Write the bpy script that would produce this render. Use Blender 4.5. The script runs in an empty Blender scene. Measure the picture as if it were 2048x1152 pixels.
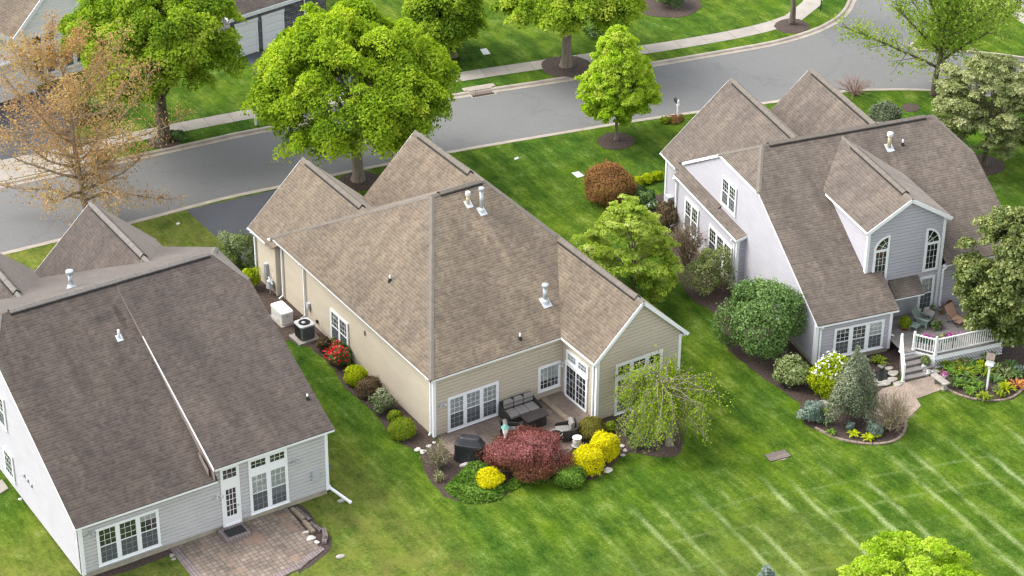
import bpy, math, random
import numpy as np
from mathutils import Vector, Matrix
from mathutils.geometry import tessellate_polygon
from math import sin, cos, pi, radians, sqrt, atan2
C = bpy.context.scene.collection
scene = bpy.context.scene

# ------------------------------------------------------------------ camera
F_PX, PITCH, YAW, ROLL = 4630.2858, 0.5351, 0.9969, 0.0079
CAM = np.array([-45.751, -77.6093, 61.8705])
FW = np.array([cos(YAW)*cos(PITCH), sin(YAW)*cos(PITCH), -sin(PITCH)])
_r = np.array([sin(YAW), -cos(YAW), 0.0]); _u = np.cross(_r, FW)
RT = cos(ROLL)*_r + sin(ROLL)*_u
UP = -sin(ROLL)*_r + cos(ROLL)*_u
cd = bpy.data.cameras.new('camera'); cd.sensor_width = 36.0; cd.lens = F_PX/2048*36.0
cd.clip_start = 1.0; cd.clip_end = 2000.0
co = bpy.data.objects.new('camera', cd); C.objects.link(co)
co.matrix_world = Matrix(((RT[0], UP[0], -FW[0], CAM[0]), (RT[1], UP[1], -FW[1], CAM[1]), (RT[2], UP[2], -FW[2], CAM[2]), (0, 0, 0, 1)))
scene.camera = co

# ------------------------------------------------------------------ light
SUN_DIR = Vector((-0.50, 0.46, 0.80)).normalized()      # towards the sun (behind thin cloud)
el = math.asin(SUN_DIR.z); az = atan2(SUN_DIR.x, SUN_DIR.y)
w = bpy.data.worlds.new('World'); scene.world = w; w.use_nodes = True
nt = w.node_tree; bg = nt.nodes['Background']
sky = nt.nodes.new('ShaderNodeTexSky'); sky.sky_type = 'NISHITA'; sky.sun_disc = False
sky.sun_elevation = el; sky.sun_rotation = az; sky.air_density = 1.0; sky.dust_density = 3.0; sky.ozone_density = 1.0
hs0 = nt.nodes.new('ShaderNodeHueSaturation'); hs0.inputs['Saturation'].default_value = 0.28   # thin cloud over the blue
nt.links.new(sky.outputs[0], hs0.inputs['Color']); nt.links.new(hs0.outputs[0], bg.inputs[0]); bg.inputs[1].default_value = 0.15
sl = bpy.data.lights.new('sun', 'SUN'); sl.energy = 0.5; sl.angle = radians(35); sl.color = (1.0, 0.95, 0.88)
so = bpy.data.objects.new('sun', sl); C.objects.link(so)
so.rotation_euler = (-SUN_DIR).to_track_quat('-Z', 'Y').to_euler(); so.location = (0, 0, 80)
scene.view_settings.view_transform = 'Standard'; scene.view_settings.look = 'None'
scene.view_settings.exposure = 1.65; scene.view_settings.gamma = 1.0
scene.cycles.max_bounces = 6; scene.cycles.diffuse_bounces = 3; scene.cycles.transparent_max_bounces = 8
scene.cycles.use_denoising = True; scene.cycles.filter_width = 1.35

# ------------------------------------------------------------------ finding places on the ground
def G(px, py, z=0.0):
    d = FW*F_PX + RT*(px-1024) - UP*(py-576)
    t = (z-CAM[2])/d[2]
    return CAM + t*d
def PR(p):
    d = np.asarray(p, float)-CAM; k = d@FW
    return np.array([1024+F_PX*(d@RT)/k, 576-F_PX*(d@UP)/k])
def scale_at(p): return F_PX/((np.asarray(p)-CAM)@FW)
def height_for(base, py):                 # height above base at which its vertical reaches that row
    lo, hi = -5.0, 30.0
    for _ in range(40):
        m = (lo+hi)/2
        if PR(base+np.array([0, 0, m]))[1] > py: lo = m
        else: hi = m
    return (lo+hi)/2
HR = (19.267, -4.644, -0.2012); HL = (-18.301, -1.242, -0.0042); HC = (0, 0, 0)
def to_local(fr, p):
    c, s = cos(fr[2]), sin(fr[2]); x, y = p[0]-fr[0], p[1]-fr[1]
    return np.array([c*x+s*y, -s*x+c*y, p[2]])
def to_world(fr, p):
    p = tuple(p)+(0.0,)*(3-len(p))
    c, s = cos(fr[2]), sin(fr[2]); p = tuple(p) + (0.0,)*(3-len(p))
    return np.array([fr[0]+c*p[0]-s*p[1], fr[1]+s*p[0]+c*p[1], p[2]])
def on(fr, zf, px, py):                   # where a sight line meets a roof surface z = zf(x, y)
    lo, hi = 0.0, 14.0                    # search along height from 14 m down
    prev = None
    z = 12.0
    while z > -0.5:
        q = to_local(fr, G(px, py, z))
        if zf(q[0], q[1]) >= z: return q
        z -= 0.01
    return q
VIEW_H = np.array([cos(YAW), sin(YAW), 0])

# ------------------------------------------------------------------ mesh helpers
class MB:
    def __init__(s): s.v = []; s.f = []; s.uv = []; s.t = []
    def poly(s, pts, uv=None, tone=0.5):
        i = len(s.v); s.v += [tuple(map(float, p)) for p in pts]; s.f.append(tuple(range(i, i+len(pts))))
        s.uv += (uv if uv else [(p[0], p[1]) for p in pts]); s.t.append(tone)
    def prism(s, top, depth, tone=0.5):   # polygon extruded by a vector
        d = np.asarray(depth, float); top = [np.asarray(p, float) for p in top]; n = len(top)
        s.poly(top, tone=tone); s.poly([p+d for p in top[::-1]], tone=tone)
        for i in range(n):
            a, b = top[i], top[(i+1) % n]
            s.poly([a, a+d, b+d, b], tone=tone)
    def box(s, x0, x1, y0, y1, z0, z1, tone=0.5):
        s.prism([(x0, y0, z1), (x1, y0, z1), (x1, y1, z1), (x0, y1, z1)], (0, 0, z0-z1), tone)
    def bar(s, p, q, w, h, tone=0.5, up=(0, 0, 1)):    # rectangular bar from p to q
        p = np.asarray(p, float); q = np.asarray(q, float); a = q-p; a /= np.linalg.norm(a)
        u = np.asarray(up, float); l = np.cross(a, u)
        if np.linalg.norm(l) < 1e-4: l = np.cross(a, (1, 0, 0))
        l /= np.linalg.norm(l); u = np.cross(l, a)
        c = [l*w/2*i+u*h/2*j for i, j in ((-1, -1), (1, -1), (1, 1), (-1, 1))]
        for i in range(4):
            j = (i+1) % 4; s.poly([p+c[i], p+c[j], q+c[j], q+c[i]], tone=tone)
        s.poly([p+k for k in c[::-1]], tone=tone); s.poly([q+k for k in c], tone=tone)
    def tube(s, pts, rad, n=7, tone=0.5, cap=True):
        pts = [np.asarray(p, float) for p in pts]
        if not hasattr(rad, '__len__'): rad = [rad]*len(pts)
        rings = []
        ref = np.array([0.31, 0.23, 0.92])
        for i, p in enumerate(pts):
            a = pts[min(i+1, len(pts)-1)]-pts[max(i-1, 0)]; a = a/(np.linalg.norm(a)+1e-9)
            r_ = ref if abs(a@ref) < 0.95 else np.array([1.0, 0, 0])
            l = np.cross(a, r_); l /= np.linalg.norm(l); u = np.cross(l, a)
            i0 = len(s.v)
            for k in range(n):
                t = 2*pi*k/n; q = p+(l*cos(t)+u*sin(t))*rad[i]
                s.v.append(tuple(q))
            rings.append(i0)
        for i in range(len(rings)-1):
            for k in range(n):
                k2 = (k+1) % n
                s.f.append((rings[i]+k2, rings[i]+k, rings[i+1]+k, rings[i+1]+k2)); s.uv += [(0, 0)]*4; s.t.append(tone)
        if cap:
            s.f.append(tuple(rings[0]+k for k in range(n))); s.uv += [(0, 0)]*n; s.t.append(tone)
            s.f.append(tuple(rings[-1]+k for k in range(n))[::-1]); s.uv += [(0, 0)]*n; s.t.append(tone)
    def lathe(s, c, prof, n=16, tone=0.5):  # profile of (radius, height)
        i0 = len(s.v); c = np.asarray(c, float)
        for r, h in prof:
            for k in range(n): s.v.append((c[0]+r*cos(2*pi*k/n), c[1]+r*sin(2*pi*k/n), c[2]+h))
        for i in range(len(prof)-1):
            for k in range(n):
                k2 = (k+1) % n; a = i0+i*n; b = a+n
                s.f.append((a+k, a+k2, b+k2, b+k)); s.uv += [(0, 0)]*4; s.t.append(tone)
        s.f.append(tuple(i0+k for k in range(n))[::-1]); s.uv += [(0, 0)]*n; s.t.append(tone)
        e = i0+(len(prof)-1)*n
        s.f.append(tuple(e+k for k in range(n))); s.uv += [(0, 0)]*n; s.t.append(tone)
    def rounded(s, x0, x1, y0, y1, z0, z1, r, n=4, tone=0.5):  # box with round plan corners and a softened top
        def ring(ins, z):
            pts = []
            for cx, cy, a0 in ((x1-r, y1-r, 0), (x0+r, y1-r, 90), (x0+r, y0+r, 180), (x1-r, y0+r, 270)):
                for k in range(n+1):
                    a = radians(a0+90*k/n); pts.append((cx+(r-ins)*cos(a), cy+(r-ins)*sin(a), z))
            return pts
        e = min(r*0.6, (z1-z0)*0.35)
        rs = [ring(e*0.4, z0), ring(0, z0+e*0.4), ring(0, z1-e), ring(e*0.3, z1-e*0.3), ring(e, z1)]
        m = len(rs[0])
        for a, b in zip(rs, rs[1:]):
            for k in range(m): s.poly([a[k], a[(k+1) % m], b[(k+1) % m], b[k]], tone=tone)
        s.poly(rs[-1], tone=tone); s.poly(rs[0][::-1], tone=tone)
    def build(s, name, mat, parent=None, smooth=False):
        me = bpy.data.meshes.new(name)
        me.from_pydata(s.v, [], s.f); me.materials.append(mat)
        uvl = me.uv_layers.new(name='UVMap')
        uvl.data.foreach_set('uv', np.array(s.uv, dtype=np.float32).ravel())
        at = me.attributes.new('tone', 'FLOAT', 'FACE'); at.data.foreach_set('value', np.array(s.t, dtype=np.float32))
        if smooth: me.polygons.foreach_set('use_smooth', np.ones(len(s.f), dtype=bool))
        me.update()
        o = bpy.data.objects.new(name, me); C.objects.link(o)
        if parent: o.parent = parent
        return o
def thing(name, label, cat, loc=(0, 0, 0), rz=0.0, group=None):
    o = bpy.data.objects.new(name, None); C.objects.link(o)
    o.empty_display_size = 0.3
    o.location = tuple(map(float, loc)); o.rotation_euler = (0, 0, rz)
    return tag(o, label, cat, group)
def tag(o, label, cat, group=None, kind=None):
    o['label'] = label; o['category'] = cat
    if group: o['group'] = group
    if kind: o['kind'] = kind
    return o
def struct(o, kind='structure'): o['kind'] = kind; return o
def leaf_obj(name, P, N, S, T, mat, parent=None, asp=0.62):
    """Many small leaf faces: points, facing, size, tone."""
    P = np.asarray(P, np.float32); N = np.asarray(N, np.float32); n = len(P)
    rg = np.random.default_rng(len(P)+int(abs(P[:50].sum())*10) % 9999)
    N = N/(np.linalg.norm(N, axis=1, keepdims=True)+1e-9)
    R_ = rg.normal(size=(n, 3)).astype(np.float32)
    t = np.cross(N, R_); t /= np.linalg.norm(t, axis=1, keepdims=True)+1e-9
    b = np.cross(N, t); S = np.asarray(S, np.float32).reshape(-1, 1)
    V = np.empty((n, 4, 3), np.float32)
    V[:, 0] = P-t*S; V[:, 1] = P-b*S*asp+N*S*0.12; V[:, 2] = P+t*S; V[:, 3] = P+b*S*asp+N*S*0.12
    me = bpy.data.meshes.new(name)
    me.vertices.add(n*4); me.vertices.foreach_set('co', V.ravel())
    me.loops.add(n*4); me.loops.foreach_set('vertex_index', np.arange(n*4, dtype=np.int32))
    me.polygons.add(n); me.polygons.foreach_set('loop_start', np.arange(0, n*4, 4, dtype=np.int32))
    try: me.polygons.foreach_set('loop_total', np.full(n, 4, dtype=np.int32))
    except Exception: pass
    me.materials.append(mat)
    at = me.attributes.new('tone', 'FLOAT', 'FACE'); at.data.foreach_set('value', np.clip(np.asarray(T, np.float32), 0, 1))
    me.update(calc_edges=True); me.validate()
    o = bpy.data.objects.new(name, me); C.objects.link(o)
    if parent: o.parent = parent
    return o

# ------------------------------------------------------------------ materials
def newmat(name):
    m = bpy.data.materials.new(name); m.use_nodes = True
    t = m.node_tree; b = t.nodes['Principled BSDF']
    return m, t, b
def N_(t, kind, **kw):
    n = t.nodes.new(kind)
    for k, v in kw.items(): setattr(n, k, v)
    return n
def ramp(t, fac, stops):
    r = N_(t, 'ShaderNodeValToRGB'); e = r.color_ramp.elements
    while len(e) < len(stops): e.new(0.5)
    for x, (p, c) in zip(e, stops): x.position = p; x.color = (*c, 1)
    t.links.new(fac, r.inputs[0]); return r.outputs[0]
def noise(t, vec, scale, detail=4, rough=0.55, dist=0.0):
    n = N_(t, 'ShaderNodeTexNoise'); n.inputs['Scale'].default_value = scale; n.inputs['Detail'].default_value = detail
    n.inputs['Roughness'].default_value = rough; n.inputs['Distortion'].default_value = dist
    if vec is not None: t.links.new(vec, n.inputs['Vector'])
    return n.outputs[0]
def mixc(t, fac, a, b, blend='MIX'):
    m = N_(t, 'ShaderNodeMix', data_type='RGBA', blend_type=blend)
    for k, v in ((0, fac), (6, a), (7, b)):
        if hasattr(v, 'links') or hasattr(v, 'is_output'): t.links.new(v, m.inputs[k])
        elif k == 0: m.inputs[0].default_value = v
        else: m.inputs[k].default_value = (*v, 1)
    return m.outputs[2]
def math_(t, op, a, b=None, c=None, clamp=False):
    m = N_(t, 'ShaderNodeMath', operation=op, use_clamp=clamp)
    for i, v in enumerate((a, b, c)):
        if v is None: continue
        if hasattr(v, 'is_output'): t.links.new(v, m.inputs[i])
        else: m.inputs[i].default_value = v
    return m.outputs[0]
def coords(t, which='Object', scale=None, rot=None):
    tc = N_(t, 'ShaderNodeTexCoord'); o = tc.outputs[which]
    if scale or rot:
        mp = N_(t, 'ShaderNodeMapping'); t.links.new(o, mp.inputs[0])
        if scale: mp.inputs['Scale'].default_value = scale
        if rot: mp.inputs['Rotation'].default_value = rot
        o = mp.outputs[0]
    return o
def bump(t, b, h, strength=0.3, dist=0.02):
    n = N_(t, 'ShaderNodeBump'); n.inputs['Strength'].default_value = strength; n.inputs['Distance'].default_value = dist
    t.links.new(h, n.inputs['Height']); t.links.new(n.outputs[0], b.inputs['Normal'])
def plain(name, col, rough=0.6, var=0.12, nscale=3.0, metal=0.0, spec=0.3, bmp=0.0, tone=0.0, stretch=None):
    m, t, b = newmat(name); v = coords(t, 'Object', stretch)
    n = noise(t, v, nscale, 5, 0.6)
    lo = tuple(c*(1-var) for c in col); hi = tuple(min(1, c*(1+var)) for c in col)
    c = ramp(t, n, [(0.3, lo), (0.7, hi)])
    if tone:
        a = N_(t, 'ShaderNodeAttribute', attribute_name='tone')
        f = math_(t, 'MULTIPLY_ADD', a.outputs['Fac'], 2*tone, 1-tone)
        c = mixc(t, 1.0, c, f, 'MULTIPLY')
    t.links.new(c, b.inputs['Base Color']); b.inputs['Roughness'].default_value = rough; b.inputs['Metallic'].default_value = metal
    b.inputs['Specular IOR Level'].default_value = spec
    if bmp: bump(t, b, noise(t, v, nscale*8, 4), bmp, 0.02)
    return m
def leafmat(name, cols, trans=0.5, gloss=0.0):
    """Leaves: colour from each leaf's own tone."""
    m, t, b = newmat(name); t.nodes.remove(b); out = t.nodes['Material Output']
    a = N_(t, 'ShaderNodeAttribute', attribute_name='tone')
    c = ramp(t, a.outputs['Fac'], [(i/(len(cols)-1), k) for i, k in enumerate(cols)])
    d = N_(t, 'ShaderNodeBsdfDiffuse'); tr = N_(t, 'ShaderNodeBsdfTranslucent')
    t.links.new(c, d.inputs[0])
    hs = N_(t, 'ShaderNodeHueSaturation'); hs.inputs['Saturation'].default_value = 1.1; hs.inputs['Value'].default_value = 1.15
    t.links.new(c, hs.inputs['Color']); t.links.new(hs.outputs[0], tr.inputs[0])
    mx = N_(t, 'ShaderNodeMixShader'); mx.inputs[0].default_value = trans
    t.links.new(d.outputs[0], mx.inputs[1]); t.links.new(tr.outputs[0], mx.inputs[2]); last = mx.outputs[0]
    if gloss:
        g = N_(t, 'ShaderNodeBsdfGlossy'); g.inputs['Roughness'].default_value = 0.35; g.inputs[0].default_value = (0.9, 0.95, 0.9, 1)
        m2 = N_(t, 'ShaderNodeMixShader'); m2.inputs[0].default_value = gloss
        t.links.new(last, m2.inputs[1]); t.links.new(g.outputs[0], m2.inputs[2]); last = m2.outputs[0]
    t.links.new(last, out.inputs[0]); return m
def shingle(name, c1, c2, dark, streak=0.35, stains=()):
    m, t, b = newmat(name); tc = N_(t, 'ShaderNodeTexCoord'); uv = tc.outputs['UV']
    def bricks(w_, off, ca, cb):
        br = N_(t, 'ShaderNodeTexBrick'); br.offset = off; br.inputs['Scale'].default_value = 1.0; br.inputs['Brick Width'].default_value = w_; br.inputs['Row Height'].default_value = 0.15
        br.inputs['Mortar Size'].default_value = 0.0; br.inputs['Color1'].default_value = (*ca, 1); br.inputs['Color2'].default_value = (*cb, 1); t.links.new(uv, br.inputs['Vector']); return br.outputs['Color']
    c = mixc(t, 1.0, bricks(0.17, 0.42, c1, c2), bricks(0.41, 0.37, (0.87, 0.87, 0.88), (1.12, 1.11, 1.09)), 'MULTIPLY')
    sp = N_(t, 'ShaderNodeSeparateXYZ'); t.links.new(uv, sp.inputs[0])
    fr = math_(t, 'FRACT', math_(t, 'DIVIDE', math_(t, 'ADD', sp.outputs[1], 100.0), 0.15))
    lip_shade = ramp(t, fr, [(0.0, (1, 1, 1)), (0.10, (1, 1, 1)), (0.15, (0, 0, 0)), (1.0, (0, 0, 0))])      # shadow lines at the butt edges of each course, painted into the colour
    c = mixc(t, math_(t, 'MULTIPLY', lip_shade, 0.95), c, dark)
    mp = N_(t, 'ShaderNodeMapping'); t.links.new(uv, mp.inputs[0]); mp.inputs['Scale'].default_value = (1.0, 0.20, 1)
    n1 = noise(t, mp.outputs[0], 0.9, 6, 0.66); n2 = noise(t, uv, 0.30, 4, 0.6); n3 = noise(t, uv, 9.0, 3, 0.7)
    c = mixc(t, 1.0, c, ramp(t, n1, [(0.30, (1-streak,)*3), (0.62, (1.10, 1.09, 1.07))]), 'MULTIPLY')
    c = mixc(t, 1.0, c, ramp(t, n2, [(0.3, (0.86, 0.86, 0.88)), (0.7, (1.10, 1.08, 1.05))]), 'MULTIPLY')
    c = mixc(t, 1.0, c, ramp(t, n3, [(0.3, (0.86,)*3), (0.7, (1.12,)*3)]), 'MULTIPLY')
    if stains:                                     # run-off streaks and patches below the flues
        o3 = N_(t, 'ShaderNodeSeparateXYZ'); t.links.new(tc.outputs['Object'], o3.inputs[0]); wob = math_(t, 'MULTIPLY', math_(t, 'SUBTRACT', noise(t, tc.outputs['Object'], 1.6, 4, 0.6), 0.5), 1.3)
        for x0, y0, rx, ry, col in stains:
            dx = math_(t, 'DIVIDE', math_(t, 'SUBTRACT', o3.outputs[0], x0), rx); dy = math_(t, 'DIVIDE', math_(t, 'SUBTRACT', o3.outputs[1], y0), ry)
            r2 = math_(t, 'ADD', math_(t, 'ADD', math_(t, 'MULTIPLY', dx, dx), math_(t, 'MULTIPLY', dy, dy)), wob)
            k = N_(t, 'ShaderNodeMapRange', interpolation_type='SMOOTHSTEP'); t.links.new(r2, k.inputs[0]); k.inputs[1].default_value = 1.0; k.inputs[2].default_value = 0.1
            c = mixc(t, k.outputs[0], c, mixc(t, 1.0, c, col, 'MULTIPLY'))
    t.links.new(c, b.inputs['Base Color']); b.inputs['Roughness'].default_value = 0.9; b.inputs['Specular IOR Level'].default_value = 0.25
    b.inputs['Sheen Weight'].default_value = 0.2; b.inputs['Sheen Roughness'].default_value = 0.5; b.inputs['Sheen Tint'].default_value = (1.0, 0.93, 0.86, 1)
    bump(t, b, math_(t, 'SUBTRACT', 1.0, fr), 0.5, 0.015)
    return m
M = {}
M['trim'] = plain('white_trim', (0.80, 0.81, 0.82), 0.45, 0.03, 2)
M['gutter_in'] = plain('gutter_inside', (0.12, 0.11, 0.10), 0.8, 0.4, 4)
M['tan'] = plain('tan_siding', (0.511, 0.449, 0.356), 0.55, 0.05, 0.8, stretch=(1, 1, 2.5))
M['tan_gable'] = plain('tan_siding_back', (0.60, 0.535, 0.42), 0.55, 0.05, 0.8, stretch=(1, 1, 2.5))
M['grey'] = plain('lavender_grey_siding', (0.438, 0.426, 0.463), 0.55, 0.04, 0.8, stretch=(1, 1, 2.5))
M['pale'] = plain('pale_grey_siding', (0.491, 0.484, 0.476), 0.55, 0.07, 0.9, stretch=(1, 1, 2.0))
M['cream'] = plain('cream_siding', (0.82, 0.81, 0.78), 0.55, 0.05, 0.8)
M['conc'] = plain('foundation_concrete', (0.357, 0.315, 0.238), 0.9, 0.18, 2.5, bmp=0.2)
M['soffit'] = plain('white_soffit', (0.74, 0.74, 0.74), 0.6, 0.04, 3)
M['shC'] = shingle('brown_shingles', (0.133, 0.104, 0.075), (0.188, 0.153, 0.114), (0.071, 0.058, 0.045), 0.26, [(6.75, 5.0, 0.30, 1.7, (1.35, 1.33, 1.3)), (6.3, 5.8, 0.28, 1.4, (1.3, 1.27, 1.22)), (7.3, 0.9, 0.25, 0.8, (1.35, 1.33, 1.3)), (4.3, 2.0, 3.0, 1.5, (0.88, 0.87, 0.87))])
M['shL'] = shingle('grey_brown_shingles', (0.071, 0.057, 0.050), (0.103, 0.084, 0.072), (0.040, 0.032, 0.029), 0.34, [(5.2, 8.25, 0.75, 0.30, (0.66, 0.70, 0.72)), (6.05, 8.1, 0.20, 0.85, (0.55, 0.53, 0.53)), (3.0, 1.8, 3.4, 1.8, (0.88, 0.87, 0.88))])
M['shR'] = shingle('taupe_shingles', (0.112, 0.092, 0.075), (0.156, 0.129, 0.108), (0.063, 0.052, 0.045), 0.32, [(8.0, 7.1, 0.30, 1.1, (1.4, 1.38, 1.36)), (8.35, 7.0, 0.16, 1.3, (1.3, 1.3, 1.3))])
M['capC'] = plain('ridge_shingles', (0.154, 0.135, 0.112), 0.9, 0.14, 5, bmp=0.3)
M['capL'] = plain('grey_ridge_shingles', (0.171, 0.154, 0.138), 0.9, 0.14, 5, bmp=0.3)
M['vent_dark'] = plain('vent_slot', (0.03, 0.028, 0.028), 0.9, 0.2, 5)
M['pvc'] = plain('white_pvc', (0.590, 0.590, 0.590), 0.4, 0.03, 3)
M['galv'] = plain('galvanised_steel', (0.450, 0.480, 0.495), 0.35, 0.12, 6, metal=0.55)
M['brass'] = plain('weathered_flue', (0.50, 0.42, 0.27), 0.5, 0.2, 8, metal=0.3)
M['flash'] = plain('lead_flashing', (0.55, 0.58, 0.60), 0.5, 0.15, 7, metal=0.3)
M['rubber'] = plain('black_rubber', (0.025, 0.025, 0.027), 0.6, 0.2, 6)
M['room'] = plain('dim_room', (0.045, 0.055, 0.056), 0.9, 0.7, 1.6)  # flat panel behind the glass; darkness of the unlit room put into its colour
M['blind'] = plain('white_blinds', (0.82, 0.83, 0.82), 0.6, 0.04, 3)
M['screen'] = None
M['door'] = plain('white_door_paint', (0.80, 0.80, 0.80), 0.4, 0.02, 2)
M['darkmetal'] = plain('dark_metal', (0.05, 0.05, 0.052), 0.45, 0.2, 6, metal=0.6)
M['greybox'] = plain('grey_utility_box', (0.42, 0.44, 0.45), 0.5, 0.1, 5)
M['bark'] = plain('grey_brown_bark', (0.15, 0.12, 0.09), 0.95, 0.4, 5, bmp=0.8, stretch=(1, 1, 0.25))
M['bark_light'] = plain('pale_grey_bark', (0.225, 0.189, 0.149), 0.95, 0.35, 5, bmp=0.8, stretch=(1, 1, 0.25))
M['bark_rust'] = plain('grey_tan_bark', (0.297, 0.234, 0.169), 0.95, 0.35, 4, bmp=0.6)
M['bark_dark'] = plain('mossy_dark_bark', (0.115, 0.095, 0.065), 0.95, 0.45, 4, bmp=0.8, stretch=(1, 1, 0.3))
M['twig'] = plain('tan_twigs', (0.30, 0.235, 0.165), 0.95, 0.3, 5)
M['twig_red'] = plain('reddish_twigs', (0.30, 0.19, 0.16), 0.95, 0.3, 5)
M['concrete'] = plain('pale_concrete', (0.308, 0.278, 0.243), 0.9, 0.12, 1.2, bmp=0.15, tone=0.12)
M['kerbc'] = plain('kerb_concrete', (0.342, 0.296, 0.247), 0.9, 0.16, 1.6, bmp=0.15, tone=0.10)
M['stone'] = plain('field_stone', (0.345, 0.315, 0.277), 0.9, 0.25, 4, bmp=0.6, tone=0.2)
M['rock_white'] = plain('white_quartz_stone', (0.527, 0.493, 0.451), 0.85, 0.2, 5, bmp=0.5, tone=0.15)
M['cushion'] = plain('grey_cushion_fabric', (0.223, 0.209, 0.195), 0.95, 0.08, 6, bmp=0.1)
M['wicker'] = plain('dark_wicker', (0.050, 0.045, 0.042), 0.7, 0.35, 30, bmp=0.6)
M['tabletop'] = plain('dark_brown_tabletop', (0.045, 0.038, 0.036), 0.45, 0.25, 7, stretch=(1, 8, 1))
M['cover'] = plain('black_vinyl_cover', (0.016, 0.017, 0.020), 0.45, 0.3, 4, spec=0.5)
M['offwhite'] = plain('off_white_plastic', (0.70, 0.69, 0.65), 0.45, 0.04, 3)
M['acgrey'] = plain('grey_painted_steel', (0.17, 0.175, 0.18), 0.5, 0.1, 4)
M['aclight'] = plain('light_grey_steel', (0.42, 0.43, 0.43), 0.5, 0.08, 4)
M['deck'] = plain('grey_deck_boards', (0.243, 0.221, 0.205), 0.8, 0.14, 3, tone=0.18)
M['green_paint'] = plain('sage_green_paint', (0.178, 0.230, 0.200), 0.6, 0.1, 5)
M['terracotta'] = plain('terracotta', (0.306, 0.145, 0.076), 0.8, 0.15, 6)
M['red_pot'] = plain('red_glaze', (0.28, 0.022, 0.022), 0.3, 0.1, 6)
M['canvas'] = plain('peach_canvas', (0.368, 0.232, 0.160), 0.85, 0.12, 4)
M['teal'] = plain('verdigris_copper', (0.13, 0.30, 0.26), 0.6, 0.2, 8)
M['blue'] = plain('blue_plastic', (0.02, 0.16, 0.50), 0.4, 0.1, 5)
M['greendk'] = plain('dark_green_plastic', (0.02, 0.07, 0.045), 0.4, 0.2, 5)
M['iron'] = plain('rusty_iron_grate', (0.10, 0.065, 0.05), 0.8, 0.4, 9)
M['mat'] = plain('black_doormat', (0.03, 0.03, 0.032), 0.95, 0.4, 12)
M['coping'] = plain('tan_coping_stone', (0.256, 0.205, 0.150), 0.9, 0.15, 4, bmp=0.3, tone=0.12)
M['water'] = plain('dark_pond_water', (0.012, 0.016, 0.012), 0.06, 0.3, 3, spec=0.6)
M['vinyl'] = plain('white_vinyl_rail', (0.82, 0.82, 0.82), 0.4, 0.02, 3)
M['wood'] = plain('weathered_wood', (0.20, 0.16, 0.14), 0.9, 0.3, 4, stretch=(1, 8, 1), tone=0.2)
M['orange'] = plain('orange_paint', (0.75, 0.22, 0.02), 0.5, 0.1, 5)
def glassmat():
    m, t, b = newmat('window_glass'); t.nodes.remove(b); out = t.nodes['Material Output']
    tr = N_(t, 'ShaderNodeBsdfTransparent'); tr.inputs[0].default_value = (0.90, 0.95, 0.94, 1)
    g = N_(t, 'ShaderNodeBsdfGlossy'); g.inputs['Roughness'].default_value = 0.02
    lw = N_(t, 'ShaderNodeFresnel'); lw.inputs[0].default_value = 1.55
    mx = N_(t, 'ShaderNodeMixShader')
    f = math_(t, 'ADD', lw.outputs[0], 0.10)
    t.links.new(f, mx.inputs[0]); t.links.new(tr.outputs[0], mx.inputs[1]); t.links.new(g.outputs[0], mx.inputs[2])
    t.links.new(mx.outputs[0], out.inputs[0]); return m
M['glass'] = glassmat()
def screenmat():
    m, t, b = newmat('insect_screen'); out = t.nodes['Material Output']; b.inputs['Base Color'].default_value = (0.14, 0.155, 0.165, 1); b.inputs['Roughness'].default_value = 0.8
    tr = N_(t, 'ShaderNodeBsdfTransparent'); mx = N_(t, 'ShaderNodeMixShader'); mx.inputs[0].default_value = 0.55
    t.links.new(tr.outputs[0], mx.inputs[1]); t.links.new(b.outputs[0], mx.inputs[2]); t.links.new(mx.outputs[0], out.inputs[0]); return m
M['screen'] = screenmat()
def stonewall():
    m, t, b = newmat('grey_ledge_stone'); v = coords(t, 'UV')
    br = N_(t, 'ShaderNodeTexBrick'); br.inputs['Scale'].default_value = 1; br.inputs['Brick Width'].default_value = 0.42; br.inputs['Row Height'].default_value = 0.14
    br.inputs['Mortar Size'].default_value = 0.018; br.inputs['Color1'].default_value = (0.10, 0.10, 0.115, 1); br.inputs['Color2'].default_value = (0.24, 0.23, 0.235, 1)
    br.inputs['Mortar'].default_value = (0.05, 0.05, 0.055, 1); t.links.new(v, br.inputs['Vector'])
    t.links.new(br.outputs[0], b.inputs['Base Color']); b.inputs['Roughness'].default_value = 0.9
    bump(t, b, br.outputs['Fac'], 0.8, -0.03); return m
M['ledge'] = stonewall()
def pavers(name, c1, c2, mort, bw, rh, ms, rot=0.0, off=0.5, red=None, stain=0.35):
    m, t, b = newmat(name); v = coords(t, 'Object', None, (0, 0, rot) if rot else None)
    br = N_(t, 'ShaderNodeTexBrick'); br.offset = off; br.inputs['Scale'].default_value = 1; br.inputs['Brick Width'].default_value = bw; br.inputs['Row Height'].default_value = rh
    br.inputs['Mortar Size'].default_value = ms; br.inputs['Mortar Smooth'].default_value = 0.3
    br.inputs['Color1'].default_value = (*c1, 1); br.inputs['Color2'].default_value = (*c2, 1); br.inputs['Mortar'].default_value = (*mort, 1)
    t.links.new(v, br.inputs['Vector']); c = br.outputs[0]
    n = noise(t, v, 0.7, 5, 0.65); c = mixc(t, 1.0, c, ramp(t, n, [(0.35, (1-stain,)*3), (0.65, (1.15, 1.13, 1.12))]), 'MULTIPLY')
    if red: c = mixc(t, ramp(t, noise(t, v, 1.1, 3, 0.5), [(0.56, (0, 0, 0)), (0.66, (0.75,)*3)]), c, red)
    c = mixc(t, 1.0, c, ramp(t, noise(t, v, 14, 3, 0.6), [(0.3, (0.88,)*3), (0.7, (1.1,)*3)]), 'MULTIPLY')
    t.links.new(c, b.inputs['Base Color']); b.inputs['Roughness'].default_value = 0.9
    bump(t, b, br.outputs['Fac'], 0.6, -0.015); return m
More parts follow.
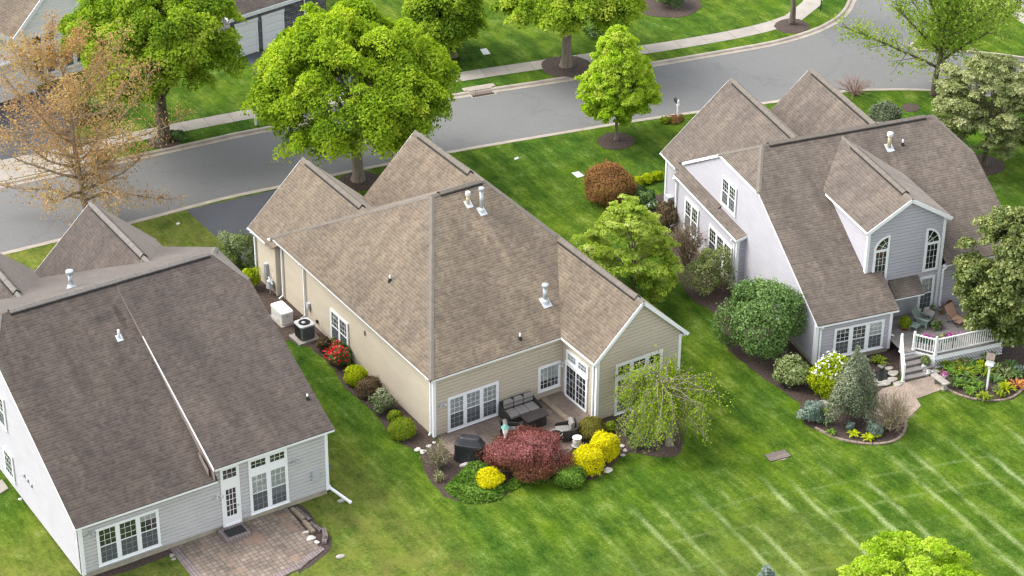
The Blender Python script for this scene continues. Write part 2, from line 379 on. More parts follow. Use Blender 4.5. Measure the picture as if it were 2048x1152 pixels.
M['paver_tan'] = pavers('tan_brick_pavers', (0.200, 0.152, 0.122), (0.274, 0.215, 0.174), (0.126, 0.096, 0.078), 0.22, 0.11, 0.010, 0.78)
M['paver_grey'] = pavers('worn_grey_pavers', (0.190, 0.151, 0.122), (0.282, 0.227, 0.183), (0.088, 0.070, 0.052), 0.235, 0.235, 0.015, 0.0, 0.0, (0.254, 0.167, 0.119), 0.42)
M['paver_edge'] = pavers('grey_edge_pavers', (0.187, 0.151, 0.146), (0.245, 0.201, 0.194), (0.072, 0.057, 0.051), 0.15, 0.5, 0.014, 0.0, 0.0, None, 0.2)
M['paver_walk'] = pavers('buff_walk_pavers', (0.311, 0.244, 0.196), (0.370, 0.296, 0.237), (0.178, 0.137, 0.111), 0.22, 0.11, 0.010, -0.2, 0.5, None, 0.2)
def asphalt(name, base, var, fine, cracks=True):
    m, t, b = newmat(name); v = coords(t, 'Object')
    n1 = noise(t, v, 0.16, 5, 0.6); n2 = noise(t, v, 7, 4, 0.75); n4 = noise(t, v, 26, 2, 0.8)
    c = ramp(t, n1, [(0.3, tuple(k*(1-var) for k in base)), (0.7, tuple(k*(1+var) for k in base))])
    c = mixc(t, 1.0, c, ramp(t, n2, [(0.3, (1-fine,)*3), (0.7, (1+fine,)*3)]), 'MULTIPLY')
    c = mixc(t, 1.0, c, ramp(t, n4, [(0.3, (1-fine,)*3), (0.7, (1+fine,)*3)]), 'MULTIPLY')
    if cracks:
        vo = N_(t, 'ShaderNodeTexVoronoi', feature='DISTANCE_TO_EDGE'); vo.inputs['Scale'].default_value = 0.10
        nv = N_(t, 'ShaderNodeTexNoise'); nv.inputs['Scale'].default_value = 0.5; nv.inputs['Detail'].default_value = 5; t.links.new(v, nv.inputs['Vector'])
        mm = N_(t, 'ShaderNodeMix', data_type='VECTOR'); mm.inputs[0].default_value = 0.12
        sc = N_(t, 'ShaderNodeVectorMath', operation='SCALE'); sc.inputs['Scale'].default_value = 22; t.links.new(nv.outputs['Color'], sc.inputs[0])
        t.links.new(v, mm.inputs[4]); t.links.new(sc.outputs[0], mm.inputs[5]); t.links.new(mm.outputs[1], vo.inputs['Vector'])
        k = ramp(t, vo.outputs['Distance'], [(0.0, (0.80,)*3), (0.010, (1, 1, 1))]); c = mixc(t, 0.5, c, k, 'MULTIPLY')
        oil = ramp(t, noise(t, v, 0.9, 4, 0.7), [(0.66, (1, 1, 1)), (0.76, (0.84,)*3)]); c = mixc(t, 1.0, c, oil, 'MULTIPLY')
    t.links.new(c, b.inputs['Base Color']); b.inputs['Roughness'].default_value = 0.9; b.inputs['Specular IOR Level'].default_value = 0.2
    bump(t, b, n4, 0.25, 0.01); return m
M['road'] = asphalt('grey_road_asphalt', (0.162, 0.162, 0.158), 0.07, 0.10)
M['drive'] = asphalt('dark_driveway_asphalt', (0.076, 0.079, 0.090), 0.14, 0.08, False)
def mulch():
    m, t, b = newmat('dark_bark_mulch'); v = coords(t, 'Object')
    n = noise(t, v, 9, 5, 0.7); n2 = noise(t, v, 0.8, 3, 0.5)
    c = ramp(t, n, [(0.3, (0.030, 0.020, 0.016)), (0.55, (0.072, 0.048, 0.038)), (0.78, (0.15, 0.105, 0.085))])
    c = mixc(t, 1.0, c, ramp(t, n2, [(0.3, (0.85,)*3), (0.7, (1.15,)*3)]), 'MULTIPLY')
    t.links.new(c, b.inputs['Base Color']); b.inputs['Roughness'].default_value = 1.0
    bump(t, b, n, 0.9, 0.06); return m
M['mulch'] = mulch()
def lawn():
    m, t, b = newmat('mown_lawn'); v = coords(t, 'Object'); sp = N_(t, 'ShaderNodeSeparateXYZ'); t.links.new(v, sp.inputs[0])
    X, Y = sp.outputs[0], sp.outputs[1]
    big = noise(t, v, 0.11, 4, 0.6); mid = noise(t, v, 0.75, 6, 0.68); fine = noise(t, v, 5.5, 5, 0.75); vf = noise(t, v, 10, 4, 0.85)
    # clumps drawn out along the mowing direction
    st = N_(t, 'ShaderNodeMapping'); t.links.new(v, st.inputs[0]); st.inputs['Scale'].default_value = (2.6, 0.55, 1); st.inputs['Rotation'].default_value = (0, 0, -0.1)
    drawn = noise(t, st.outputs[0], 1.5, 6, 0.72)
    mx = math_(t, 'ADD', math_(t, 'MULTIPLY', mid, 0.42), math_(t, 'ADD', math_(t, 'MULTIPLY', drawn, 0.36), math_(t, 'MULTIPLY', fine, 0.24)))
    c = ramp(t, mx, [(0.36, (0.022, 0.052, 0.008)), (0.46, (0.052, 0.102, 0.010)), (0.55, (0.100, 0.160, 0.018)), (0.66, (0.215, 0.275, 0.085))])
    c = mixc(t, 1.0, c, ramp(t, vf, [(0.30, (0.52, 0.56, 0.48)), (0.70, (1.46, 1.42, 1.45))]), 'MULTIPLY')
    c = mixc(t, 1.0, c, ramp(t, big, [(0.36, (0.66, 0.80, 0.90)), (0.64, (1.12, 1.04, 0.95))]), 'MULTIPLY')
    c = mixc(t, math_(t, 'MULTIPLY', ramp(t, noise(t, v, 0.45, 4, 0.6), [(0.52, (0, 0, 0)), (0.68, (1, 1, 1))]), 0.4), c, (0.085, 0.165, 0.004))
    # broad alternate mowing bands
    aw = math_(t, 'ADD', X, math_(t, 'MULTIPLY', noise(t, v, 0.3, 2, 0.5), 0.9))
    a0 = math_(t, 'ADD', aw, math_(t, 'MULTIPLY', Y, -0.10))
    band = math_(t, 'SINE', math_(t, 'MULTIPLY', a0, 2*pi/1.7))
    c = mixc(t, 1.0, c, ramp(t, math_(t, 'MULTIPLY_ADD', band, 0.5, 0.5), [(0.22, (0.80, 0.86, 0.86)), (0.78, (1.12, 1.07, 1.06))]), 'MULTIPLY')
    # pale clipping lines in two directions
    def lines(expr, period, width, wob, seed):
        nn = N_(t, 'ShaderNodeMapping'); t.links.new(v, nn.inputs[0]); nn.inputs['Location'].default_value = (seed, seed*1.7, 0)
        e = math_(t, 'ADD', expr, math_(t, 'MULTIPLY', math_(t, 'SUBTRACT', noise(t, nn.outputs[0], 0.22, 3, 0.5), 0.5), wob))
        fr = math_(t, 'FRACT', math_(t, 'MULTIPLY', e, 1/period))
        d = math_(t, 'ABSOLUTE', math_(t, 'SUBTRACT', fr, 0.5))
        soft = math_(t, 'ADD', math_(t, 'MULTIPLY', math_(t, 'SUBTRACT', noise(t, v, 4.0, 5, 0.9), 0.5), 0.50/period), d)
        k = N_(t, 'ShaderNodeMapRange', interpolation_type='SMOOTHSTEP'); t.links.new(soft, k.inputs[0])
        k.inputs[1].default_value = 0.0; k.inputs[2].default_value = width/period; k.inputs[3].default_value = 1; k.inputs[4].default_value = 0
        gap = ramp(t, noise(t, nn.outputs[0], 0.34, 3, 0.6), [(0.38, (0.05,)*3), (0.60, (1,)*3)])
        return math_(t, 'MULTIPLY', math_(t, 'MULTIPLY', k.outputs[0], gap), ramp(t, vf, [(0.36, (0.25,)*3), (0.60, (1,)*3)]))
    ea = math_(t, 'ADD', math_(t, 'MULTIPLY', X, 0.995), math_(t, 'MULTIPLY', Y, -0.096))      # wheel tracks of the mower, in pairs
    la = math_(t, 'MAXIMUM', lines(math_(t, 'ADD', ea, -10.68), 3.2, 0.24, 0.55, 3.0), lines(math_(t, 'ADD', ea, -11.78), 3.2, 0.24, 0.55, 3.0))
    lb = lines(math_(t, 'ADD', math_(t, 'ADD', math_(t, 'MULTIPLY', X, 0.26), math_(t, 'MULTIPLY', Y, 0.965)), 13.35), 1.9, 0.16, 0.9, 11.0)
    # only the back lawn, where the clippings lie
    def step(val, lo, hi):
        k = N_(t, 'ShaderNodeMapRange', interpolation_type='SMOOTHSTEP'); t.links.new(val, k.inputs[0]); k.inputs[1].default_value = lo; k.inputs[2].default_value = hi; return k.outputs[0]
    front = math_(t, 'MULTIPLY', step(math_(t, 'ADD', math_(t, 'MULTIPLY', Y, -1), math_(t, 'MULTIPLY', X, -0.22)), 7.2, 10.5), step(X, 1.0, 6.0))
    ln = math_(t, 'MULTIPLY', math_(t, 'MAXIMUM', math_(t, 'MULTIPLY', la, 0.72), math_(t, 'MULTIPLY', lb, 0.22)), front)
    c = mixc(t, ln, c, (0.37, 0.44, 0.20))
    # dry, yellowed grass by the left house, in the front strips and at the back
    dryz = math_(t, 'MULTIPLY', math_(t, 'SUBTRACT', 1.0, step(X, -5.5, -1.5)), math_(t, 'SUBTRACT', 1.0, step(Y, 0.0, 6.0)))
    dryf = math_(t, 'MULTIPLY', math_(t, 'MULTIPLY', step(Y, 19.5, 21.5), math_(t, 'SUBTRACT', 1.0, step(Y, 27.5, 28.5))), math_(t, 'SUBTRACT', 1.0, step(X, 0.5, 3.0)))
    dryb = math_(t, 'MULTIPLY', math_(t, 'MULTIPLY', math_(t, 'SUBTRACT', 1.0, step(Y, -16.0, -9.5)), math_(t, 'SUBTRACT', 1.0, step(X, 9.0, 14.0))), 0.55)
    dz = math_(t, 'MAXIMUM', dryb, math_(t, 'MAXIMUM', dryz, dryf))
    dn = ramp(t, math_(t, 'ADD', math_(t, 'MULTIPLY', noise(t, v, 0.9, 5, 0.7), 0.6), math_(t, 'MULTIPLY', fine, 0.4)), [(0.42, (0.15,)*3), (0.62, (0.75,)*3)])
    dm = math_(t, 'MULTIPLY', math_(t, 'MULTIPLY', dz, dn), 0.72)
    c = mixc(t, dm, c, (0.235, 0.195, 0.062))
    t.links.new(c, b.inputs['Base Color']); b.inputs['Roughness'].default_value = 1.0; b.inputs['Specular IOR Level'].default_value = 0.05
    h = math_(t, 'ADD', math_(t, 'MULTIPLY', fine, 0.5), math_(t, 'MULTIPLY', vf, 0.5))
    bump(t, b, h, 0.8, 0.10); return m
M['lawn'] = lawn()
# foliage
L_ = leafmat
M['maple'] = L_('maple_leaves', [(0.109, 0.193, 0.024), (0.225, 0.347, 0.028), (0.374, 0.508, 0.038), (0.540, 0.619, 0.078)])
M['maple2'] = L_('deeper_maple_leaves', [(0.099, 0.178, 0.025), (0.198, 0.310, 0.032), (0.337, 0.463, 0.042), (0.489, 0.569, 0.088)])
M['lime'] = L_('yellow_green_leaves', [(0.169, 0.308, 0.020), (0.328, 0.503, 0.031), (0.477, 0.616, 0.065), (0.596, 0.662, 0.130)])
M['dogwood'] = L_('fresh_pale_leaves', [(0.161, 0.261, 0.034), (0.312, 0.427, 0.056), (0.454, 0.552, 0.101), (0.585, 0.646, 0.213)])
M['rust'] = L_('russet_young_leaves', [(0.30, 0.165, 0.075), (0.44, 0.265, 0.115), (0.52, 0.36, 0.15), (0.50, 0.43, 0.17)], 0.4)
M['sparse'] = L_('thin_spring_leaves', [(0.140, 0.240, 0.030), (0.250, 0.380, 0.050), (0.360, 0.460, 0.090), (0.420, 0.460, 0.140)])
M['olive'] = L_('grey_olive_leaves', [(0.098, 0.134, 0.042), (0.197, 0.233, 0.079), (0.325, 0.356, 0.150), (0.473, 0.485, 0.253)], 0.25)
M['magnolia'] = L_('leathery_dark_leaves', [(0.051, 0.076, 0.015), (0.098, 0.138, 0.027), (0.178, 0.214, 0.055), (0.297, 0.314, 0.102)], 0.15, 0.03)
M['weep'] = L_('weeping_leaves', [(0.108, 0.189, 0.021), (0.216, 0.338, 0.028), (0.338, 0.459, 0.042), (0.472, 0.513, 0.098)])
M['dark'] = L_('dark_green_leaves', [(0.036, 0.076, 0.019), (0.076, 0.146, 0.034), (0.138, 0.230, 0.057), (0.237, 0.347, 0.114)], 0.2, 0.015)
M['rhodo'] = L_('grey_green_leaves', [(0.069, 0.101, 0.028), (0.133, 0.184, 0.051), (0.221, 0.276, 0.092), (0.331, 0.368, 0.184)], 0.2, 0.015)
M['conifer'] = L_('grey_needles', [(0.052, 0.071, 0.041), (0.109, 0.138, 0.081), (0.190, 0.218, 0.132), (0.310, 0.333, 0.218)], 0.1)
M['bluegrn'] = L_('blue_green_needles', [(0.072, 0.120, 0.088), (0.136, 0.200, 0.152), (0.232, 0.296, 0.240), (0.336, 0.384, 0.336)], 0.1)
M['yellow'] = L_('golden_leaves', [(0.383, 0.365, 0.008), (0.612, 0.561, 0.010), (0.722, 0.654, 0.012), (0.765, 0.697, 0.050)], 0.25)
M['chart'] = L_('chartreuse_leaves', [(0.17, 0.24, 0.01), (0.33, 0.42, 0.012), (0.47, 0.53, 0.02), (0.55, 0.58, 0.04)], 0.25)
M['red_maple'] = L_('wine_red_leaves', [(0.12, 0.085, 0.028), (0.155, 0.070, 0.040), (0.21, 0.070, 0.062), (0.33, 0.135, 0.125)], 0.2)
M['red_under'] = L_('bronze_under_leaves', [(0.07, 0.04, 0.02), (0.15, 0.085, 0.03), (0.21, 0.14, 0.045), (0.13, 0.15, 0.04)], 0.2)
M['burg'] = L_('burgundy_brown_leaves', [(0.06, 0.045, 0.028), (0.11, 0.08, 0.045), (0.17, 0.12, 0.07), (0.20, 0.19, 0.08)], 0.15)
M['copper'] = L_('copper_orange_leaves', [(0.13, 0.075, 0.045), (0.24, 0.13, 0.055), (0.34, 0.18, 0.06), (0.30, 0.09, 0.08)], 0.2)
M['varieg'] = L_('variegated_leaves', [(0.060, 0.093, 0.025), (0.136, 0.178, 0.068), (0.264, 0.289, 0.162), (0.391, 0.391, 0.281)], 0.15)
M['box'] = L_('boxwood_leaves', [(0.07, 0.12, 0.012), (0.15, 0.22, 0.018), (0.25, 0.32, 0.025), (0.36, 0.36, 0.06)], 0.15)
M['oliveb'] = L_('bronze_boxwood_leaves', [(0.075, 0.085, 0.015), (0.14, 0.14, 0.025), (0.21, 0.19, 0.045), (0.27, 0.17, 0.07)], 0.15)
M['cover_g'] = L_('ground_cover_leaves', [(0.05, 0.11, 0.018), (0.10, 0.20, 0.028), (0.17, 0.29, 0.04), (0.26, 0.37, 0.10)], 0.25)
M['petal_red'] = L_('crimson_petals', [(0.42, 0.006, 0.02), (0.60, 0.012, 0.03), (0.72, 0.03, 0.06), (0.75, 0.08, 0.10)], 0.2)
M['petal_white'] = L_('white_petals', [(0.594, 0.594, 0.558), (0.720, 0.720, 0.693), (0.765, 0.765, 0.756), (0.792, 0.792, 0.792)], 0.2)
M['petal_pink'] = L_('magenta_petals', [(0.33, 0.03, 0.22), (0.52, 0.06, 0.36), (0.62, 0.12, 0.45), (0.70, 0.28, 0.55)], 0.2)
M['petal_orange'] = L_('orange_leaves', [(0.36, 0.13, 0.04), (0.48, 0.19, 0.06), (0.58, 0.27, 0.09), (0.6, 0.4, 0.1)], 0.2)
# ------------------------------------------------------------------ ground, road, kerbs, paths
def smooth_line(pts, step=1.0):
    P = [np.array([p[0], p[1]], float) for p in pts]; out = []
    for i in range(len(P)-1):
        p0, p1, p2, p3 = P[max(i-1, 0)], P[i], P[i+1], P[min(i+2, len(P)-1)]
        n = max(1, int(np.linalg.norm(p2-p1)/step))
        for k in range(n):
            t = k/n
            out.append(0.5*((2*p1)+(-p0+p2)*t+(2*p0-5*p1+4*p2-p3)*t*t+(-p0+3*p1-3*p2+p3)*t**3))
    out.append(P[-1]); return out
def sheet(name, pts, z, mat, kind='structure', depth=None, tone=0.5):
    v = [Vector((p[0], p[1], z)) for p in pts]; tri = tessellate_polygon([v])
    m = MB()
    for t in tri:
        q = [v[i] for i in t]
        if (q[1]-q[0]).cross(q[2]-q[0]).z < 0: q = q[::-1]
        m.poly(q, tone=tone)
    if depth:
        for i in range(len(v)):
            a, b = v[i], v[(i+1) % len(v)]; d = Vector((0, 0, -depth)); m.poly([a, a+d, b+d, b], tone=tone)
    o = m.build(name, mat)
    if kind: struct(o, kind)
    return o
near = smooth_line([(-90, 33), (-40, 29.2), (-10.5, 27.4), (-2.9, 26.9), (2.3, 26.75), (5.6, 26.35), (9.5, 25.9), (16.3, 24.85), (22.3, 23.65), (28.9, 22.2), (36.6, 20.1), (41.0, 19.0), (43.4, 17.8), (45.5, 16.4), (47.6, 14.3), (49.3, 12.1), (54, 3), (62, -12), (80, -40)])
far = smooth_line([(-90, 41), (-40, 38), (-9, 35.4), (0, 34.4), (5.1, 33.95), (8.4, 33.6), (20.4, 31.5), (26.6, 30.15), (33.3, 28.85), (38.4, 27.9), (42.4, 27.3), (45.9, 27.55), (48.4, 28.5), (50.1, 29.8), (51.7, 31.3), (57, 38), (70, 60), (95, 110)])
isl = smooth_line([(95, 95), (74, 58), (62, 38), (55, 26.4), (50.7, 23.1), (48.75, 22.2), (48.8, 21.4), (50.6, 20.2), (53.8, 16.9), (59, 9), (70, -8), (90, -40)])
m = MB()
m.poly([(-220, -200, -0.12), (260, -200, -0.12), (260, 260, -0.12), (-220, 260, -0.12)])
struct(m.build('road', M['road']))
lm = MB()
for poly in ([(-90, -150), ] + [tuple(p) for p in near] + [(80, -150)], [(-90, 200)] + [tuple(p) for p in far] + [(95, 200)], [(190, 95)] + [tuple(p) for p in isl] + [(190, -40)]):
    v = [Vector((p[0], p[1], 0)) for p in poly]
    for t in tessellate_polygon([v]):
        q = [v[i] for i in t]
        if (q[1]-q[0]).cross(q[2]-q[0]).z < 0: q = q[::-1]
        lm.poly(q)
struct(lm.build('lawn', M['lawn']))
rk = random.Random(5)
def kerb(line, side):
    prof = [(0.0, -0.25), (0.0, 0.012), (0.16, 0.010), (0.21, -0.012), (0.27, -0.085), (0.52, -0.108), (0.53, -0.25)]
    m = MB(); P = [np.array(p) for p in line]; n = len(P); rows = []
    for i in range(n):
        d = P[min(i+1, n-1)]-P[max(i-1, 0)]; d /= np.linalg.norm(d); nr = np.array([-d[1], d[0]])*side
        rows.append([(P[i][0]+nr[0]*a-nr[0]*0.02, P[i][1]+nr[1]*a-nr[1]*0.02, z) for a, z in prof])
    for i in range(n-1):
        if i % 3 == 0: tone = rk.uniform(0.2, 0.8)
        for k in range(len(prof)-1):
            a, b, c, d = rows[i][k], rows[i][k+1], rows[i+1][k+1], rows[i+1][k]
            q = [a, b, c, d] if side < 0 else [d, c, b, a]
            if i % 3 == 2:   # control joint: leave a narrow gap
                f = 0.985; q = [np.array(x) for x in q]
                A, B, Cc, D = [np.array(x) for x in (a, b, c, d)]; D = A+(D-A)*f; Cc = B+(Cc-B)*f
                q = [A, B, Cc, D] if side < 0 else [D, Cc, B, A]
            m.poly(q, tone=tone)
    return struct(m.build('kerb', M['kerbc']))
kerb(near, 1); kerb(far, -1); kerb(isl, 1)
def strip(name, line, wl, wr, z, mat, slab=1.5, th=0.05):
    L = smooth_line(line, slab); m = MB(); n = len(L)
    for i in range(n-1):
        d = L[i+1]-L[i]; ln = np.linalg.norm(d); d /= ln
        d0 = L[i+1]-L[max(i-1, 0)]; d0 /= np.linalg.norm(d0); d1 = L[min(i+2, n-1)]-L[i]; d1 /= np.linalg.norm(d1)
        n0 = np.array([-d0[1], d0[0]]); n1 = np.array([-d1[1], d1[0]]); a = L[i]+d*0.012; b = L[i+1]-d*0.012
        m.prism([(*(a-n0*wr), z), (*(b-n1*wr), z), (*(b+n1*wl), z), (*(a+n0*wl), z)], (0, 0, -th), tone=rk.uniform(0.15, 0.85))
    return struct(m.build(name, mat))
# pavement along the far side of the road, set back behind a grass verge
strip('pavement', [(-60, 41.5), (-20, 38.6), (-8.6, 37.45), (-3.2, 36.75), (0.4, 36.55), (4.5, 36.15), (9.1, 35.5), (15, 34.55), (21.9, 33.35), (28.2, 31.95), (34.2, 30.55), (38.2, 29.75), (42, 29.25), (45.2, 29.45), (47.6, 30.6), (50, 33), (55.5, 40), (68, 62)], 0.62, 0.62, 0.010, M['concrete'])
# driveways
sheet('driveway', [(-3.9, 44.6), (2.2, 46.2), (-0.2, 41.0), (-2.6, 36.6), (-9.6, 37.4), (-10.5, 43.2)], 0.008, M['drive'])
sheet('driveway_apron', [(-2.2, 36.9), (-1.4, 34.75), (-11.5, 35.75), (-9.9, 37.7)], 0.016, M['concrete'])
sheet('driveway', [(12.2, 43.1), (19.5, 43.3), (17.2, 36.5), (15.8, 32.6), (9.7, 33.6), (10.3, 36.6)], 0.008, M['drive'])
sheet('driveway', [(0.15, 26.75), (5.75, 26.2), (6.6, 18.3), (0.3, 18.3)], 0.008, M['drive'])
sheet('driveway', [to_world(HR, p)[:2] for p in ((1.0, 17.6), (11.8, 17.6), (12.3, 24.9), (6.4, 25.6))], 0.008, M['drive'])
sheet('driveway', [(57.3, 20.4), (58.1, 25.0), (66, 27), (70, 20)], 0.008, M['concrete'])
def bed(pts, z=0.02, name='mulch_bed'):
    L = [np.array(p[:2]) for p in smooth_line(list(pts)+[pts[0]], 0.4)][:-1]
    rr = random.Random(len(L)); c = sum(L)/len(L)
    L = [p+(p-c)/np.linalg.norm(p-c)*rr.uniform(-0.09, 0.09) for p in L]
    return sheet(name, L, z, M['mulch'], depth=0.04)
def bed_px(pts, z=0.02): return bed([G(*p)[:2] for p in pts], z)
def disc_px(px, py, r, z=0.02):
    c = G(px, py); return bed([(c[0]+r*cos(a), c[1]+r*0.95*sin(a)) for a in np.linspace(0, 2*pi, 12, endpoint=False)], z)
def edging(pts, w=0.13, h=0.09, label=None):
    L = smooth_line([G(*p)[:2] for p in pts], 0.28); m = MB()
    for a, b in zip(L, L[1:]):
        d = (b-a)*0.46; c = (a+b)/2
        m.bar((*(c-d), 0.02), (*(c+d), 0.02), w*rk.uniform(0.85, 1.1), h+rk.uniform(0, 0.025), tone=rk.uniform(0.1, 0.9))
    return tag(m.build('bed_edging', M['coping']), label, 'edging')

# ------------------------------------------------------------------ house building kit
def clip(poly, z, keep_above):
    out = []
    for i in range(len(poly)):
        a, b = poly[i], poly[(i+1) % len(poly)]
        ia = (a[1] >= z) == keep_above or abs(a[1]-z) < 1e-9; ib = (b[1] >= z) == keep_above or abs(b[1]-z) < 1e-9
        if ia: out.append(a)
        if (a[1]-z)*(b[1]-z) < -1e-14:
            t = (z-a[1])/(b[1]-a[1]); out.append((a[0]+t*(b[0]-a[0]), z))
    res = []
    for p in out:
        if not res or abs(p[0]-res[-1][0])+abs(p[1]-res[-1][1]) > 1e-6: res.append(p)
    if len(res) > 1 and abs(res[0][0]-res[-1][0])+abs(res[0][1]-res[-1][1]) < 1e-6: res.pop()
    return res
LAP = 0.19; PROUD = 0.040
def wall(parent, o, d, n, polys, mat, lap=LAP, name='wall', PROUD=None):
    """Lapped siding: o = plan origin, d = plan direction of s, n = outward plan normal; polys of (s, z)."""
    m = MB(); rw = random.Random(int(o[0]*31+o[1]*17) & 1023)
    P = lambda s, z, k: (o[0]+d[0]*s+n[0]*k, o[1]+d[1]*s+n[1]*k, z)
    PROUD = PROUD or (0.040 if n[1] < -0.5 else 0.011)
    flip = (d[0]*n[1]-d[1]*n[0]) > 0
    g = 0.70 if PROUD > 0.03 else 0.84; bands = ((0.0, g, PROUD, PROUD-0.003), (g, g+0.02, PROUD-0.003, 0.002), (g+0.02, 1.0, 0.002, 0.002))
    for poly in polys:
        z0 = min(p[1] for p in poly); z1 = max(p[1] for p in poly); z = math.floor(z0/lap)*lap
        while z < z1-1e-6:
            t = rw.uniform(0.3, 0.7)
            for f0, f1, k0, k1 in bands:
                za, zb = z+lap*f0, z+lap*f1
                q = clip(clip(list(poly), za, True), zb, False)
                if len(q) < 3: continue
                pts = [P(s, zz, k0+(k1-k0)*(zz-za)/(zb-za)) for s, zz in q]
                m.poly(pts[::-1] if flip else pts, tone=t)
                if f0 == 0.0:
                    lowq = [s for s, zz in q if abs(zz-za) < 1e-6]
                    if len(lowq) >= 2:
                        a, b = min(lowq), max(lowq); f = [P(a, z, 0), P(b, z, 0), P(b, z, PROUD), P(a, z, PROUD)]
                        m.poly(f if not flip else f[::-1], tone=t)
            z += lap
    return m.build(name, mat, parent)
class Frame:      # box builder lying on a wall: s along, z up, k out from the wall
    def __init__(s, o, d, n): s.o, s.d, s.n = o, d, n
    def P(s, a, z, k): k += 0.024; return (s.o[0]+s.d[0]*a+s.n[0]*k, s.o[1]+s.d[1]*a+s.n[1]*k, z)
    def box(s, m, a0, a1, z0, z1, k0, k1, tone=0.5):
        c = [s.P(a0, z0, k1), s.P(a1, z0, k1), s.P(a1, z1, k1), s.P(a0, z1, k1)]
        m.prism(c, (s.n[0]*(k0-k1), s.n[1]*(k0-k1), 0), tone)
    def quad(s, m, a0, a1, z0, z1, k, tone=0.5):
        m.poly([s.P(a0, z0, k), s.P(a1, z0, k), s.P(a1, z1, k), s.P(a0, z1, k)], tone=tone)
    def xbox(s, m, pts, k0, k1, tone=0.5):     # any outline (s, z)
        m.prism([s.P(a, z, k1) for a, z in pts], (s.n[0]*(k0-k1), s.n[1]*(k0-k1), 0), tone)
MUN = 0.018
def sash(fr, fm, a0, a1, z0, z1, nx, ny, k=0.040):
    w_ = 0.038
    for b in ((a0, a1, z0, z0+w_), (a0, a1, z1-w_, z1), (a0, a0+w_, z0+w_, z1-w_), (a1-w_, a1, z0+w_, z1-w_)): fr.box(fm, *b, 0.025, k+0.012)
    for i in range(1, nx):
        s = a0+(a1-a0)*i/nx; fr.box(fm, s-MUN/2, s+MUN/2, z0+w_, z1-w_, 0.036, k+0.004)
    for j in range(1, ny):
        z = z0+(z1-z0)*j/ny; fr.box(fm, a0+w_, a1-w_, z-MUN/2, z+MUN/2, 0.036, k+0.002)
def window(parent, fr, a0, a1, z0, z1, cols=1, kind='dh', grid=(3, 3), blind=None, trim=0.10, mull=0.13, lowgrid=True, split=0.5, screen=True, transom=None, panel=None, label=None):
    """One window unit: trim, sashes and bars in one frame mesh; glass, blinds and screen below it."""
    fm = MB(); gm = MB(); rm = MB(); bm = MB(); sm = MB()
    K = 0.06
    fr.box(fm, a0, a0+trim, z0, z1, 0, K); fr.box(fm, a1-trim, a1, z0, z1, 0, K)
    fr.box(fm, a0+trim, a1-trim, z1-trim, z1, 0, K-0.002); fr.box(fm, a0+trim, a1-trim, z0, z0+trim*0.9, 0, K-0.002)
    fr.box(fm, a0-0.03, a1+0.03, z0-0.03, z0, 0, K+0.03)
    ia, ib = a0+trim, a1-trim; cw = (ib-ia-mull*(cols-1))/cols; zb, zt = z0+trim*0.9, z1-trim
    zones = [(zb, zt, kind, grid)]
    if transom: zones = [(zb, transom[0], kind, grid), (transom[1], zt, 'fixed', transom[2])]
    if transom: fr.box(fm, ia, ib, transom[0], transom[1], 0, K-0.006)
    for i in range(cols):
        c0 = ia+i*(cw+mull); c1 = c0+cw
        if i: fr.box(fm, c0-mull, c0, zb, zt, 0, K-0.004)
        for (y0, y1, kd, gr) in zones:
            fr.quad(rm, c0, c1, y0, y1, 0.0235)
            fr.quad(gm, c0+0.01, c1-0.01, y0+0.01, y1-0.01, 0.034)
            if kd == 'dh':
                ym = y0+(y1-y0)*split
                sash(fr, fm, c0, c1, ym-0.02, y1, *gr)
                sash(fr, fm, c0, c1, y0, ym+0.02, *(gr if lowgrid else (1, 1)), k=0.044)
                if screen: fr.quad(sm, c0+0.038, c1-0.038, y0+0.038, ym-0.02, 0.0575)
            else: sash(fr, fm, c0, c1, y0, y1, *gr)
            if blind and kd != 'none' and (kd == 'dh' or not transom):
                b = blind[i] if isinstance(blind, (list, tuple)) else blind
                if b:
                    zz = y1-0.03; end = y1-(y1-y0)*b
                    while zz > end:
                        p = [fr.P(c0+0.04, zz, 0.0265), fr.P(c1-0.04, zz, 0.0265), fr.P(c1-0.04, zz-0.046, 0.031), fr.P(c0+0.04, zz-0.046, 0.031)]
                        bm.poly(p[::-1]); zz -= 0.062
    o = fm.build('window', M['trim'], parent)
    if label: o['label'] = label
    rm.build('dim_room_panel', M['room'], o); gm.build('pane', M['glass'], o)
    if bm.f: bm.build('blind', M['blind'], o)
    if sm.f: sm.build('insect_screen', M['screen'], o)
    return o
def roof_planes(parent, planes, mat, name='roof', th=0.045):
    m = MB()
    for pl in planes:
        P = [np.asarray(p, float) for p in pl]; n = np.cross(P[1]-P[0], P[2]-P[0]); n /= np.linalg.norm(n)
        if n[2] < 0: P = P[::-1]; n = -n
        h = np.cross((0, 0, 1), n); h = h/np.linalg.norm(h) if np.linalg.norm(h) > 1e-6 else np.array([1., 0, 0]); s = np.cross(n, h)
        m.poly(P, uv=[(p@h, p@s) for p in P])
        d = np.array([0, 0, -th])
        for i in range(len(P)):
            a, b = P[i], P[(i+1) % len(P)]; m.poly([a, a+d, b+d, b], uv=[(0, 0)]*4)
        m.poly([p+d for p in P[::-1]], uv=[(0, 0)]*len(P))
    return m.build(name, mat, parent)
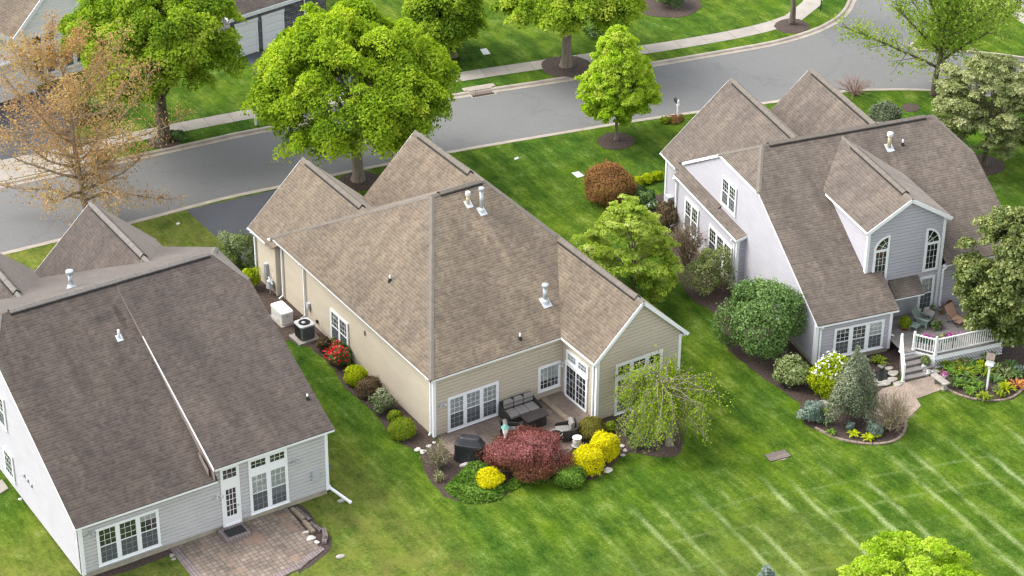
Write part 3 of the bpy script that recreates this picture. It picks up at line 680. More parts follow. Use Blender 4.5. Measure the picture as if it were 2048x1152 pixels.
def cap(parent, p, q, zf, w=0.15, th=0.028, mat=None, name='ridge_cap', sides=(1, 1)):
    """Shingle cap or raised vent along a ridge or hip; zf = roof surface height."""
    p = np.asarray(p, float); q = np.asarray(q, float); d = q-p; L = np.linalg.norm(d); d /= L
    l = np.array([d[1], -d[0], 0]); l /= np.linalg.norm(l); m = MB(); n = max(1, int(L/0.24)); rr = random.Random(int(L*100))
    for i in range(n):
        a = p+d*L*i/n; b = p+d*L*(i+1.0)/n; k = th*(0.94+0.12*rr.random()); t = rr.uniform(0.2, 0.8)
        def pt(c, s, up): e = c+l*w*s; return np.array([e[0], e[1], min(zf(e[0], e[1]), c[2])+up])
        A = [pt(a, -sides[0], k), a+np.array([0, 0, k]), pt(a, sides[1], k)]; B = [pt(b, -sides[0], k*0.9), b+np.array([0, 0, k*0.9]), pt(b, sides[1], k*0.9)]
        m.poly([A[1], A[0], B[0], B[1]], tone=t); m.poly([A[2], A[1], B[1], B[2]], tone=t)
        dn = np.array([0, 0, -k-0.03])
        m.poly([A[0], A[0]+dn, B[0]+dn, B[0]], tone=t); m.poly([B[2], B[2]+dn, A[2]+dn, A[2]], tone=t)
    return m.build(name, mat, parent)
def ridge_vent(roof, p, q, zf, mat, w=0.16):
    o = cap(roof, p, q, zf, w, 0.095, mat, 'ridge_vent')
    p = np.asarray(p, float); q = np.asarray(q, float); d = q-p; d /= np.linalg.norm(d); l = np.array([d[1], -d[0], 0]); l /= np.linalg.norm(l)
    m = MB()
    for s in (-1, 1):
        a, b = p+l*(w+0.02)*s, q+l*(w+0.02)*s
        f = lambda e: np.array([e[0], e[1], zf(e[0], e[1])+0.030])
        m.bar(f(a), f(b), 0.06, 0.06)
    m.build('vent_slot', M['vent_dark'], roof)
    return o
def gutter(parent, p, q, out, mat=None):
    """Open U-shaped gutter, p to q at its rim; out = plan direction away from the wall."""
    p = np.asarray(p, float); q = np.asarray(q, float); o = np.array([out[0], out[1], 0.]); w_, h = 0.12, 0.115
    m = MB(); g = MB(); Z = np.array([0, 0, 1.])
    m.prism([p, q, q-o*0.018, p-o*0.018], -Z*h)                                     # front face
    m.prism([p-o*0.018-Z*(h-0.012), q-o*0.018-Z*(h-0.012), q-o*w_-Z*(h-0.012), p-o*w_-Z*(h-0.012)], -Z*0.012)  # bottom
    m.prism([p-o*w_, q-o*w_, q-o*(w_+0.02), p-o*(w_+0.02)], -Z*0.2)                 # fascia behind
    d = (q-p)/np.linalg.norm(q-p); L = np.linalg.norm(q-p)
    for e in (p, q-d*0.006): m.prism([e, e+d*0.006, e+d*0.006-o*w_, e-o*w_], -Z*h)
    k = 0.7
    while k < L: m.bar(p+d*k-o*0.005+Z*0.004, p+d*k-o*w_+Z*0.004, 0.02, 0.012); k += 1.05
    gt = m.build('gutter', M['trim'], parent)
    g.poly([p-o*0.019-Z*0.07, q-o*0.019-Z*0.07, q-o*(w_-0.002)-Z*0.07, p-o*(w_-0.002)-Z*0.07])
    g.build('gutter_floor', M['gutter_in'], gt)  # flat dark sheet inside the channel
    return gt
def downspout(parent, x, y, n, z1, z0=0.12, off=0.085, kick=0.25, top_out=0.30):
    m = MB(); nx, ny = n; a = (x+nx*off, y+ny*off)
    m.bar((*a, z0+0.12), (*a, z1-0.32), 0.085, 0.065, up=(nx, ny, 0))
    m.bar((*a, z1-0.34), (x+nx*top_out, y+ny*top_out, z1-0.08), 0.08, 0.065, up=(-ny, nx, 0))
    m.bar((*a, z0+0.14), (a[0]+nx*kick, a[1]+ny*kick, z0), 0.08, 0.065, up=(-ny, nx, 0))
    for z in (z0+0.5, (z0+z1)/2, z1-0.5): m.bar((a[0]-ny*0.06, a[1]+nx*0.06, z), (a[0]+ny*0.06, a[1]-nx*0.06, z), 0.075, 0.03)
    return m.build('downspout', M['trim'], parent)
def corner(parent, x, y, sx, sy, z0, z1, w=0.10):
    """Corner boards at (x, y); sx, sy point into the house."""
    m = MB(); e = 0.055
    m.box(min(x-sx*e, x+sx*w), max(x-sx*e, x+sx*w), min(y-sy*e, y), max(y-sy*e, y), z0, z1)
    m.box(min(x-sx*e, x), max(x-sx*e, x), min(y, y+sy*w), max(y, y+sy*w), z0, z1)
    return m.build('corner_board', M['trim'], parent)
def rake(parent, p, q, h=0.17, th=0.04, drop=0.035):
    m = MB(); p = np.asarray(p, float); q = np.asarray(q, float); k = np.array([0, 0, h/2+drop])
    m.bar(p-k, q-k, th, h); return m.build('rake_board', M['trim'], parent)
def soffit(parent, pts, z):
    m = MB(); m.prism([(x, y, z) for x, y in pts], (0, 0, -0.02)); return m.build('soffit', M['soffit'], parent)
def foundation(parent, x0, x1, y0, y1, h):
    m = MB(); m.box(x0, x1, y0, y1, -0.15, h); return m.build('foundation', M['conc'], parent)
def flue(roof, p, h, r, cap_r=None, mat='galv', cap_mat=None, base=True, slope=(0, -0.5), collar=False, name='vent_pipe'):
    p = np.asarray(p, float); m = MB(); m.lathe(p+np.array([0, 0, -0.12]), [(r, 0), (r, h)], 14)
    o = m.build(name, M[mat], roof, True)
    if cap_r:
        c = MB(); c.lathe(p+np.array([0, 0, h-0.14]), [(r*1.02, 0), (cap_r, 0.025), (cap_r, 0.15), (cap_r*0.9, 0.19), (r*0.4, 0.22)], 16); c.build('vent_cap', M[cap_mat or mat], o)
    if collar:
        c = MB(); c.lathe(p+np.array([0, 0, -0.02]), [(r*1.75, -0.1), (r*1.65, 0.10), (r*1.06, 0.19)], 14); c.build('collar', M['flash'], o)
    if base:
        b = MB(); sx, sy = slope
        f = lambda dx, dy: (p[0]+dx, p[1]+dy, p[2]-sx*0 + dx*slope[0]+dy*slope[1]*-1+0.025)
        e = 1.6*r+0.05; b.prism([f(-e, -e*1.3), f(e, -e*1.3), f(e, e*0.8), f(-e, e*0.8)], (0, 0, -0.02)); b.build('flashing', M['flash'], o)
    return o
def boot(roof, p, h=0.42, r=0.05):
    p = np.asarray(p, float); m = MB(); m.lathe(p+np.array([0, 0, -0.1]), [(r, 0), (r, h)], 12); o = m.build('vent_pipe', M['pvc'], roof, True)
    b = MB(); b.lathe(p+np.array([0, 0, -0.1]), [(r*2.4, 0), (r*1.9, 0.13), (r*1.15, 0.26)], 12); b.build('rubber_boot', M['rubber'], o); return o
def flood_lamp(parent, fr, s, z, white=False):
    m = MB(); fr.box(m, s-0.07, s+0.07, z-0.07, z+0.07, 0.0, 0.04)
    for dx in (-0.13, 0.13):
        a = np.array(fr.P(s+dx*0.3, z, 0.06)); b = np.array(fr.P(s+dx*1.2, z-0.05, 0.22))
        m.tube([a, (a+b)/2, b], [0.025, 0.045, 0.075], 8)
    return m.build('wall_lamp', M['pvc'] if white else M['greybox'], parent)
def wall_box(parent, fr, s, z, w_, h, k, mat, name='wall_box'):
    m = MB(); fr.box(m, s-w_/2, s+w_/2, z-h/2, z+h/2, 0, k)
    fr.box(m, s-w_/2+0.02, s+w_/2-0.02, z-h*0.18, z+h*0.18, k, k+0.015)
    return m.build(name, M[mat], parent)

# ------------------------------------------------------------------ centre house (tan siding, hip roof)
HE = 3.5
H = thing('house', 'tan sided house with brown hip roof and brick back patio', 'house')
zmain = lambda x, y: min(HE+0.932*x, HE+0.571*y, HE+0.99*(12.64-x), HE+0.584*(16.0-y))
P1 = (4.956, 8.09, 8.12); P2 = (7.973, 8.09, 8.12)
XW = (7.227, 9.935, 12.64); zwing = lambda x, y: 6.072-0.949*abs(x-9.935)
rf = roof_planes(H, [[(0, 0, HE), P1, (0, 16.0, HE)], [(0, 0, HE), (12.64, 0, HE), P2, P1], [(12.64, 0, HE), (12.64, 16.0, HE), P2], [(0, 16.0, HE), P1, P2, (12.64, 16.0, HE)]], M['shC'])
zfc = lambda x, y: zmain(x, y)
cap(rf, (0, 0, HE), P1, zfc, 0.13, 0.022, M['capC']); cap(rf, (0, 16.0, HE), P1, zfc, 0.13, 0.022, M['capC'])
cap(rf, P2, (9.93, 4.5, 6.09), zfc, 0.13, 0.022, M['capC'])
ridge_vent(rf, (5.35, 8.09, 8.12), (7.75, 8.09, 8.12), zfc, M['capC'])
cap(rf, (4.9, 8.09, 8.12), (5.35, 8.09, 8.12), zfc, 0.13, 0.022, M['capC'])
for px, py, hh, rr_, cr, mt in ((963, 424, 1.22, 0.095, 0.15, 'galv'), (936, 410, 0.60, 0.085, 0.14, 'brass'), (1090, 606, 0.92, 0.12, 0.18, 'galv')):
    q = on(HC, zmain, px, py-3)
    flue(rf, q, hh, rr_, cr, mt, 'galv' if mt == 'galv' else 'pvc', slope=(0, -0.571), collar=(mt == 'galv'))
for px, py in ((780, 564), (1040, 680)): boot(rf, on(HC, zmain, px, py-2))
wr = roof_planes(H, [[(XW[0], -2.85, HE), (XW[0], 0.0, HE), (9.935, 4.5, 6.072), (9.935, -2.85, 6.072)], [(9.935, -2.85, 6.072), (9.935, 4.6, 6.072), (12.64, 0.1, HE), (12.64, -2.85, HE)]], M['shC'])
ridge_vent(wr, (9.935, -2.35, 6.072), (9.935, 4.2, 6.072), zwing, M['capC']); cap(wr, (9.935, -2.87, 6.072), (9.935, -2.35, 6.072), zwing, 0.13, 0.022, M['capC'])
# street-side gables
gz = lambda x, y: 6.22-0.943*abs(x-3.19)
g1 = roof_planes(H, [[(-0.17, 16.35, 3.05), (3.19, 11.4, 6.22), (3.19, 18.25, 6.22), (-0.17, 18.25, 3.05)], [(6.55, 18.25, 3.05), (3.19, 18.25, 6.22), (3.19, 11.4, 6.22), (6.55, 15.0, 3.05)]], M['shC'])
g1b = roof_planes(g1, [[(-0.17, 15.6, 3.05), (1.2, 14.0, 4.34), (3.19, 11.4, 6.22), (-0.17, 16.35, 3.05)]], M['shC'], 'roof_return')
ridge_vent(g1, (3.19, 12.0, 6.22), (3.19, 17.7, 6.22), gz, M['capC']); cap(g1, (3.19, 17.7, 6.22), (3.19, 18.27, 6.22), gz, 0.14, 0.03, M['capC'])
gz2 = lambda x, y: 7.05-0.95*abs(x-8.90)
g2 = roof_planes(H, [[(5.16, 11.5, HE), (5.16, 16.4, HE), (8.90, 16.4, 7.05), (8.90, 9.8, 7.05)], [(8.90, 9.8, 7.05), (8.90, 16.4, 7.05), (12.64, 16.4, HE), (12.64, 11.5, HE)]], M['shC'])
ridge_vent(g2, (8.90, 10.9, 7.05), (8.90, 15.9, 7.05), gz2, M['capC']); cap(g2, (8.90, 15.9, 7.05), (8.90, 16.42, 7.05), gz2, 0.14, 0.03, M['capC'])
# walls
foundation(H, 0.32, 12.3, 0.32, 15.8, 0.10); foundation(H, 7.55, 12.3, -2.63, 0.4, 0.10); foundation(H, 0.12, 6.2, 15.7, 18.05, 0.10)
ZT = 3.32
fb = Frame((0.3, 0.3), (1, 0), (0, -1)); fl = Frame((0.3, 15.8), (0, -1), (-1, 0)); fw = Frame((7.53, 0.3), (0, -1), (-1, 0)); fg = Frame((7.53, -2.65), (1, 0), (0, -1))
wall(H, (0.3, 0.3), (1, 0), (0, -1), [[(0, 0.1), (7.23, 0.1), (7.23, ZT), (0, ZT)]], M['tan'])
wall(H, (0.3, 15.8), (0, -1), (-1, 0), [[(0, 0.1), (15.5, 0.1), (15.5, ZT), (0, ZT)]], M['tan'])
wall(H, (7.53, 0.3), (0, -1), (-1, 0), [[(0, 0.1), (2.95, 0.1), (2.95, ZT), (0, ZT)]], M['tan'])
GW = 12.34-7.53
wall(H, (7.53, -2.65), (1, 0), (0, -1), [[(0, 0.1), (GW, 0.1), (GW, 3.6), (GW/2, 5.93), (0, 3.6)]], M['tan'])
wall(H, (12.34, -2.65), (0, 1), (1, 0), [[(0, 0.1), (18.4, 0.1), (18.4, ZT), (0, ZT)]], M['tan'])
wall(H, (0.1, 18.05), (0, -1), (-1, 0), [[(0, 0.1), (2.25, 0.1), (2.25, 2.92), (0, 2.92)]], M['tan'])
wall(H, (6.2, 18.05), (-1, 0), (0, 1), [[(0, 0.1), (6.1, 0.1), (6.1, 3.1), (3.05, 5.95), (0, 3.1)]], M['tan'])
wall(H, (12.34, 16.1), (-1, 0), (0, 1), [[(0, 0.1), (7.0, 0.1), (7.0, 3.5), (3.44, 6.8), (0, 3.5)]], M['tan'])
for a in ((0.3, 0.3, 1, 1, 0.05, 3.32), (7.53, -2.65, 1, 1, 0.05, 3.4), (12.34, -2.65, -1, 1, 0.05, 3.4), (0.1, 18.05, 1, -1, 0.05, 2.92)): corner(H, *a)
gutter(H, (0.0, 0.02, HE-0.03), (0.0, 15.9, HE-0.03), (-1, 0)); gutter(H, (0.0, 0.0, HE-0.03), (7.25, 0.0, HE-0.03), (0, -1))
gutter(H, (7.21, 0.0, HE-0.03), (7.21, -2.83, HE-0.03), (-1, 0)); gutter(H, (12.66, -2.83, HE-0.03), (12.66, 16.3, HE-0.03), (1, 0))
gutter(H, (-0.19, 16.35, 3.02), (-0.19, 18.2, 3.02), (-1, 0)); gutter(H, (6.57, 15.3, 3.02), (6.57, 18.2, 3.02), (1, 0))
soffit(H, [(0.05, 0.05), (0.3, 0.05), (0.3, 15.9), (0.05, 15.9)], 3.34); soffit(H, [(0.05, 0.05), (7.5, 0.05), (7.5, 0.3), (0.05, 0.3)], 3.338)
soffit(H, [(7.26, -2.8), (7.53, -2.8), (7.53, 0.2), (7.26, 0.2)], 3.336); soffit(H, [(12.34, -2.8), (12.6, -2.8), (12.6, 16.2), (12.34, 16.2)], 3.34)
rake(H, (7.2, -2.86, 3.5), (9.935, -2.86, 6.095)); rake(H, (12.68, -2.86, 3.48), (9.935, -2.86, 6.095))
rake(H, (-0.2, 18.27, 3.03), (3.19, 18.27, 6.24), drop=0.075); rake(H, (6.58, 18.27, 3.03), (3.19, 18.27, 6.24), drop=0.075); rake(H, (5.2, 16.42, HE), (8.90, 16.42, 7.07), drop=0.075); rake(H, (12.66, 16.42, HE), (8.90, 16.42, 7.07), drop=0.075)
m = MB(); m.bar((0.0, 15.96, 3.40), (-0.02, 16.38, 3.12), 0.04, 0.14); m.box(-0.06, 0.20, 15.95, 16.25, 2.86, 3.04); m.build('eave_return', M['trim'], H)
for y in (15.32, 12.93): downspout(H, 0.3, y, (-1, 0), 3.45)
downspout(H, 0.1, 17.95, (-1, 0), 2.98); downspout(H, 0.3, 0.46, (-1, 0), 3.45, kick=0.1); downspout(H, 7.53, -2.45, (-1, 0), 3.45); downspout(H, 12.34, -2.5, (1, 0), 3.45, kick=0.4)
m = MB(); fw.box(m, 0.02, 0.07, 0.1, 3.3, 0.0, 0.045); m.build('inner_corner_trim', M['tan'], H)
# windows and doors
window(H, fb, 0.73, 3.56, 0.12, 2.02, 3, 'dh', (3, 3), [0.5, 0.62, 0.75], lowgrid=True, label='triple window with half drawn blinds')
window(H, fb, 5.82, 7.10, 0.56, 1.98, 1, 'fixed', (5, 4), 0.62)
window(H, fw, 0.44, 2.29, 2.17, 2.80, 2, 'fixed', (3, 2), 0.9, mull=0.16, label='pair of small high windows')
window(H, fl, 15.5-10.20+0.28, 15.5-8.42+0.30, 0.20, 2.12, 2, 'dh', (3, 3), 0.5, mull=0.10, lowgrid=False, screen=True, split=0.52)
window(H, fg, 1.04, 3.76, 0.06, 2.88, 3, 'dh', (2, 3), 0.15, transom=(2.02, 2.22, (2, 2)), mull=0.16, label='tall triple window with transoms behind the weeping tree')
d = MB(); fw.box(d, 0.36, 0.46, 0.16, 2.08, 0, 0.06); fw.box(d, 2.16, 2.26, 0.16, 2.08, 0, 0.06); fw.box(d, 0.46, 2.16, 1.98, 2.08, 0, 0.058); fw.box(d, 0.46, 2.16, 0.16, 0.22, 0, 0.075)
MUN = 0.011; sash(fw, d, 0.46, 1.34, 0.22, 1.98, 3, 5); sash(fw, d, 1.28, 2.16, 0.22, 1.98, 3, 5, k=0.05); MUN = 0.016
d.bar(fw.P(1.31, 0.95, 0.07), fw.P(1.31, 1.2, 0.07), 0.03, 0.03)
do = d.build('sliding_door', M['trim'], H); e = MB(); fw.quad(e, 0.46, 2.16, 0.22, 1.98, 0.034); e.build('pane', M['glass'], do)
e = MB(); fw.quad(e, 0.46, 2.16, 0.22, 1.98, 0.0235); e.build('dim_room_panel', M['room'], do)
e = MB(); fw.quad(e, 1.36, 2.10, 0.26, 1.94, 0.030); e.build('insect_screen', M['screen'], do)
flood_lamp(H, fb, 0.42, 1.82); flood_lamp(H, fw, 0.2, 1.9, True)
wall_box(H, fb, 5.95, 2.62, 0.16, 0.16, 0.05, 'tan', 'vent_cover'); wall_box(H, fb, 6.55, 2.64, 0.20, 0.18, 0.05, 'tan', 'vent_cover')
wall_box(H, fl, 3.25, 1.02, 0.22, 0.38, 0.11, 'greybox', 'disconnect_box'); wall_box(H, fl, 4.1, 0.55, 0.12, 0.16, 0.08, 'darkmetal', 'hose_tap'); wall_box(H, fl, 9.05, 2.45, 0.06, 0.26, 0.04, 'wood', 'small_bracket'); wall_box(H, fw, 0.35, 0.28, 0.14, 0.14, 0.05, 'greybox', 'outlet_cover')
m = MB(); m.box(0.06, 0.335, 15.72, 15.86, 0.05, 2.98); m.build('corner_board', M['tan'], H)
# electric and gas meters on the left wall
fl2 = Frame((0.1, 18.05), (0, -1), (-1, 0))
mt = MB(); q = (0.06, 16.75); mt.tube([(0.0, 16.75, 0.95), (0.0, 16.75, 1.55)], 0.13, 10); mt.box(-0.08, 0.1, 16.62, 16.88, 0.75, 1.35); mt.tube([(0.02, 16.75, 0.75), (0.02, 16.75, 0.05)], 0.04, 8); mt.build('electric_meter', M['greybox'], H)
mt = MB(); mt.tube([(-0.12, 16.15, 0.42), (-0.12, 16.15, 0.85)], [0.19, 0.16], 10); mt.tube([(-0.05, 16.4, 0.9), (-0.12, 16.15, 0.9), (-0.1, 15.85, 0.75)], 0.05, 7); mt.tube([(-0.12, 16.15, 0.0), (-0.12, 16.15, 0.45)], 0.03, 7); mt.build('gas_meter', M['greybox'], H)
# ------------------------------------------------------------------ left house (pale grey siding)
HLo = thing('house', 'pale grey house with grey brown roof and worn paver patio', 'house', (HL[0], HL[1], 0), HL[2])
hl, hr, xs, W, zr, yr, yk = 3.0, 3.634, 6.70, 12.50, 8.276, 9.705, 7.95
sl_, sr_ = (zr-hl)/yr, (zr-hr)/yr
zL = lambda x, y: (zr-(sl_ if x < xs else sr_)*(yr-y)) if y < yr else zr-0.48*(y-yr)
yk2 = yr+(zr-zL(12.5, yk))/0.48; zk = zL(12.5, yk)
zkl = zL(0.0, yk); ykl2 = yr+(zr-zkl)/0.48
rr1, rl1 = 11.55, 1.05
zLf = lambda x, y: min(zL(x, y), zr-(x-rr1)*((zr-zk)/(12.5-rr1)), zr-(rl1-x)*((zr-zkl)/rl1))
YF = 19.4; zfe = zr-0.48*(YF-yr)
rfL = roof_planes(HLo, [[(0, 0, hl), (xs, 0, hl), (xs, yr, zr), (rl1, yr, zr), (0, yk, zkl)],
                        [(xs-0.15, 0, hr), (12.5, 0, hr), (12.5, yk, zk), (rr1, yr, zr), (xs-0.15, yr, zr)],
                        [(12.5, yk, zk), (12.5, yk2, zk), (rr1, yr, zr)], [(0, yk, zkl), (rl1, yr, zr), (0, ykl2, zkl)],
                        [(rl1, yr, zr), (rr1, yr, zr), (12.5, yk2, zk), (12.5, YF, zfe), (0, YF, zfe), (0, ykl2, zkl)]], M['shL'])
ridge_vent(rfL, (1.5, yr, zr), (11.3, yr, zr), zL, M['capL'])
cap(rfL, (rr1, yr, zr), (12.5, yk, zk), zLf, 0.13, 0.022, M['capL']); cap(rfL, (rl1, yr, zr), (0, yk, zkl), zLf, 0.13, 0.022, M['capL'])
cap(rfL, (11.3, yr, zr), (rr1, yr, zr), zL, 0.13, 0.022, M['capL']); cap(rfL, (rr1, yr, zr), (12.5, yk2, zk), zLf, 0.13, 0.022, M['capL'])
m = MB()                                                    # step flashing where the two roof planes part
pts = [(xs-0.16, yr*0.93, zr-sr_*(yr-yr*0.93)), (xs-0.16, -0.03, hr)]
yq = yr*0.70; m.prism([(xs-0.172, yq, zr-sr_*(yr-yq)-0.005), (xs-0.172, 0, hr-0.005), (xs-0.172, 0, hr-0.15), (xs-0.172, yq, zr-sr_*(yr-yq)-0.09)], (0.02, 0, 0)); m.build('rake_board', M['trim'], HLo)
m = MB(); m.prism([(xs-0.165, yr*0.98, zr-sr_*yr*0.02-0.02), (xs-0.165, 0.0, hr-0.02), (xs-0.165, 0.0, hl-0.05), (xs-0.165, yr*0.98, zr-sl_*yr*0.02-0.05)], (0.03, 0, 0)); m.build('step_wall', M['wood'], HLo)
gL = lambda x, y: 6.55-0.935*abs(x-9.84)
a1 = roof_planes(HLo, [[(6.58, 15.5, HE), (6.58, 20.3, HE), (9.84, 20.3, 6.55), (9.84, 13.2, 6.55)], [(9.84, 13.2, 6.55), (9.84, 20.3, 6.55), (13.1, 20.3, HE), (13.1, 16.0, HE)]], M['shL'])
ridge_vent(a1, (9.84, 14.0, 6.55), (9.84, 19.8, 6.55), gL, M['capL']); cap(a1, (9.84, 19.8, 6.55), (9.84, 20.32, 6.55), gL, 0.13, 0.022, M['capL']); cap(a1, (9.84, 13.2, 6.55), (9.84, 14.0, 6.55), gL, 0.13, 0.022, M['capL'])
gL2 = lambda x, y: 6.2-0.9*abs(x-3.6)
a2 = roof_planes(HLo, [[(0.4, 15.5, 3.3), (0.4, 20.6, 3.3), (3.6, 20.6, 6.2), (3.6, 13.8, 6.2)], [(3.6, 13.8, 6.2), (3.6, 20.6, 6.2), (6.8, 20.6, 3.3), (6.8, 16.5, 3.3)]], M['shL'])
ridge_vent(a2, (3.6, 14.6, 6.2), (3.6, 20.0, 6.2), gL2, M['capL']); cap(a2, (3.6, 20.0, 6.2), (3.6, 20.62, 6.2), gL2, 0.13, 0.022, M['capL']); cap(a2, (3.6, 13.8, 6.2), (3.6, 14.6, 6.2), gL2, 0.13, 0.022, M['capL'])
q = on(HL, zL, 146, 575); q = np.array([q[0], q[1]+0.25, zL(q[0], q[1]+0.25)]); flue(rfL, q, 0.85, 0.10, 0.19, 'galv', 'galv', slope=(0, 0.48), collar=True)
q = on(HL, zL, 238, 675); flue(rfL, q, 0.52, 0.06, None, 'pvc', slope=(0, -sl_)); boot(rfL, on(HL, zL, 615, 798), 0.36)
foundation(HLo, 0.33, 12.17, 0.33, 19.1, 0.30)
fbl = Frame((0.3, 0.3), (1, 0), (0, -1)); fll = Frame((0.15, 19.0), (0, -1), (-1, 0))
wall(HLo, (0.3, 0.3), (1, 0), (0, -1), [[(0, 0.3), (xs-0.3, 0.3), (xs-0.3, 2.84), (0, 2.84)], [(xs-0.3, 0.3), (11.9, 0.3), (11.9, 3.48), (xs-0.3, 3.48)]], M['pale'])
S = lambda y: 19.0-y
wall(HLo, (0.15, 19.0), (0, -1), (-1, 0), [[(S(19), 0.3), (S(0.3), 0.3), (S(0.3), 2.95), (S(yk), zkl-0.10), (S(ykl2), zkl-0.10), (S(19), 3.75)]], M['grey'])  # side wall in lavender: the cast of its light put into the siding colour
wall(HLo, (12.2, 0.3), (0, 1), (1, 0), [[(0, 0.3), (18.7, 0.3), (18.7, 3.7), (ykl2-0.3, zk-0.12), (yk-0.3, zk-0.12), (0, 3.5)]], M['pale'])
wall(HLo, (12.8, 20.05), (-1, 0), (0, 1), [[(0, 0.1), (5.9, 0.1), (5.9, 3.4), (2.95, 6.3), (0, 3.4)]], M['pale']); wall(HLo, (12.8, 18.9), (0, 1), (1, 0), [[(0, 0.1), (1.15, 0.1), (1.15, 3.4), (0, 3.4)]], M['pale'])
wall(HLo, (6.5, 20.35), (-1, 0), (0, 1), [[(0, 0.1), (5.8, 0.1), (5.8, 3.2), (2.9, 5.95), (0, 3.2)]], M['pale'])
m = MB(); m.prism([(xs-0.31, 0.29, 2.7), (xs-0.31, 0.29, 3.48), (xs-0.31, 1.2, 3.9), (xs-0.31, 1.2, 3.2)], (0.02, 0, 0)); m.build('step_wall', M['wood'], HLo)
corner(HLo, 0.24, 0.3, 1, 1, 0.25, 2.85, 0.13); corner(HLo, 12.2, 0.3, -1, 1, 0.25, 3.48)
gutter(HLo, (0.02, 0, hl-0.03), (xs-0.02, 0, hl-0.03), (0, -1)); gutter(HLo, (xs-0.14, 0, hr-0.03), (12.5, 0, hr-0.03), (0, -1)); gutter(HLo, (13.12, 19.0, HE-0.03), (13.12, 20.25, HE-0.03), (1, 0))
soffit(HLo, [(0.2, 0.06), (xs-0.2, 0.06), (xs-0.2, 0.3), (0.2, 0.3)], 2.86); soffit(HLo, [(xs-0.1, 0.06), (12.45, 0.06), (12.45, 0.3), (xs-0.1, 0.3)], 3.50)
rake(HLo, (0.02, 0.02, hl), (0.02, yk, zkl), 0.14); rake(HLo, (0.02, yk, zkl), (0.02, ykl2, zkl), 0.14); rake(HLo, (12.48, 0.02, hr), (12.48, yk, zk), 0.16)
rake(HLo, (6.56, 20.32, HE), (9.84, 20.32, 6.57), drop=0.075); rake(HLo, (13.12, 20.32, HE), (9.84, 20.32, 6.57), drop=0.075)
downspout(HLo, 12.2, 0.42, (1, 0), 3.55, z0=0.30, kick=0.1)
window(HLo, fbl, 0.67, 3.60, 0.46, 2.42, 3, 'dh', (3, 3), [0.0, 0.0, 0.18], mull=0.14, label='triple window with white bars below the low eave')
window(HLo, fbl, 8.0-0.02, 9.90, 0.38, 3.32, 2, 'dh', (3, 3), [0.5, 0.72], transom=(2.42, 2.78, (3, 2)), mull=0.15, label='two tall windows with transoms')
d = MB(); fbl.box(d, 6.60, 6.70, 0.10, 3.33, 0, 0.06); fbl.box(d, 7.42, 7.52, 0.10, 3.33, 0, 0.06); fbl.box(d, 6.70, 7.42, 2.30, 2.70, 0, 0.055); fbl.box(d, 6.70, 7.42, 3.25, 3.33, 0, 0.055)
fbl.box(d, 6.70, 7.42, 0.10, 0.30, 0, 0.09); sash(fbl, d, 6.70, 7.42, 2.70, 3.25, 3, 2)
fbl.box(d, 6.70, 6.82, 0.30, 2.30, 0.026, 0.05); fbl.box(d, 7.30, 7.42, 0.30, 2.30, 0.026, 0.05); fbl.box(d, 6.82, 7.30, 0.30, 0.72, 0.026, 0.05); fbl.box(d, 6.82, 7.30, 2.16, 2.30, 0.026, 0.05)
for i in (1, 2): fbl.box(d, 6.82+0.16*i-0.012, 6.82+0.16*i+0.012, 0.72, 2.16, 0.026, 0.047)
for j in range(1, 5): fbl.box(d, 6.82, 7.30, 0.72+0.288*j-0.012, 0.72+0.288*j+0.012, 0.026, 0.045)
do = d.build('door', M['door'], HLo); do['label'] = 'white glazed back door with fifteen panes'
e = MB(); fbl.quad(e, 6.82, 7.30, 0.72, 2.16, 0.034); fbl.quad(e, 6.72, 7.40, 2.72, 3.23, 0.034); e.build('pane', M['glass'], do)
e = MB(); fbl.quad(e, 6.82, 7.30, 0.72, 2.16, 0.0235); fbl.quad(e, 6.70, 7.42, 2.70, 3.25, 0.0235); e.build('dim_room_panel', M['room'], do)
e = MB(); e.tube([fbl.P(7.36, 1.2, 0.05), fbl.P(7.36, 1.2, 0.12)], [0.02, 0.035], 8); e.build('handle', M['galv'], do)
window(HLo, fll, S(9.55), S(7.75), 3.50, 5.15, 2, 'dh', (2, 3), None, mull=0.10, trim=0.09); window(HLo, fll, S(8.62), S(7.52), 0.80, 2.20, 1, 'fixed', (4, 4), None)
flood_lamp(HLo, fbl, 0.42, 2.35); flood_lamp(HLo, fbl, 10.25, 2.5); wall_box(HLo, fbl, 11.25, 1.36, 0.34, 0.50, 0.16, 'greybox', 'meter_box'); wall_box(HLo, fbl, 7.72, 0.62, 0.13, 0.13, 0.06, 'greybox', 'outlet_cover'); flood_lamp(HLo, fbl, 6.45, 2.02, True)
for i in range(3): wall_box(HLo, fll, S(6.2-0.42*i), 2.0-0.02*i, 0.14, 0.16, 0.06, 'greybox', 'vent_cover')

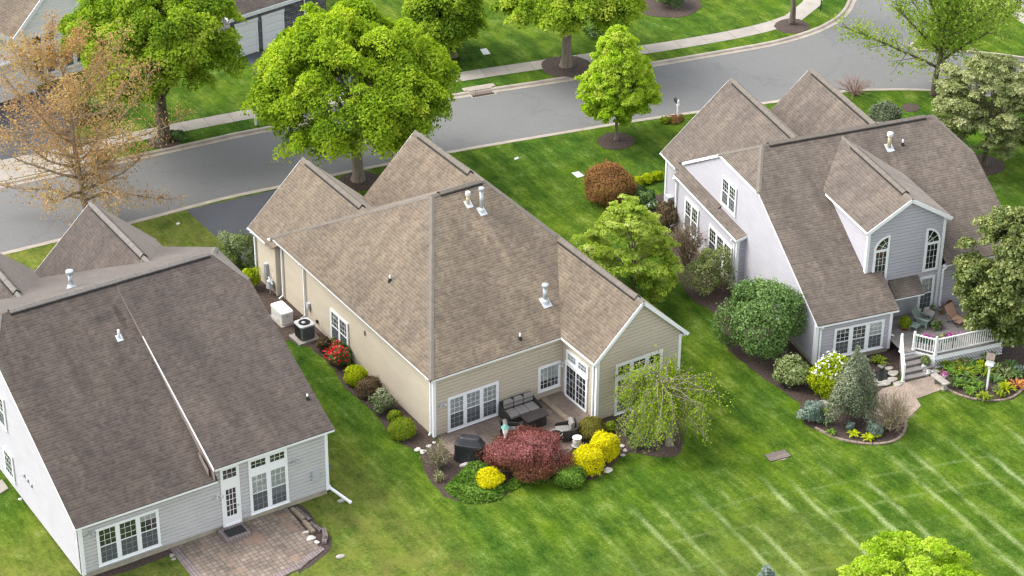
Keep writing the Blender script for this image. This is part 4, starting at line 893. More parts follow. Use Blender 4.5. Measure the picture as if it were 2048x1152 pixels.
# ------------------------------------------------------------------ right house (lavender grey siding)
HRo = thing('house', 'lavender grey house with taupe roof, gabled rear dormer and raised deck', 'house', (HR[0], HR[1], 0), HR[2])
h, s, w1, yk, yr, W = 2.586, 0.548, 4.54, 7.05, 9.458, 12.55
zR = lambda x, y: h+s*y if y < yr else h+s*yr-0.60*(y-yr)
zrr = zR(0, yr); zk = zR(0, yk); yk2 = yr+(zrr-zk)/0.60; rl, rr_ = 1.30, 11.30
zRf = lambda x, y: min(zR(x, y), zrr-(rl-x)*(zrr-zk)/rl, zrr-(x-rr_)*(zrr-zk)/(W-rr_))
YF = 17.5; zfe = zR(0, YF); t3 = 1.70
rfR = roof_planes(HRo, [[(0, 0, h), (w1, 0, h), (w1, 2.6, zR(0, 2.6)), (w1, yr, zrr), (rl, yr, zrr), (0, yk, zk)],
                        [(w1, 3.0, zR(0, 3.0)), (8.1, 3.0, zR(0, 3.0)), (8.1, yr, zrr), (w1, yr, zrr)],
                        [(8.1, t3, zR(0, t3)), (W, t3, zR(0, t3)), (W, yk, zk), (rr_, yr, zrr), (8.1, yr, zrr)],
                        [(0, yk, zk), (rl, yr, zrr), (0, yk2, zk)], [(W, yk, zk), (W, yk2, zk), (rr_, yr, zrr)],
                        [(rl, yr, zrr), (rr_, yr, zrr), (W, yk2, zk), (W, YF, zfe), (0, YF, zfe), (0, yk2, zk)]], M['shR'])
ridge_vent(rfR, (rl+0.35, yr, zrr), (rr_-0.5, yr, zrr), zR, M['capC']); cap(rfR, (rl, yr, zrr), (rl+0.35, yr, zrr), zR, 0.13, 0.022, M['capC']); cap(rfR, (rr_-0.5, yr, zrr), (rr_, yr, zrr), zR, 0.13, 0.022, M['capC'])
cap(rfR, (rl, yr, zrr), (0, yk, zk), zRf, 0.13, 0.022, M['capC']); cap(rfR, (rr_, yr, zrr), (W, yk, zk), zRf, 0.13, 0.022, M['capC']); cap(rfR, (0, yk2, zk), (rl, yr, zrr), zRf, 0.13, 0.022, M['capC'])
dl, dr, yd, hd, zd = 3.42, 8.185, 1.884, 6.186, 7.62; md = (dl+dr)/2; ds = (zd-hd)/(md-dl)
zD = lambda x, y: zd-ds*abs(x-md)
ye = (hd-h)/s; yb = (zd-h)/s
dmr = roof_planes(HRo, [[(dl, yd, hd), (dl, ye, hd), (md, yb, zd), (md, yd, zd)], [(md, yd, zd), (md, yb, zd), (dr, ye, hd), (dr, yd, hd)]], M['shR'])
ridge_vent(dmr, (md, yd+0.7, zd), (md, yb-1.2, zd), zD, M['capC']); cap(dmr, (md, yd-0.02, zd), (md, yd+0.7, zd), zD, 0.13, 0.022, M['capC']); cap(dmr, (md, yb-1.2, zd), (md, yb, zd), zD, 0.13, 0.022, M['capC'])
gR = lambda x, y: 7.163-0.95*abs(x-3.885)
b1 = roof_planes(HRo, [[(-0.185, 11.3, 3.3), (-0.185, 18.35, 3.3), (3.885, 18.35, 7.163), (3.885, 10.0, 7.163)], [(3.885, 10.0, 7.163), (3.885, 18.35, 7.163), (7.95, 18.35, 3.3), (7.95, 11.0, 3.3)]], M['shR'])
ridge_vent(b1, (3.885, 10.6, 7.163), (3.885, 17.9, 7.163), gR, M['capC']); cap(b1, (3.885, 17.9, 7.163), (3.885, 18.37, 7.163), gR, 0.13, 0.022, M['capC'])
gR2 = lambda x, y: 7.163-0.95*abs(x-8.56)
b2 = roof_planes(HRo, [[(5.2, 11.0, 3.97), (5.2, 17.97, 3.97), (8.56, 17.97, 7.163), (8.56, 10.0, 7.163)], [(8.56, 10.0, 7.163), (8.56, 17.97, 7.163), (12.6, 17.97, 3.3), (12.6, 11.0, 3.3)]], M['shR'])
ridge_vent(b2, (8.56, 10.6, 7.163), (8.56, 17.5, 7.163), gR2, M['capC']); cap(b2, (8.56, 17.5, 7.163), (8.56, 17.99, 7.163), gR2, 0.13, 0.022, M['capC'])
zAdd = lambda x: 3.47-0.31*(0.3-x)
ad = roof_planes(HRo, [[(-0.5, 8.15, zAdd(-0.5)), (0.16, 8.15, zAdd(0.16)), (0.16, 15.9, zAdd(0.16)), (-0.5, 15.9, zAdd(-0.5))]], M['shR'])
q = on(HR, zR, 1778, 294); flue(rfR, q, 0.78, 0.10, 0.17, 'brass', 'pvc', slope=(0, -s)); boot(rfR, on(HR, zR, 1805, 290), 0.42)
foundation(HRo, 0.14, 4.28, 0.33, 17, 0.25); foundation(HRo, 4.2, 12.2, 2.13, 17, 0.25); foundation(HRo, -0.33, 0.3, 8.35, 15.7, 0.25); foundation(HRo, 0.08, 7.6, 16, 18.1, 0.2)
S = lambda y: 18.1-y
fbr = Frame((0.1, 0.3), (1, 0), (0, -1)); flr = Frame((0.1, 18.1), (0, -1), (-1, 0)); fgr = Frame((0.0, 2.1), (1, 0), (0, -1)); far_ = Frame((-0.35, 18.1), (0, -1), (-1, 0))
wall(HRo, (0.1, 0.3), (1, 0), (0, -1), [[(0, 0.25), (4.2, 0.25), (4.2, 2.46), (0, 2.46)]], M['grey'])
wall(HRo, (0.1, 18.1), (0, -1), (-1, 0), [[(S(16.5), 0.25), (S(0.3), 0.25), (S(0.3), 2.6), (S(yk), zk-0.10), (S(yk2), zk-0.10), (S(16.5), 3.55)]], M['grey'])
wall(HRo, (0.1, 18.1), (0, -1), (-1, 0), [[(0, 0.2), (S(16.4), 0.2), (S(16.4), 3.2), (0, 3.2)]], M['grey'])
wall(HRo, (4.30, 0.3), (0, 1), (1, 0), [[(0, 0.25), (1.8, 0.25), (1.8, 3.5), (0, 2.55)]], M['grey'])
wall(HRo, (0.0, 2.1), (1, 0), (0, -1), [[(dl+0.22, 2.4), (dr-0.22, 2.4), (dr-0.22, hd-0.02), (md, zd-0.16), (dl+0.22, hd-0.02)], [(4.3, 0.3), (dr-0.22, 0.3), (dr-0.22, 2.4), (4.3, 2.4)]], M['grey'])
wall(HRo, (dl+0.22, 9.0), (0, -1), (-1, 0), [[(2.5, 3.4), (6.9, 3.4), (6.9, hd-0.03), (2.5, hd-0.03)]], M['grey'])
wall(HRo, (dr-0.22, 2.1), (0, 1), (1, 0), [[(0, 3.3), (4.4, 3.3), (4.4, hd-0.03), (0, hd-0.03)]], M['grey'])
wall(HRo, (dr-0.22, 2.0), (1, 0), (0, -1), [[(0, 0.3), (W-dr-0.05, 0.3), (W-dr-0.05, 3.35), (0, 3.35)]], M['grey'])
wall(HRo, (W-0.25, 2.0), (0, 1), (1, 0), [[(0, 0.3), (15, 0.3), (15, 3.6), (yk2-2, zk-0.1), (yk-2, zk-0.1), (0, 3.4)]], M['grey'])
wall(HRo, (7.7, 18.1), (-1, 0), (0, 1), [[(0, 0.2), (7.6, 0.2), (7.6, 3.3), (3.8, 6.95), (0, 3.3)]], M['grey']); wall(HRo, (12.3, 17.7), (-1, 0), (0, 1), [[(0, 0.2), (7.0, 0.2), (7.0, 4.1), (3.74, 6.95), (0, 3.4)]], M['grey']); wall(HRo, (12.3, 17.0), (0, 1), (1, 0), [[(0, 0.2), (0.7, 0.2), (0.7, 3.2), (0, 3.2)]], M['grey'])
wall(HRo, (-0.35, 18.1), (0, -1), (-1, 0), [[(S(15.75), 0.25), (S(8.3), 0.25), (S(8.3), 3.14), (S(15.75), 3.14)]], M['grey'])
wall(HRo, (-0.35, 8.3), (1, 0), (0, -1), [[(0, 0.25), (0.45, 0.25), (0.45, 3.33), (0, 3.2)]], M['grey'])
corner(HRo, 0.1, 0.3, 1, 1, 0.2, 2.5, 0.13); corner(HRo, 4.30, 0.3, -1, 1, 0.2, 2.5); corner(HRo, -0.35, 8.3, 1, 1, 0.2, 3.15); corner(HRo, dl+0.22, 2.1, 1, 1, 3.7, hd-0.05); corner(HRo, dr-0.22, 2.1, -1, 1, 0.7, hd-0.05); corner(HRo, 0.1, 18.1, 1, -1, 0.2, 3.2)
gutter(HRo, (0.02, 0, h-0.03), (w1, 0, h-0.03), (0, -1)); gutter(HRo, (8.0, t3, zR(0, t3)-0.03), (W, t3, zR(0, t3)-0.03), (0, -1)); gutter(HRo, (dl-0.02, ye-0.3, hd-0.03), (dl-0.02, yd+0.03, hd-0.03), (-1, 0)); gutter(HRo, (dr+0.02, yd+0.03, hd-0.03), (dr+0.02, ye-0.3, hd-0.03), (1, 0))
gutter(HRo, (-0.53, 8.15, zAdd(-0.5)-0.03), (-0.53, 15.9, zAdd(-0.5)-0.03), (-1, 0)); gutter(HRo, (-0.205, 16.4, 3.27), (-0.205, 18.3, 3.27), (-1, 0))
soffit(HRo, [(0.05, 0.06), (4.5, 0.06), (4.5, 0.3), (0.05, 0.3)], 2.45); soffit(HRo, [(-0.45, 8.2), (-0.35, 8.2), (-0.35, 15.8), (-0.45, 15.8)], 3.12); soffit(HRo, [(8.2, 1.76), (12.5, 1.76), (12.5, 2.0), (8.2, 2.0)], 3.36)
rake(HRo, (0.02, 0.02, h), (0.02, yk, zk), 0.13); rake(HRo, (0.02, yk, zk), (0.02, yk2, zk), 0.17); rake(HRo, (0.02, yk2, zk), (0.02, 16.0, zR(0, 16.0)), 0.17); rake(HRo, (4.52, 0.02, h), (4.52, 2.1, zR(0, 2.1)), 0.13)
rake(HRo, (dl-0.03, yd-0.02, hd-0.01), (md, yd-0.02, zd+0.02), 0.19); rake(HRo, (dr+0.03, yd-0.02, hd-0.01), (md, yd-0.02, zd+0.02), 0.19); rake(HRo, (-0.5, 8.14, zAdd(-0.5)), (0.12, 8.14, zAdd(0.12)), 0.15)
rake(HRo, (-0.2, 18.37, 3.3), (3.885, 18.37, 7.18), drop=0.075); rake(HRo, (7.95, 18.37, 3.3), (3.885, 18.37, 7.18), drop=0.075); rake(HRo, (5.3, 17.99, 4.05), (8.56, 17.99, 7.18), drop=0.075); rake(HRo, (12.6, 17.99, 3.3), (8.56, 17.99, 7.18), drop=0.075)
downspout(HRo, 0.32, 0.3, (0, -1), 2.52); downspout(HRo, -0.35, 8.48, (-1, 0), 3.18); downspout(HRo, -0.35, 15.65, (-1, 0), 3.18); downspout(HRo, 4.30, 0.42, (1, 0), 2.5, z0=0.8); downspout(HRo, dr-0.1, 2.0, (0, -1), 3.42, z0=0.9)
window(HRo, fbr, 1.0-0.0, 3.80, 0.38, 2.06, 3, 'dh', (3, 3), [0.0, 0.0, 0.5], mull=0.16, label='triple window behind the flowering bush')
window(HRo, flr, S(11.22), S(9.52), 3.78, 5.40, 2, 'dh', (3, 3), [0.0, 0.0], mull=0.10, screen=True)
window(HRo, far_, S(14.55), S(12.84), 0.65, 2.50, 2, 'dh', (3, 3), [0.0, 0.0], mull=0.10, screen=True); window(HRo, far_, S(11.52), S(8.76), 0.60, 2.40, 3, 'dh', (3, 3), [0, 0, 0], mull=0.14)
window(HRo, fgr, 6.84, 7.72, 0.85, 2.82, 1, 'dh', (3, 3), 0.5, lowgrid=True)
def quarter(a_in, a_out, z0, zs, zt):
    """Tall window with a quarter-round head; a_in = the upright inner side."""
    fm = MB(); gm = MB(); rm = MB(); R = abs(a_out-a_in); sg = 1 if a_out > a_in else -1; t = 0.10; n = 12
    ap = lambda r, k: (a_in+sg*r*sin(pi/2*k/n), zs+(zt-zs)*r/R*cos(pi/2*k/n))
    for k in range(n):
        fgr.xbox(fm, [ap(R, k), ap(R-t, k), ap(R-t, k+1), ap(R, k+1)] if sg < 0 else [ap(R, k), ap(R, k+1), ap(R-t, k+1), ap(R-t, k)], 0, 0.06)
    a0, a1 = min(a_in, a_out), max(a_in, a_out)
    fgr.box(fm, a_in-sg*0.0 if sg > 0 else a_in-t, a_in+t if sg > 0 else a_in, z0, zt-t, 0, 0.06)
    fgr.box(fm, a_out-t if sg > 0 else a_out, a_out if sg > 0 else a_out+t, z0, zs, 0, 0.058); fgr.box(fm, a0+t, a1-t, z0, z0+t, 0, 0.056); fgr.box(fm, a0+t, a1-t, zs-0.05, zs+0.05, 0, 0.056)
    sash(fgr, fm, a0+t, a1-t, z0+t, zs-0.05, 3, 4)
    for k in (4, 8):
        p, q_ = ap(0.10, k), ap(R-t, k); fm.bar(fgr.P(*p, 0.042), fgr.P(*q_, 0.042), MUN, MUN)
    for k in range(n):
        p, q_ = ap(R*0.52, k), ap(R*0.52, k+1); fm.bar(fgr.P(*p, 0.042), fgr.P(*q_, 0.042), MUN, MUN)
    poly = [(a_in, zs)]+[ap(R-0.02, k) for k in range(n+1)]
    for mm, kk in ((rm, 0.0235), (gm, 0.034)):
        fgr.quad(mm, a0+0.02, a1-0.02, z0+0.02, zs, kk)
        pp = [fgr.P(*p, kk) for p in (poly if sg < 0 else poly[::-1])]; mm.poly(pp)
    o = fm.build('arched_window', M['trim'], HRo); rm.build('dim_room_panel', M['room'], o); gm.build('pane', M['glass'], o); return o
quarter(4.86, 4.00, 3.14, 4.88, 5.68); quarter(6.93, 7.79, 3.12, 4.75, 5.64)
sh = roof_planes(HRo, [[(4.86, 0.95, 2.60), (6.52, 0.95, 2.60), (6.72, 2.1, 3.0), (5.0, 2.1, 3.0)]], M['shR'], 'porch_roof'); m = MB(); m.box(4.86, 6.52, 0.955, 0.99, 2.48, 2.56); m.build('fascia', M['trim'], sh); m = MB(); m.prism([(4.9, 1.0, 2.5), (6.5, 1.0, 2.5), (6.7, 2.08, 2.5), (5.0, 2.08, 2.5)], (0, 0, -0.02)); m.build('soffit', M['soffit'], sh)
flood_lamp(HRo, fgr, 5.35, 2.1)
m = MB(); fgr.box(m, 5.5, 6.5, 0.78, 2.35, 0, 0.05); fgr.box(m, 5.58, 6.42, 0.82, 2.28, 0.05, 0.06); dd = m.build('door', M['greybox'], HRo); m = MB(); m.tube([fgr.P(5.66, 1.6, 0.06), fgr.P(5.66, 1.6, 0.12)], 0.03, 8); m.build('handle', M['galv'], dd)
wall_box(HRo, flr, S(17.2), 0.7, 0.5, 0.9, 0.35, 'greybox', 'meter_box')

# ------------------------------------------------------------------ deck behind the right house
DK = thing('deck', 'grey boarded raised deck with white railing and steps beside the right house', 'deck', to_world(HR, (6.5, 0.5, 0)), HR[2])
def D(x, y, z): return (x-6.5, y-0.5, z)
outline = [(4.32, 2.05), (4.32, -1.12), (4.95, -1.12), (5.68, -1.9), (9.6, -1.9), (9.6, 2.05)]
m = MB(); yb_ = -1.9
while yb_ < 2.02:
    y1 = min(yb_+0.138, 2.05)
    if y1 <= -1.12: x0 = 5.68-(yb_+1.9)*0.73/0.78; x0 = max(4.95, x0)
    else: x0 = 4.32
    m.prism([D(x0, yb_, 0.75), D(9.6, yb_, 0.75), D(9.6, y1, 0.75), D(x0, y1, 0.75)], (0, 0, -0.03), tone=rk.uniform(0.2, 0.8)); yb_ += 0.146
m.build('decking', M['deck'], DK)
m = MB()
for a, b in zip(outline[1:4], outline[2:5]): m.bar(D(*a, 0.62), D(*b, 0.62), 0.05, 0.19)
m.bar(D(9.6, -1.9, 0.62), D(9.6, 2.0, 0.62), 0.05, 0.19)
m.prism([D(4.95, -1.16, 0.55), D(5.66, -1.93, 0.55), D(5.66, -1.93, 0), D(4.95, -1.16, 0)], (0.02, 0.02, 0)); m.build('fascia', M['vinyl'], DK)
m = MB()                                            # diagonal lattice skirt
x0, x1, z0, z1 = 5.7, 9.55, 0.02, 0.53
k = x0-(z1-z0)
while k < x1:
    for sgn in (1, -1):
        a = [(k, z0), (k+(z1-z0), z1)] if sgn > 0 else [(k+(z1-z0), z0), (k, z1)]
        (ax, az), (bx, bz) = sorted(a)
        if ax < x0: az += (bz-az)*(x0-ax)/(bx-ax); ax = x0
        if bx > x1: bz = az+(bz-az)*(x1-ax)/(bx-ax); bx = x1
        if bx-ax > 0.03: m.bar(D(ax, -1.90-0.006*sgn, az), D(bx, -1.90-0.006*sgn, bz), 0.010, 0.030)
    k += 0.165
for zz in (0.03, 0.52): m.bar(D(x0, -1.92, zz), D(x1, -1.92, zz), 0.03, 0.06)
m.build('lattice_skirt', M['vinyl'], DK)
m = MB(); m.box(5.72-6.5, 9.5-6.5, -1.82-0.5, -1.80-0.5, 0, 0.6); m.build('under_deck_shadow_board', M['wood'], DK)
def rail(parent, a, b, za, zb, posts=(True, True)):
    m = MB(); A = np.array(D(*a, za)); B = np.array(D(*b, zb)); d = B-A; L = np.linalg.norm(d[:2])
    up = np.array([0, 0, 1.]); m.bar(A+up*0.88, B+up*0.88, 0.075, 0.06); m.bar(A+up*0.12, B+up*0.12, 0.05, 0.06)
    n = max(2, int(L/0.125))
    for i in range(1, n):
        p = A+d*i/n; m.bar(p+up*0.12, p+up*0.86, 0.036, 0.036)
    o = m.build('railing', M['vinyl'], parent)
    for e, on_ in ((A, posts[0]), (B, posts[1])):
        if on_:
            pm = MB(); pm.box(e[0]-0.055, e[0]+0.055, e[1]-0.055, e[1]+0.055, e[2], e[2]+1.0); pm.lathe(e+np.array([0, 0, 1.0]), [(0.085, 0), (0.085, 0.03), (0.05, 0.07), (0.0, 0.09)], 4)
            pm.box(e[0]-0.08, e[0]+0.08, e[1]-0.08, e[1]+0.08, e[2], e[2]+0.06); pm.build('rail_post', M['vinyl'], o)
rail(DK, (4.93, -1.02), (5.69, -1.84), 0.75, 0.75); rail(DK, (5.69, -1.84), (9.5, -1.84), 0.75, 0.75, (False, True)); rail(DK, (9.5, -1.84), (9.5, 1.9), 0.75, 0.75, (False, False)); rail(DK, (4.22, -1.0), (3.62, -2.42), 0.75, 0.0)
for i in range(4):
    y1 = -1.12-0.34*i; y0 = y1-0.34; z = 0.60-0.15*i; xl = 4.18-0.15*(i+1); xr = 5.02+0.17*(i+1)
    m = MB(); m.prism([D(xl, y0, z), D(xr, y0, z), D(xr-0.1, y1, z), D(xl+0.12, y1, z)], (0, 0, -0.05), tone=0.6); m.prism([D(xl+0.03, y0+0.05, z-0.05), D(xr-0.03, y0+0.05, z-0.05), D(xr-0.1, y1, z-0.05), D(xl+0.12, y1, z-0.05)], (0, 0, -z+0.04), tone=0.15)
    m.build('step', M['deck'], DK)

# ------------------------------------------------------------------ houses across the road
F1 = (-3.54, 44.73, radians(10))
HT = thing('house', 'cream sided house with brown roof, partly hidden by the russet tree', 'house', (F1[0], F1[1], 0), F1[2])
foundation(HT, -5.5, 2.5, 0.03, 9, 0.1)
wall(HT, (-5.5, 0), (1, 0), (0, -1), [[(0, 0.1), (8.0, 0.1), (8.0, 2.75), (0, 2.75)]], M['cream']); wall(HT, (-5.5, 0.12), (1, 0), (0, -1), [[(0.1, 3.0), (7.9, 3.0), (4.0, 5.9)]], M['cream'])
wall(HT, (2.5, 0), (0, 1), (1, 0), [[(0, 0.1), (1.0, 0.1), (1.0, 2.75), (0, 2.75)]], M['cream'])
wall(HT, (1.9, 0.5), (1, 0), (0, -1), [[(0, 0.1), (5.8, 0.1), (5.8, 3.9), (2.9, 6.5), (0, 3.9)]], M['cream']); wall(HT, (7.7, 0.5), (0, 1), (1, 0), [[(0, 0.1), (9, 0.1), (9, 3.9), (0, 3.9)]], M['cream'])
zT = lambda x, y: 6.0-0.75*abs(x+1.5)
r1 = roof_planes(HT, [[(-5.8, -0.25, 2.8), (-1.5, -0.25, 6.0), (-1.5, 9, 6.0), (-5.8, 9, 2.8)], [(-1.5, -0.25, 6.0), (2.75, -0.25, 2.85), (2.75, 9, 2.85), (-1.5, 9, 6.0)]], M['shC'])
r2 = roof_planes(HT, [[(1.45, 0.2, 3.75), (4.8, 0.2, 6.75), (4.8, 10, 6.75), (1.45, 10, 3.75)], [(4.8, 0.2, 6.75), (8.15, 0.2, 3.75), (8.15, 10, 3.75), (4.8, 10, 6.75)]], M['shC'])
pent = roof_planes(HT, [[(-5.8, -0.5, 2.72), (2.8, -0.5, 2.72), (2.8, 0.12, 3.02), (-5.8, 0.12, 3.02)]], M['trim'], 'pent_roof')
for a, b in (((-5.8, -0.27, 2.8), (-1.5, -0.27, 6.02)), ((2.78, -0.27, 2.85), (-1.5, -0.27, 6.02)), ((1.42, 0.18, 3.75), (4.8, 0.18, 6.77)), ((8.18, 0.18, 3.75), (4.8, 0.18, 6.77))): rake(HT, a, b, 0.24)
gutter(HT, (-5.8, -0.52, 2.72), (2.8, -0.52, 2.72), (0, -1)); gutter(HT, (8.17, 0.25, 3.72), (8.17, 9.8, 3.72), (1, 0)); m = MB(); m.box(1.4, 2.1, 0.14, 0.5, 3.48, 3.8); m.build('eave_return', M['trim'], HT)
corner(HT, 2.5, 0, -1, 1, 0.05, 2.72); downspout(HT, 2.3, 0, (0, -1), 2.72)
ft = Frame((0, 0), (1, 0), (0, -1)); ft2 = Frame((0, 0.5), (1, 0), (0, -1))
m = MB(); ft.box(m, -3.3, -3.15, 0.1, 2.32, 0, 0.06); ft.box(m, 1.70, 1.86, 0.1, 2.32, 0, 0.06); ft.box(m, -3.15, 1.70, 2.15, 2.32, 0, 0.058)
for j in range(4): ft.box(m, -3.15, 1.70, 0.1+0.51*j, 0.59+0.51*j, 0, 0.035+0.002*(j % 2))
for j in range(4):
    for i in range(6): ft.box(m, -3.03+0.79*i, -2.40+0.79*i, 0.2+0.51*j, 0.5+0.51*j, 0.03, 0.048)
m.build('garage_door', M['door'], HT)
window(HT, ft2, 2.72, 4.55, 0.62, 3.45, 2, 'dh', (2, 2), None, transom=(2.55, 2.75, (2, 1)), mull=0.2); window(HT, ft2, 4.9, 6.6, 0.62, 3.45, 2, 'dh', (2, 2), None, transom=(2.55, 2.75, (2, 1)), mull=0.2)
flood_lamp(HT, ft, 2.15, 1.9)
F2 = (12.36, 43.17, radians(8))
HS = thing('house', 'grey stone fronted house with two white garage doors', 'house', (F2[0], F2[1], 0), F2[2])
m = MB(); fs = Frame((0, 0), (1, 0), (0, -1))
m.poly([fs.P(-1.2, 0, 0), fs.P(6.2, 0, 0), fs.P(6.2, 2.9, 0), fs.P(-1.2, 2.9, 0)], uv=[(0, 0), (7.4, 0), (7.4, 2.9), (0, 2.9)]); m.poly([(6.2, 0, 0), (6.2, 9, 0), (6.2, 9, 2.9), (6.2, 0, 2.9)], uv=[(0, 0), (8, 0), (8, 2.9), (0, 2.9)]); m.poly([(-1.2, 9, 0), (-1.2, 0, 0), (-1.2, 0, 2.9), (-1.2, 9, 2.9)], uv=[(0, 0), (8, 0), (8, 2.9), (0, 2.9)])
m.build('wall', M['ledge'], HS)
roof_planes(HS, [[(-1.6, -0.45, 3.05), (6.6, -0.45, 3.05), (6.6, 4.5, 5.9), (-1.6, 4.5, 5.9)], [(-1.6, 4.5, 5.9), (6.6, 4.5, 5.9), (6.6, 9.5, 3.05), (-1.6, 9.5, 3.05)]], M['shL'])
wall(HS, (6.2, 0.0), (0, 1), (1, 0), [[(0, 2.9), (9.0, 2.9), (4.5, 5.7)]], M['cream']); wall(HS, (-1.2, 9.0), (0, -1), (-1, 0), [[(0, 2.9), (9.0, 2.9), (4.5, 5.7)]], M['cream']); wall(HS, (6.2, 9.0), (-1, 0), (0, 1), [[(0, 0.1), (7.4, 0.1), (7.4, 2.9), (0, 2.9)]], M['cream'])
for sx_ in (-1.62, 6.62): rake(HS, (sx_, -0.45, 3.05), (sx_, 4.5, 5.9)); rake(HS, (sx_, 9.5, 3.05), (sx_, 4.5, 5.9))
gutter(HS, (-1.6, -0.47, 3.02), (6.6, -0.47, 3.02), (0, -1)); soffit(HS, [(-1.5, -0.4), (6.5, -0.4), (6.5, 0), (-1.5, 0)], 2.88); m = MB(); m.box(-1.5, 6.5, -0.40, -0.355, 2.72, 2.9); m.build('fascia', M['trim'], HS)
for a in (-0.75, 1.28):
    m = MB(); fs.box(m, a-0.12, a, 0, 2.16, 0, 0.06); fs.box(m, a+1.45, a+1.57, 0, 2.16, 0, 0.06); fs.box(m, a-0.16, a+1.61, 2.16, 2.34, 0, 0.08)
    for j in range(4): fs.box(m, a, a+1.45, 0.02+0.53*j, 0.53+0.53*j, 0, 0.03+0.002*(j % 2))
    for j in range(4):
        for i in range(3): fs.box(m, a+0.06+0.46*i, a+0.44+0.46*i, 0.12+0.53*j, 0.43+0.53*j, 0.03, 0.044)
    m.build('garage_door', M['door'], HS)
downspout(HS, 4.45, 0, (0, -1), 3.0)
# ------------------------------------------------------------------ planting kit
def rng_for(*k): return np.random.default_rng(abs(hash(tuple(round(float(x), 2) for x in k))) % (2**31))
def unit(rg, n):
    v = rg.normal(size=(n, 3)); return v/np.linalg.norm(v, axis=1, keepdims=True)
def lobe_leaves(rg, cs, rs, per, size, up=0.45, squash=0.75, tones=None, spread=0.15, droop=0.0, sub=6):
    """Leaves on the shells of many small sprays, several sprays to a bough."""
    P, N, S, T = [], [], [], []; mean = np.mean(rs)
    for i, (c, r) in enumerate(zip(cs, rs)):
        dd = unit(rg, sub); dd[:, 2] = np.where(dd[:, 2] < -0.3, -dd[:, 2], dd[:, 2])
        for k in range(sub):
            sr = r*rg.uniform(0.40, 0.62); sc = c+dd[k]*(r-sr*0.8)*np.array([1, 1, squash]); n = max(5, int(per/sub*(r/mean)**2*(sr/r/0.5)**2)); tk = tones[i]+rg.normal()*0.11
            d = unit(rg, n); d[:, 2] = np.where(d[:, 2] < -0.25, -d[:, 2]*0.8, d[:, 2]); q = sc+d*sr*rg.uniform(0.5, 1.12, (n, 1))*np.array([1, 1, squash]); rel = (q-c)/r
            q[:, 2] -= droop*r*(rel[:, 0]**2+rel[:, 1]**2)
            P.append(q); N.append(d*0.9+rg.normal(size=(n, 3))*0.55+np.array([0, 0, up])); S.append(size*rg.uniform(0.6, 1.35, n)); T.append(tk+rg.normal(size=n)*spread)
    return np.concatenate(P), np.concatenate(N), np.concatenate(S), np.concatenate(T)
def crown_px(base, cx, cy, w_, h_):
    """Crown centre and radii from its extent in view, standing over the trunk base."""
    b = np.array(base, float); s = scale_at(b); lat = (cx-PR(b)[0])/s
    c = b+np.array([RT[0], RT[1], 0])*lat; rx = w_/2/s; half = h_/2/s
    rz = sqrt(max(half**2-(0.52*rx)**2, (0.45*rx)**2))/0.86
    c[2] += height_for(np.array([c[0], c[1], b[2]]), cy); return c, rx, rz
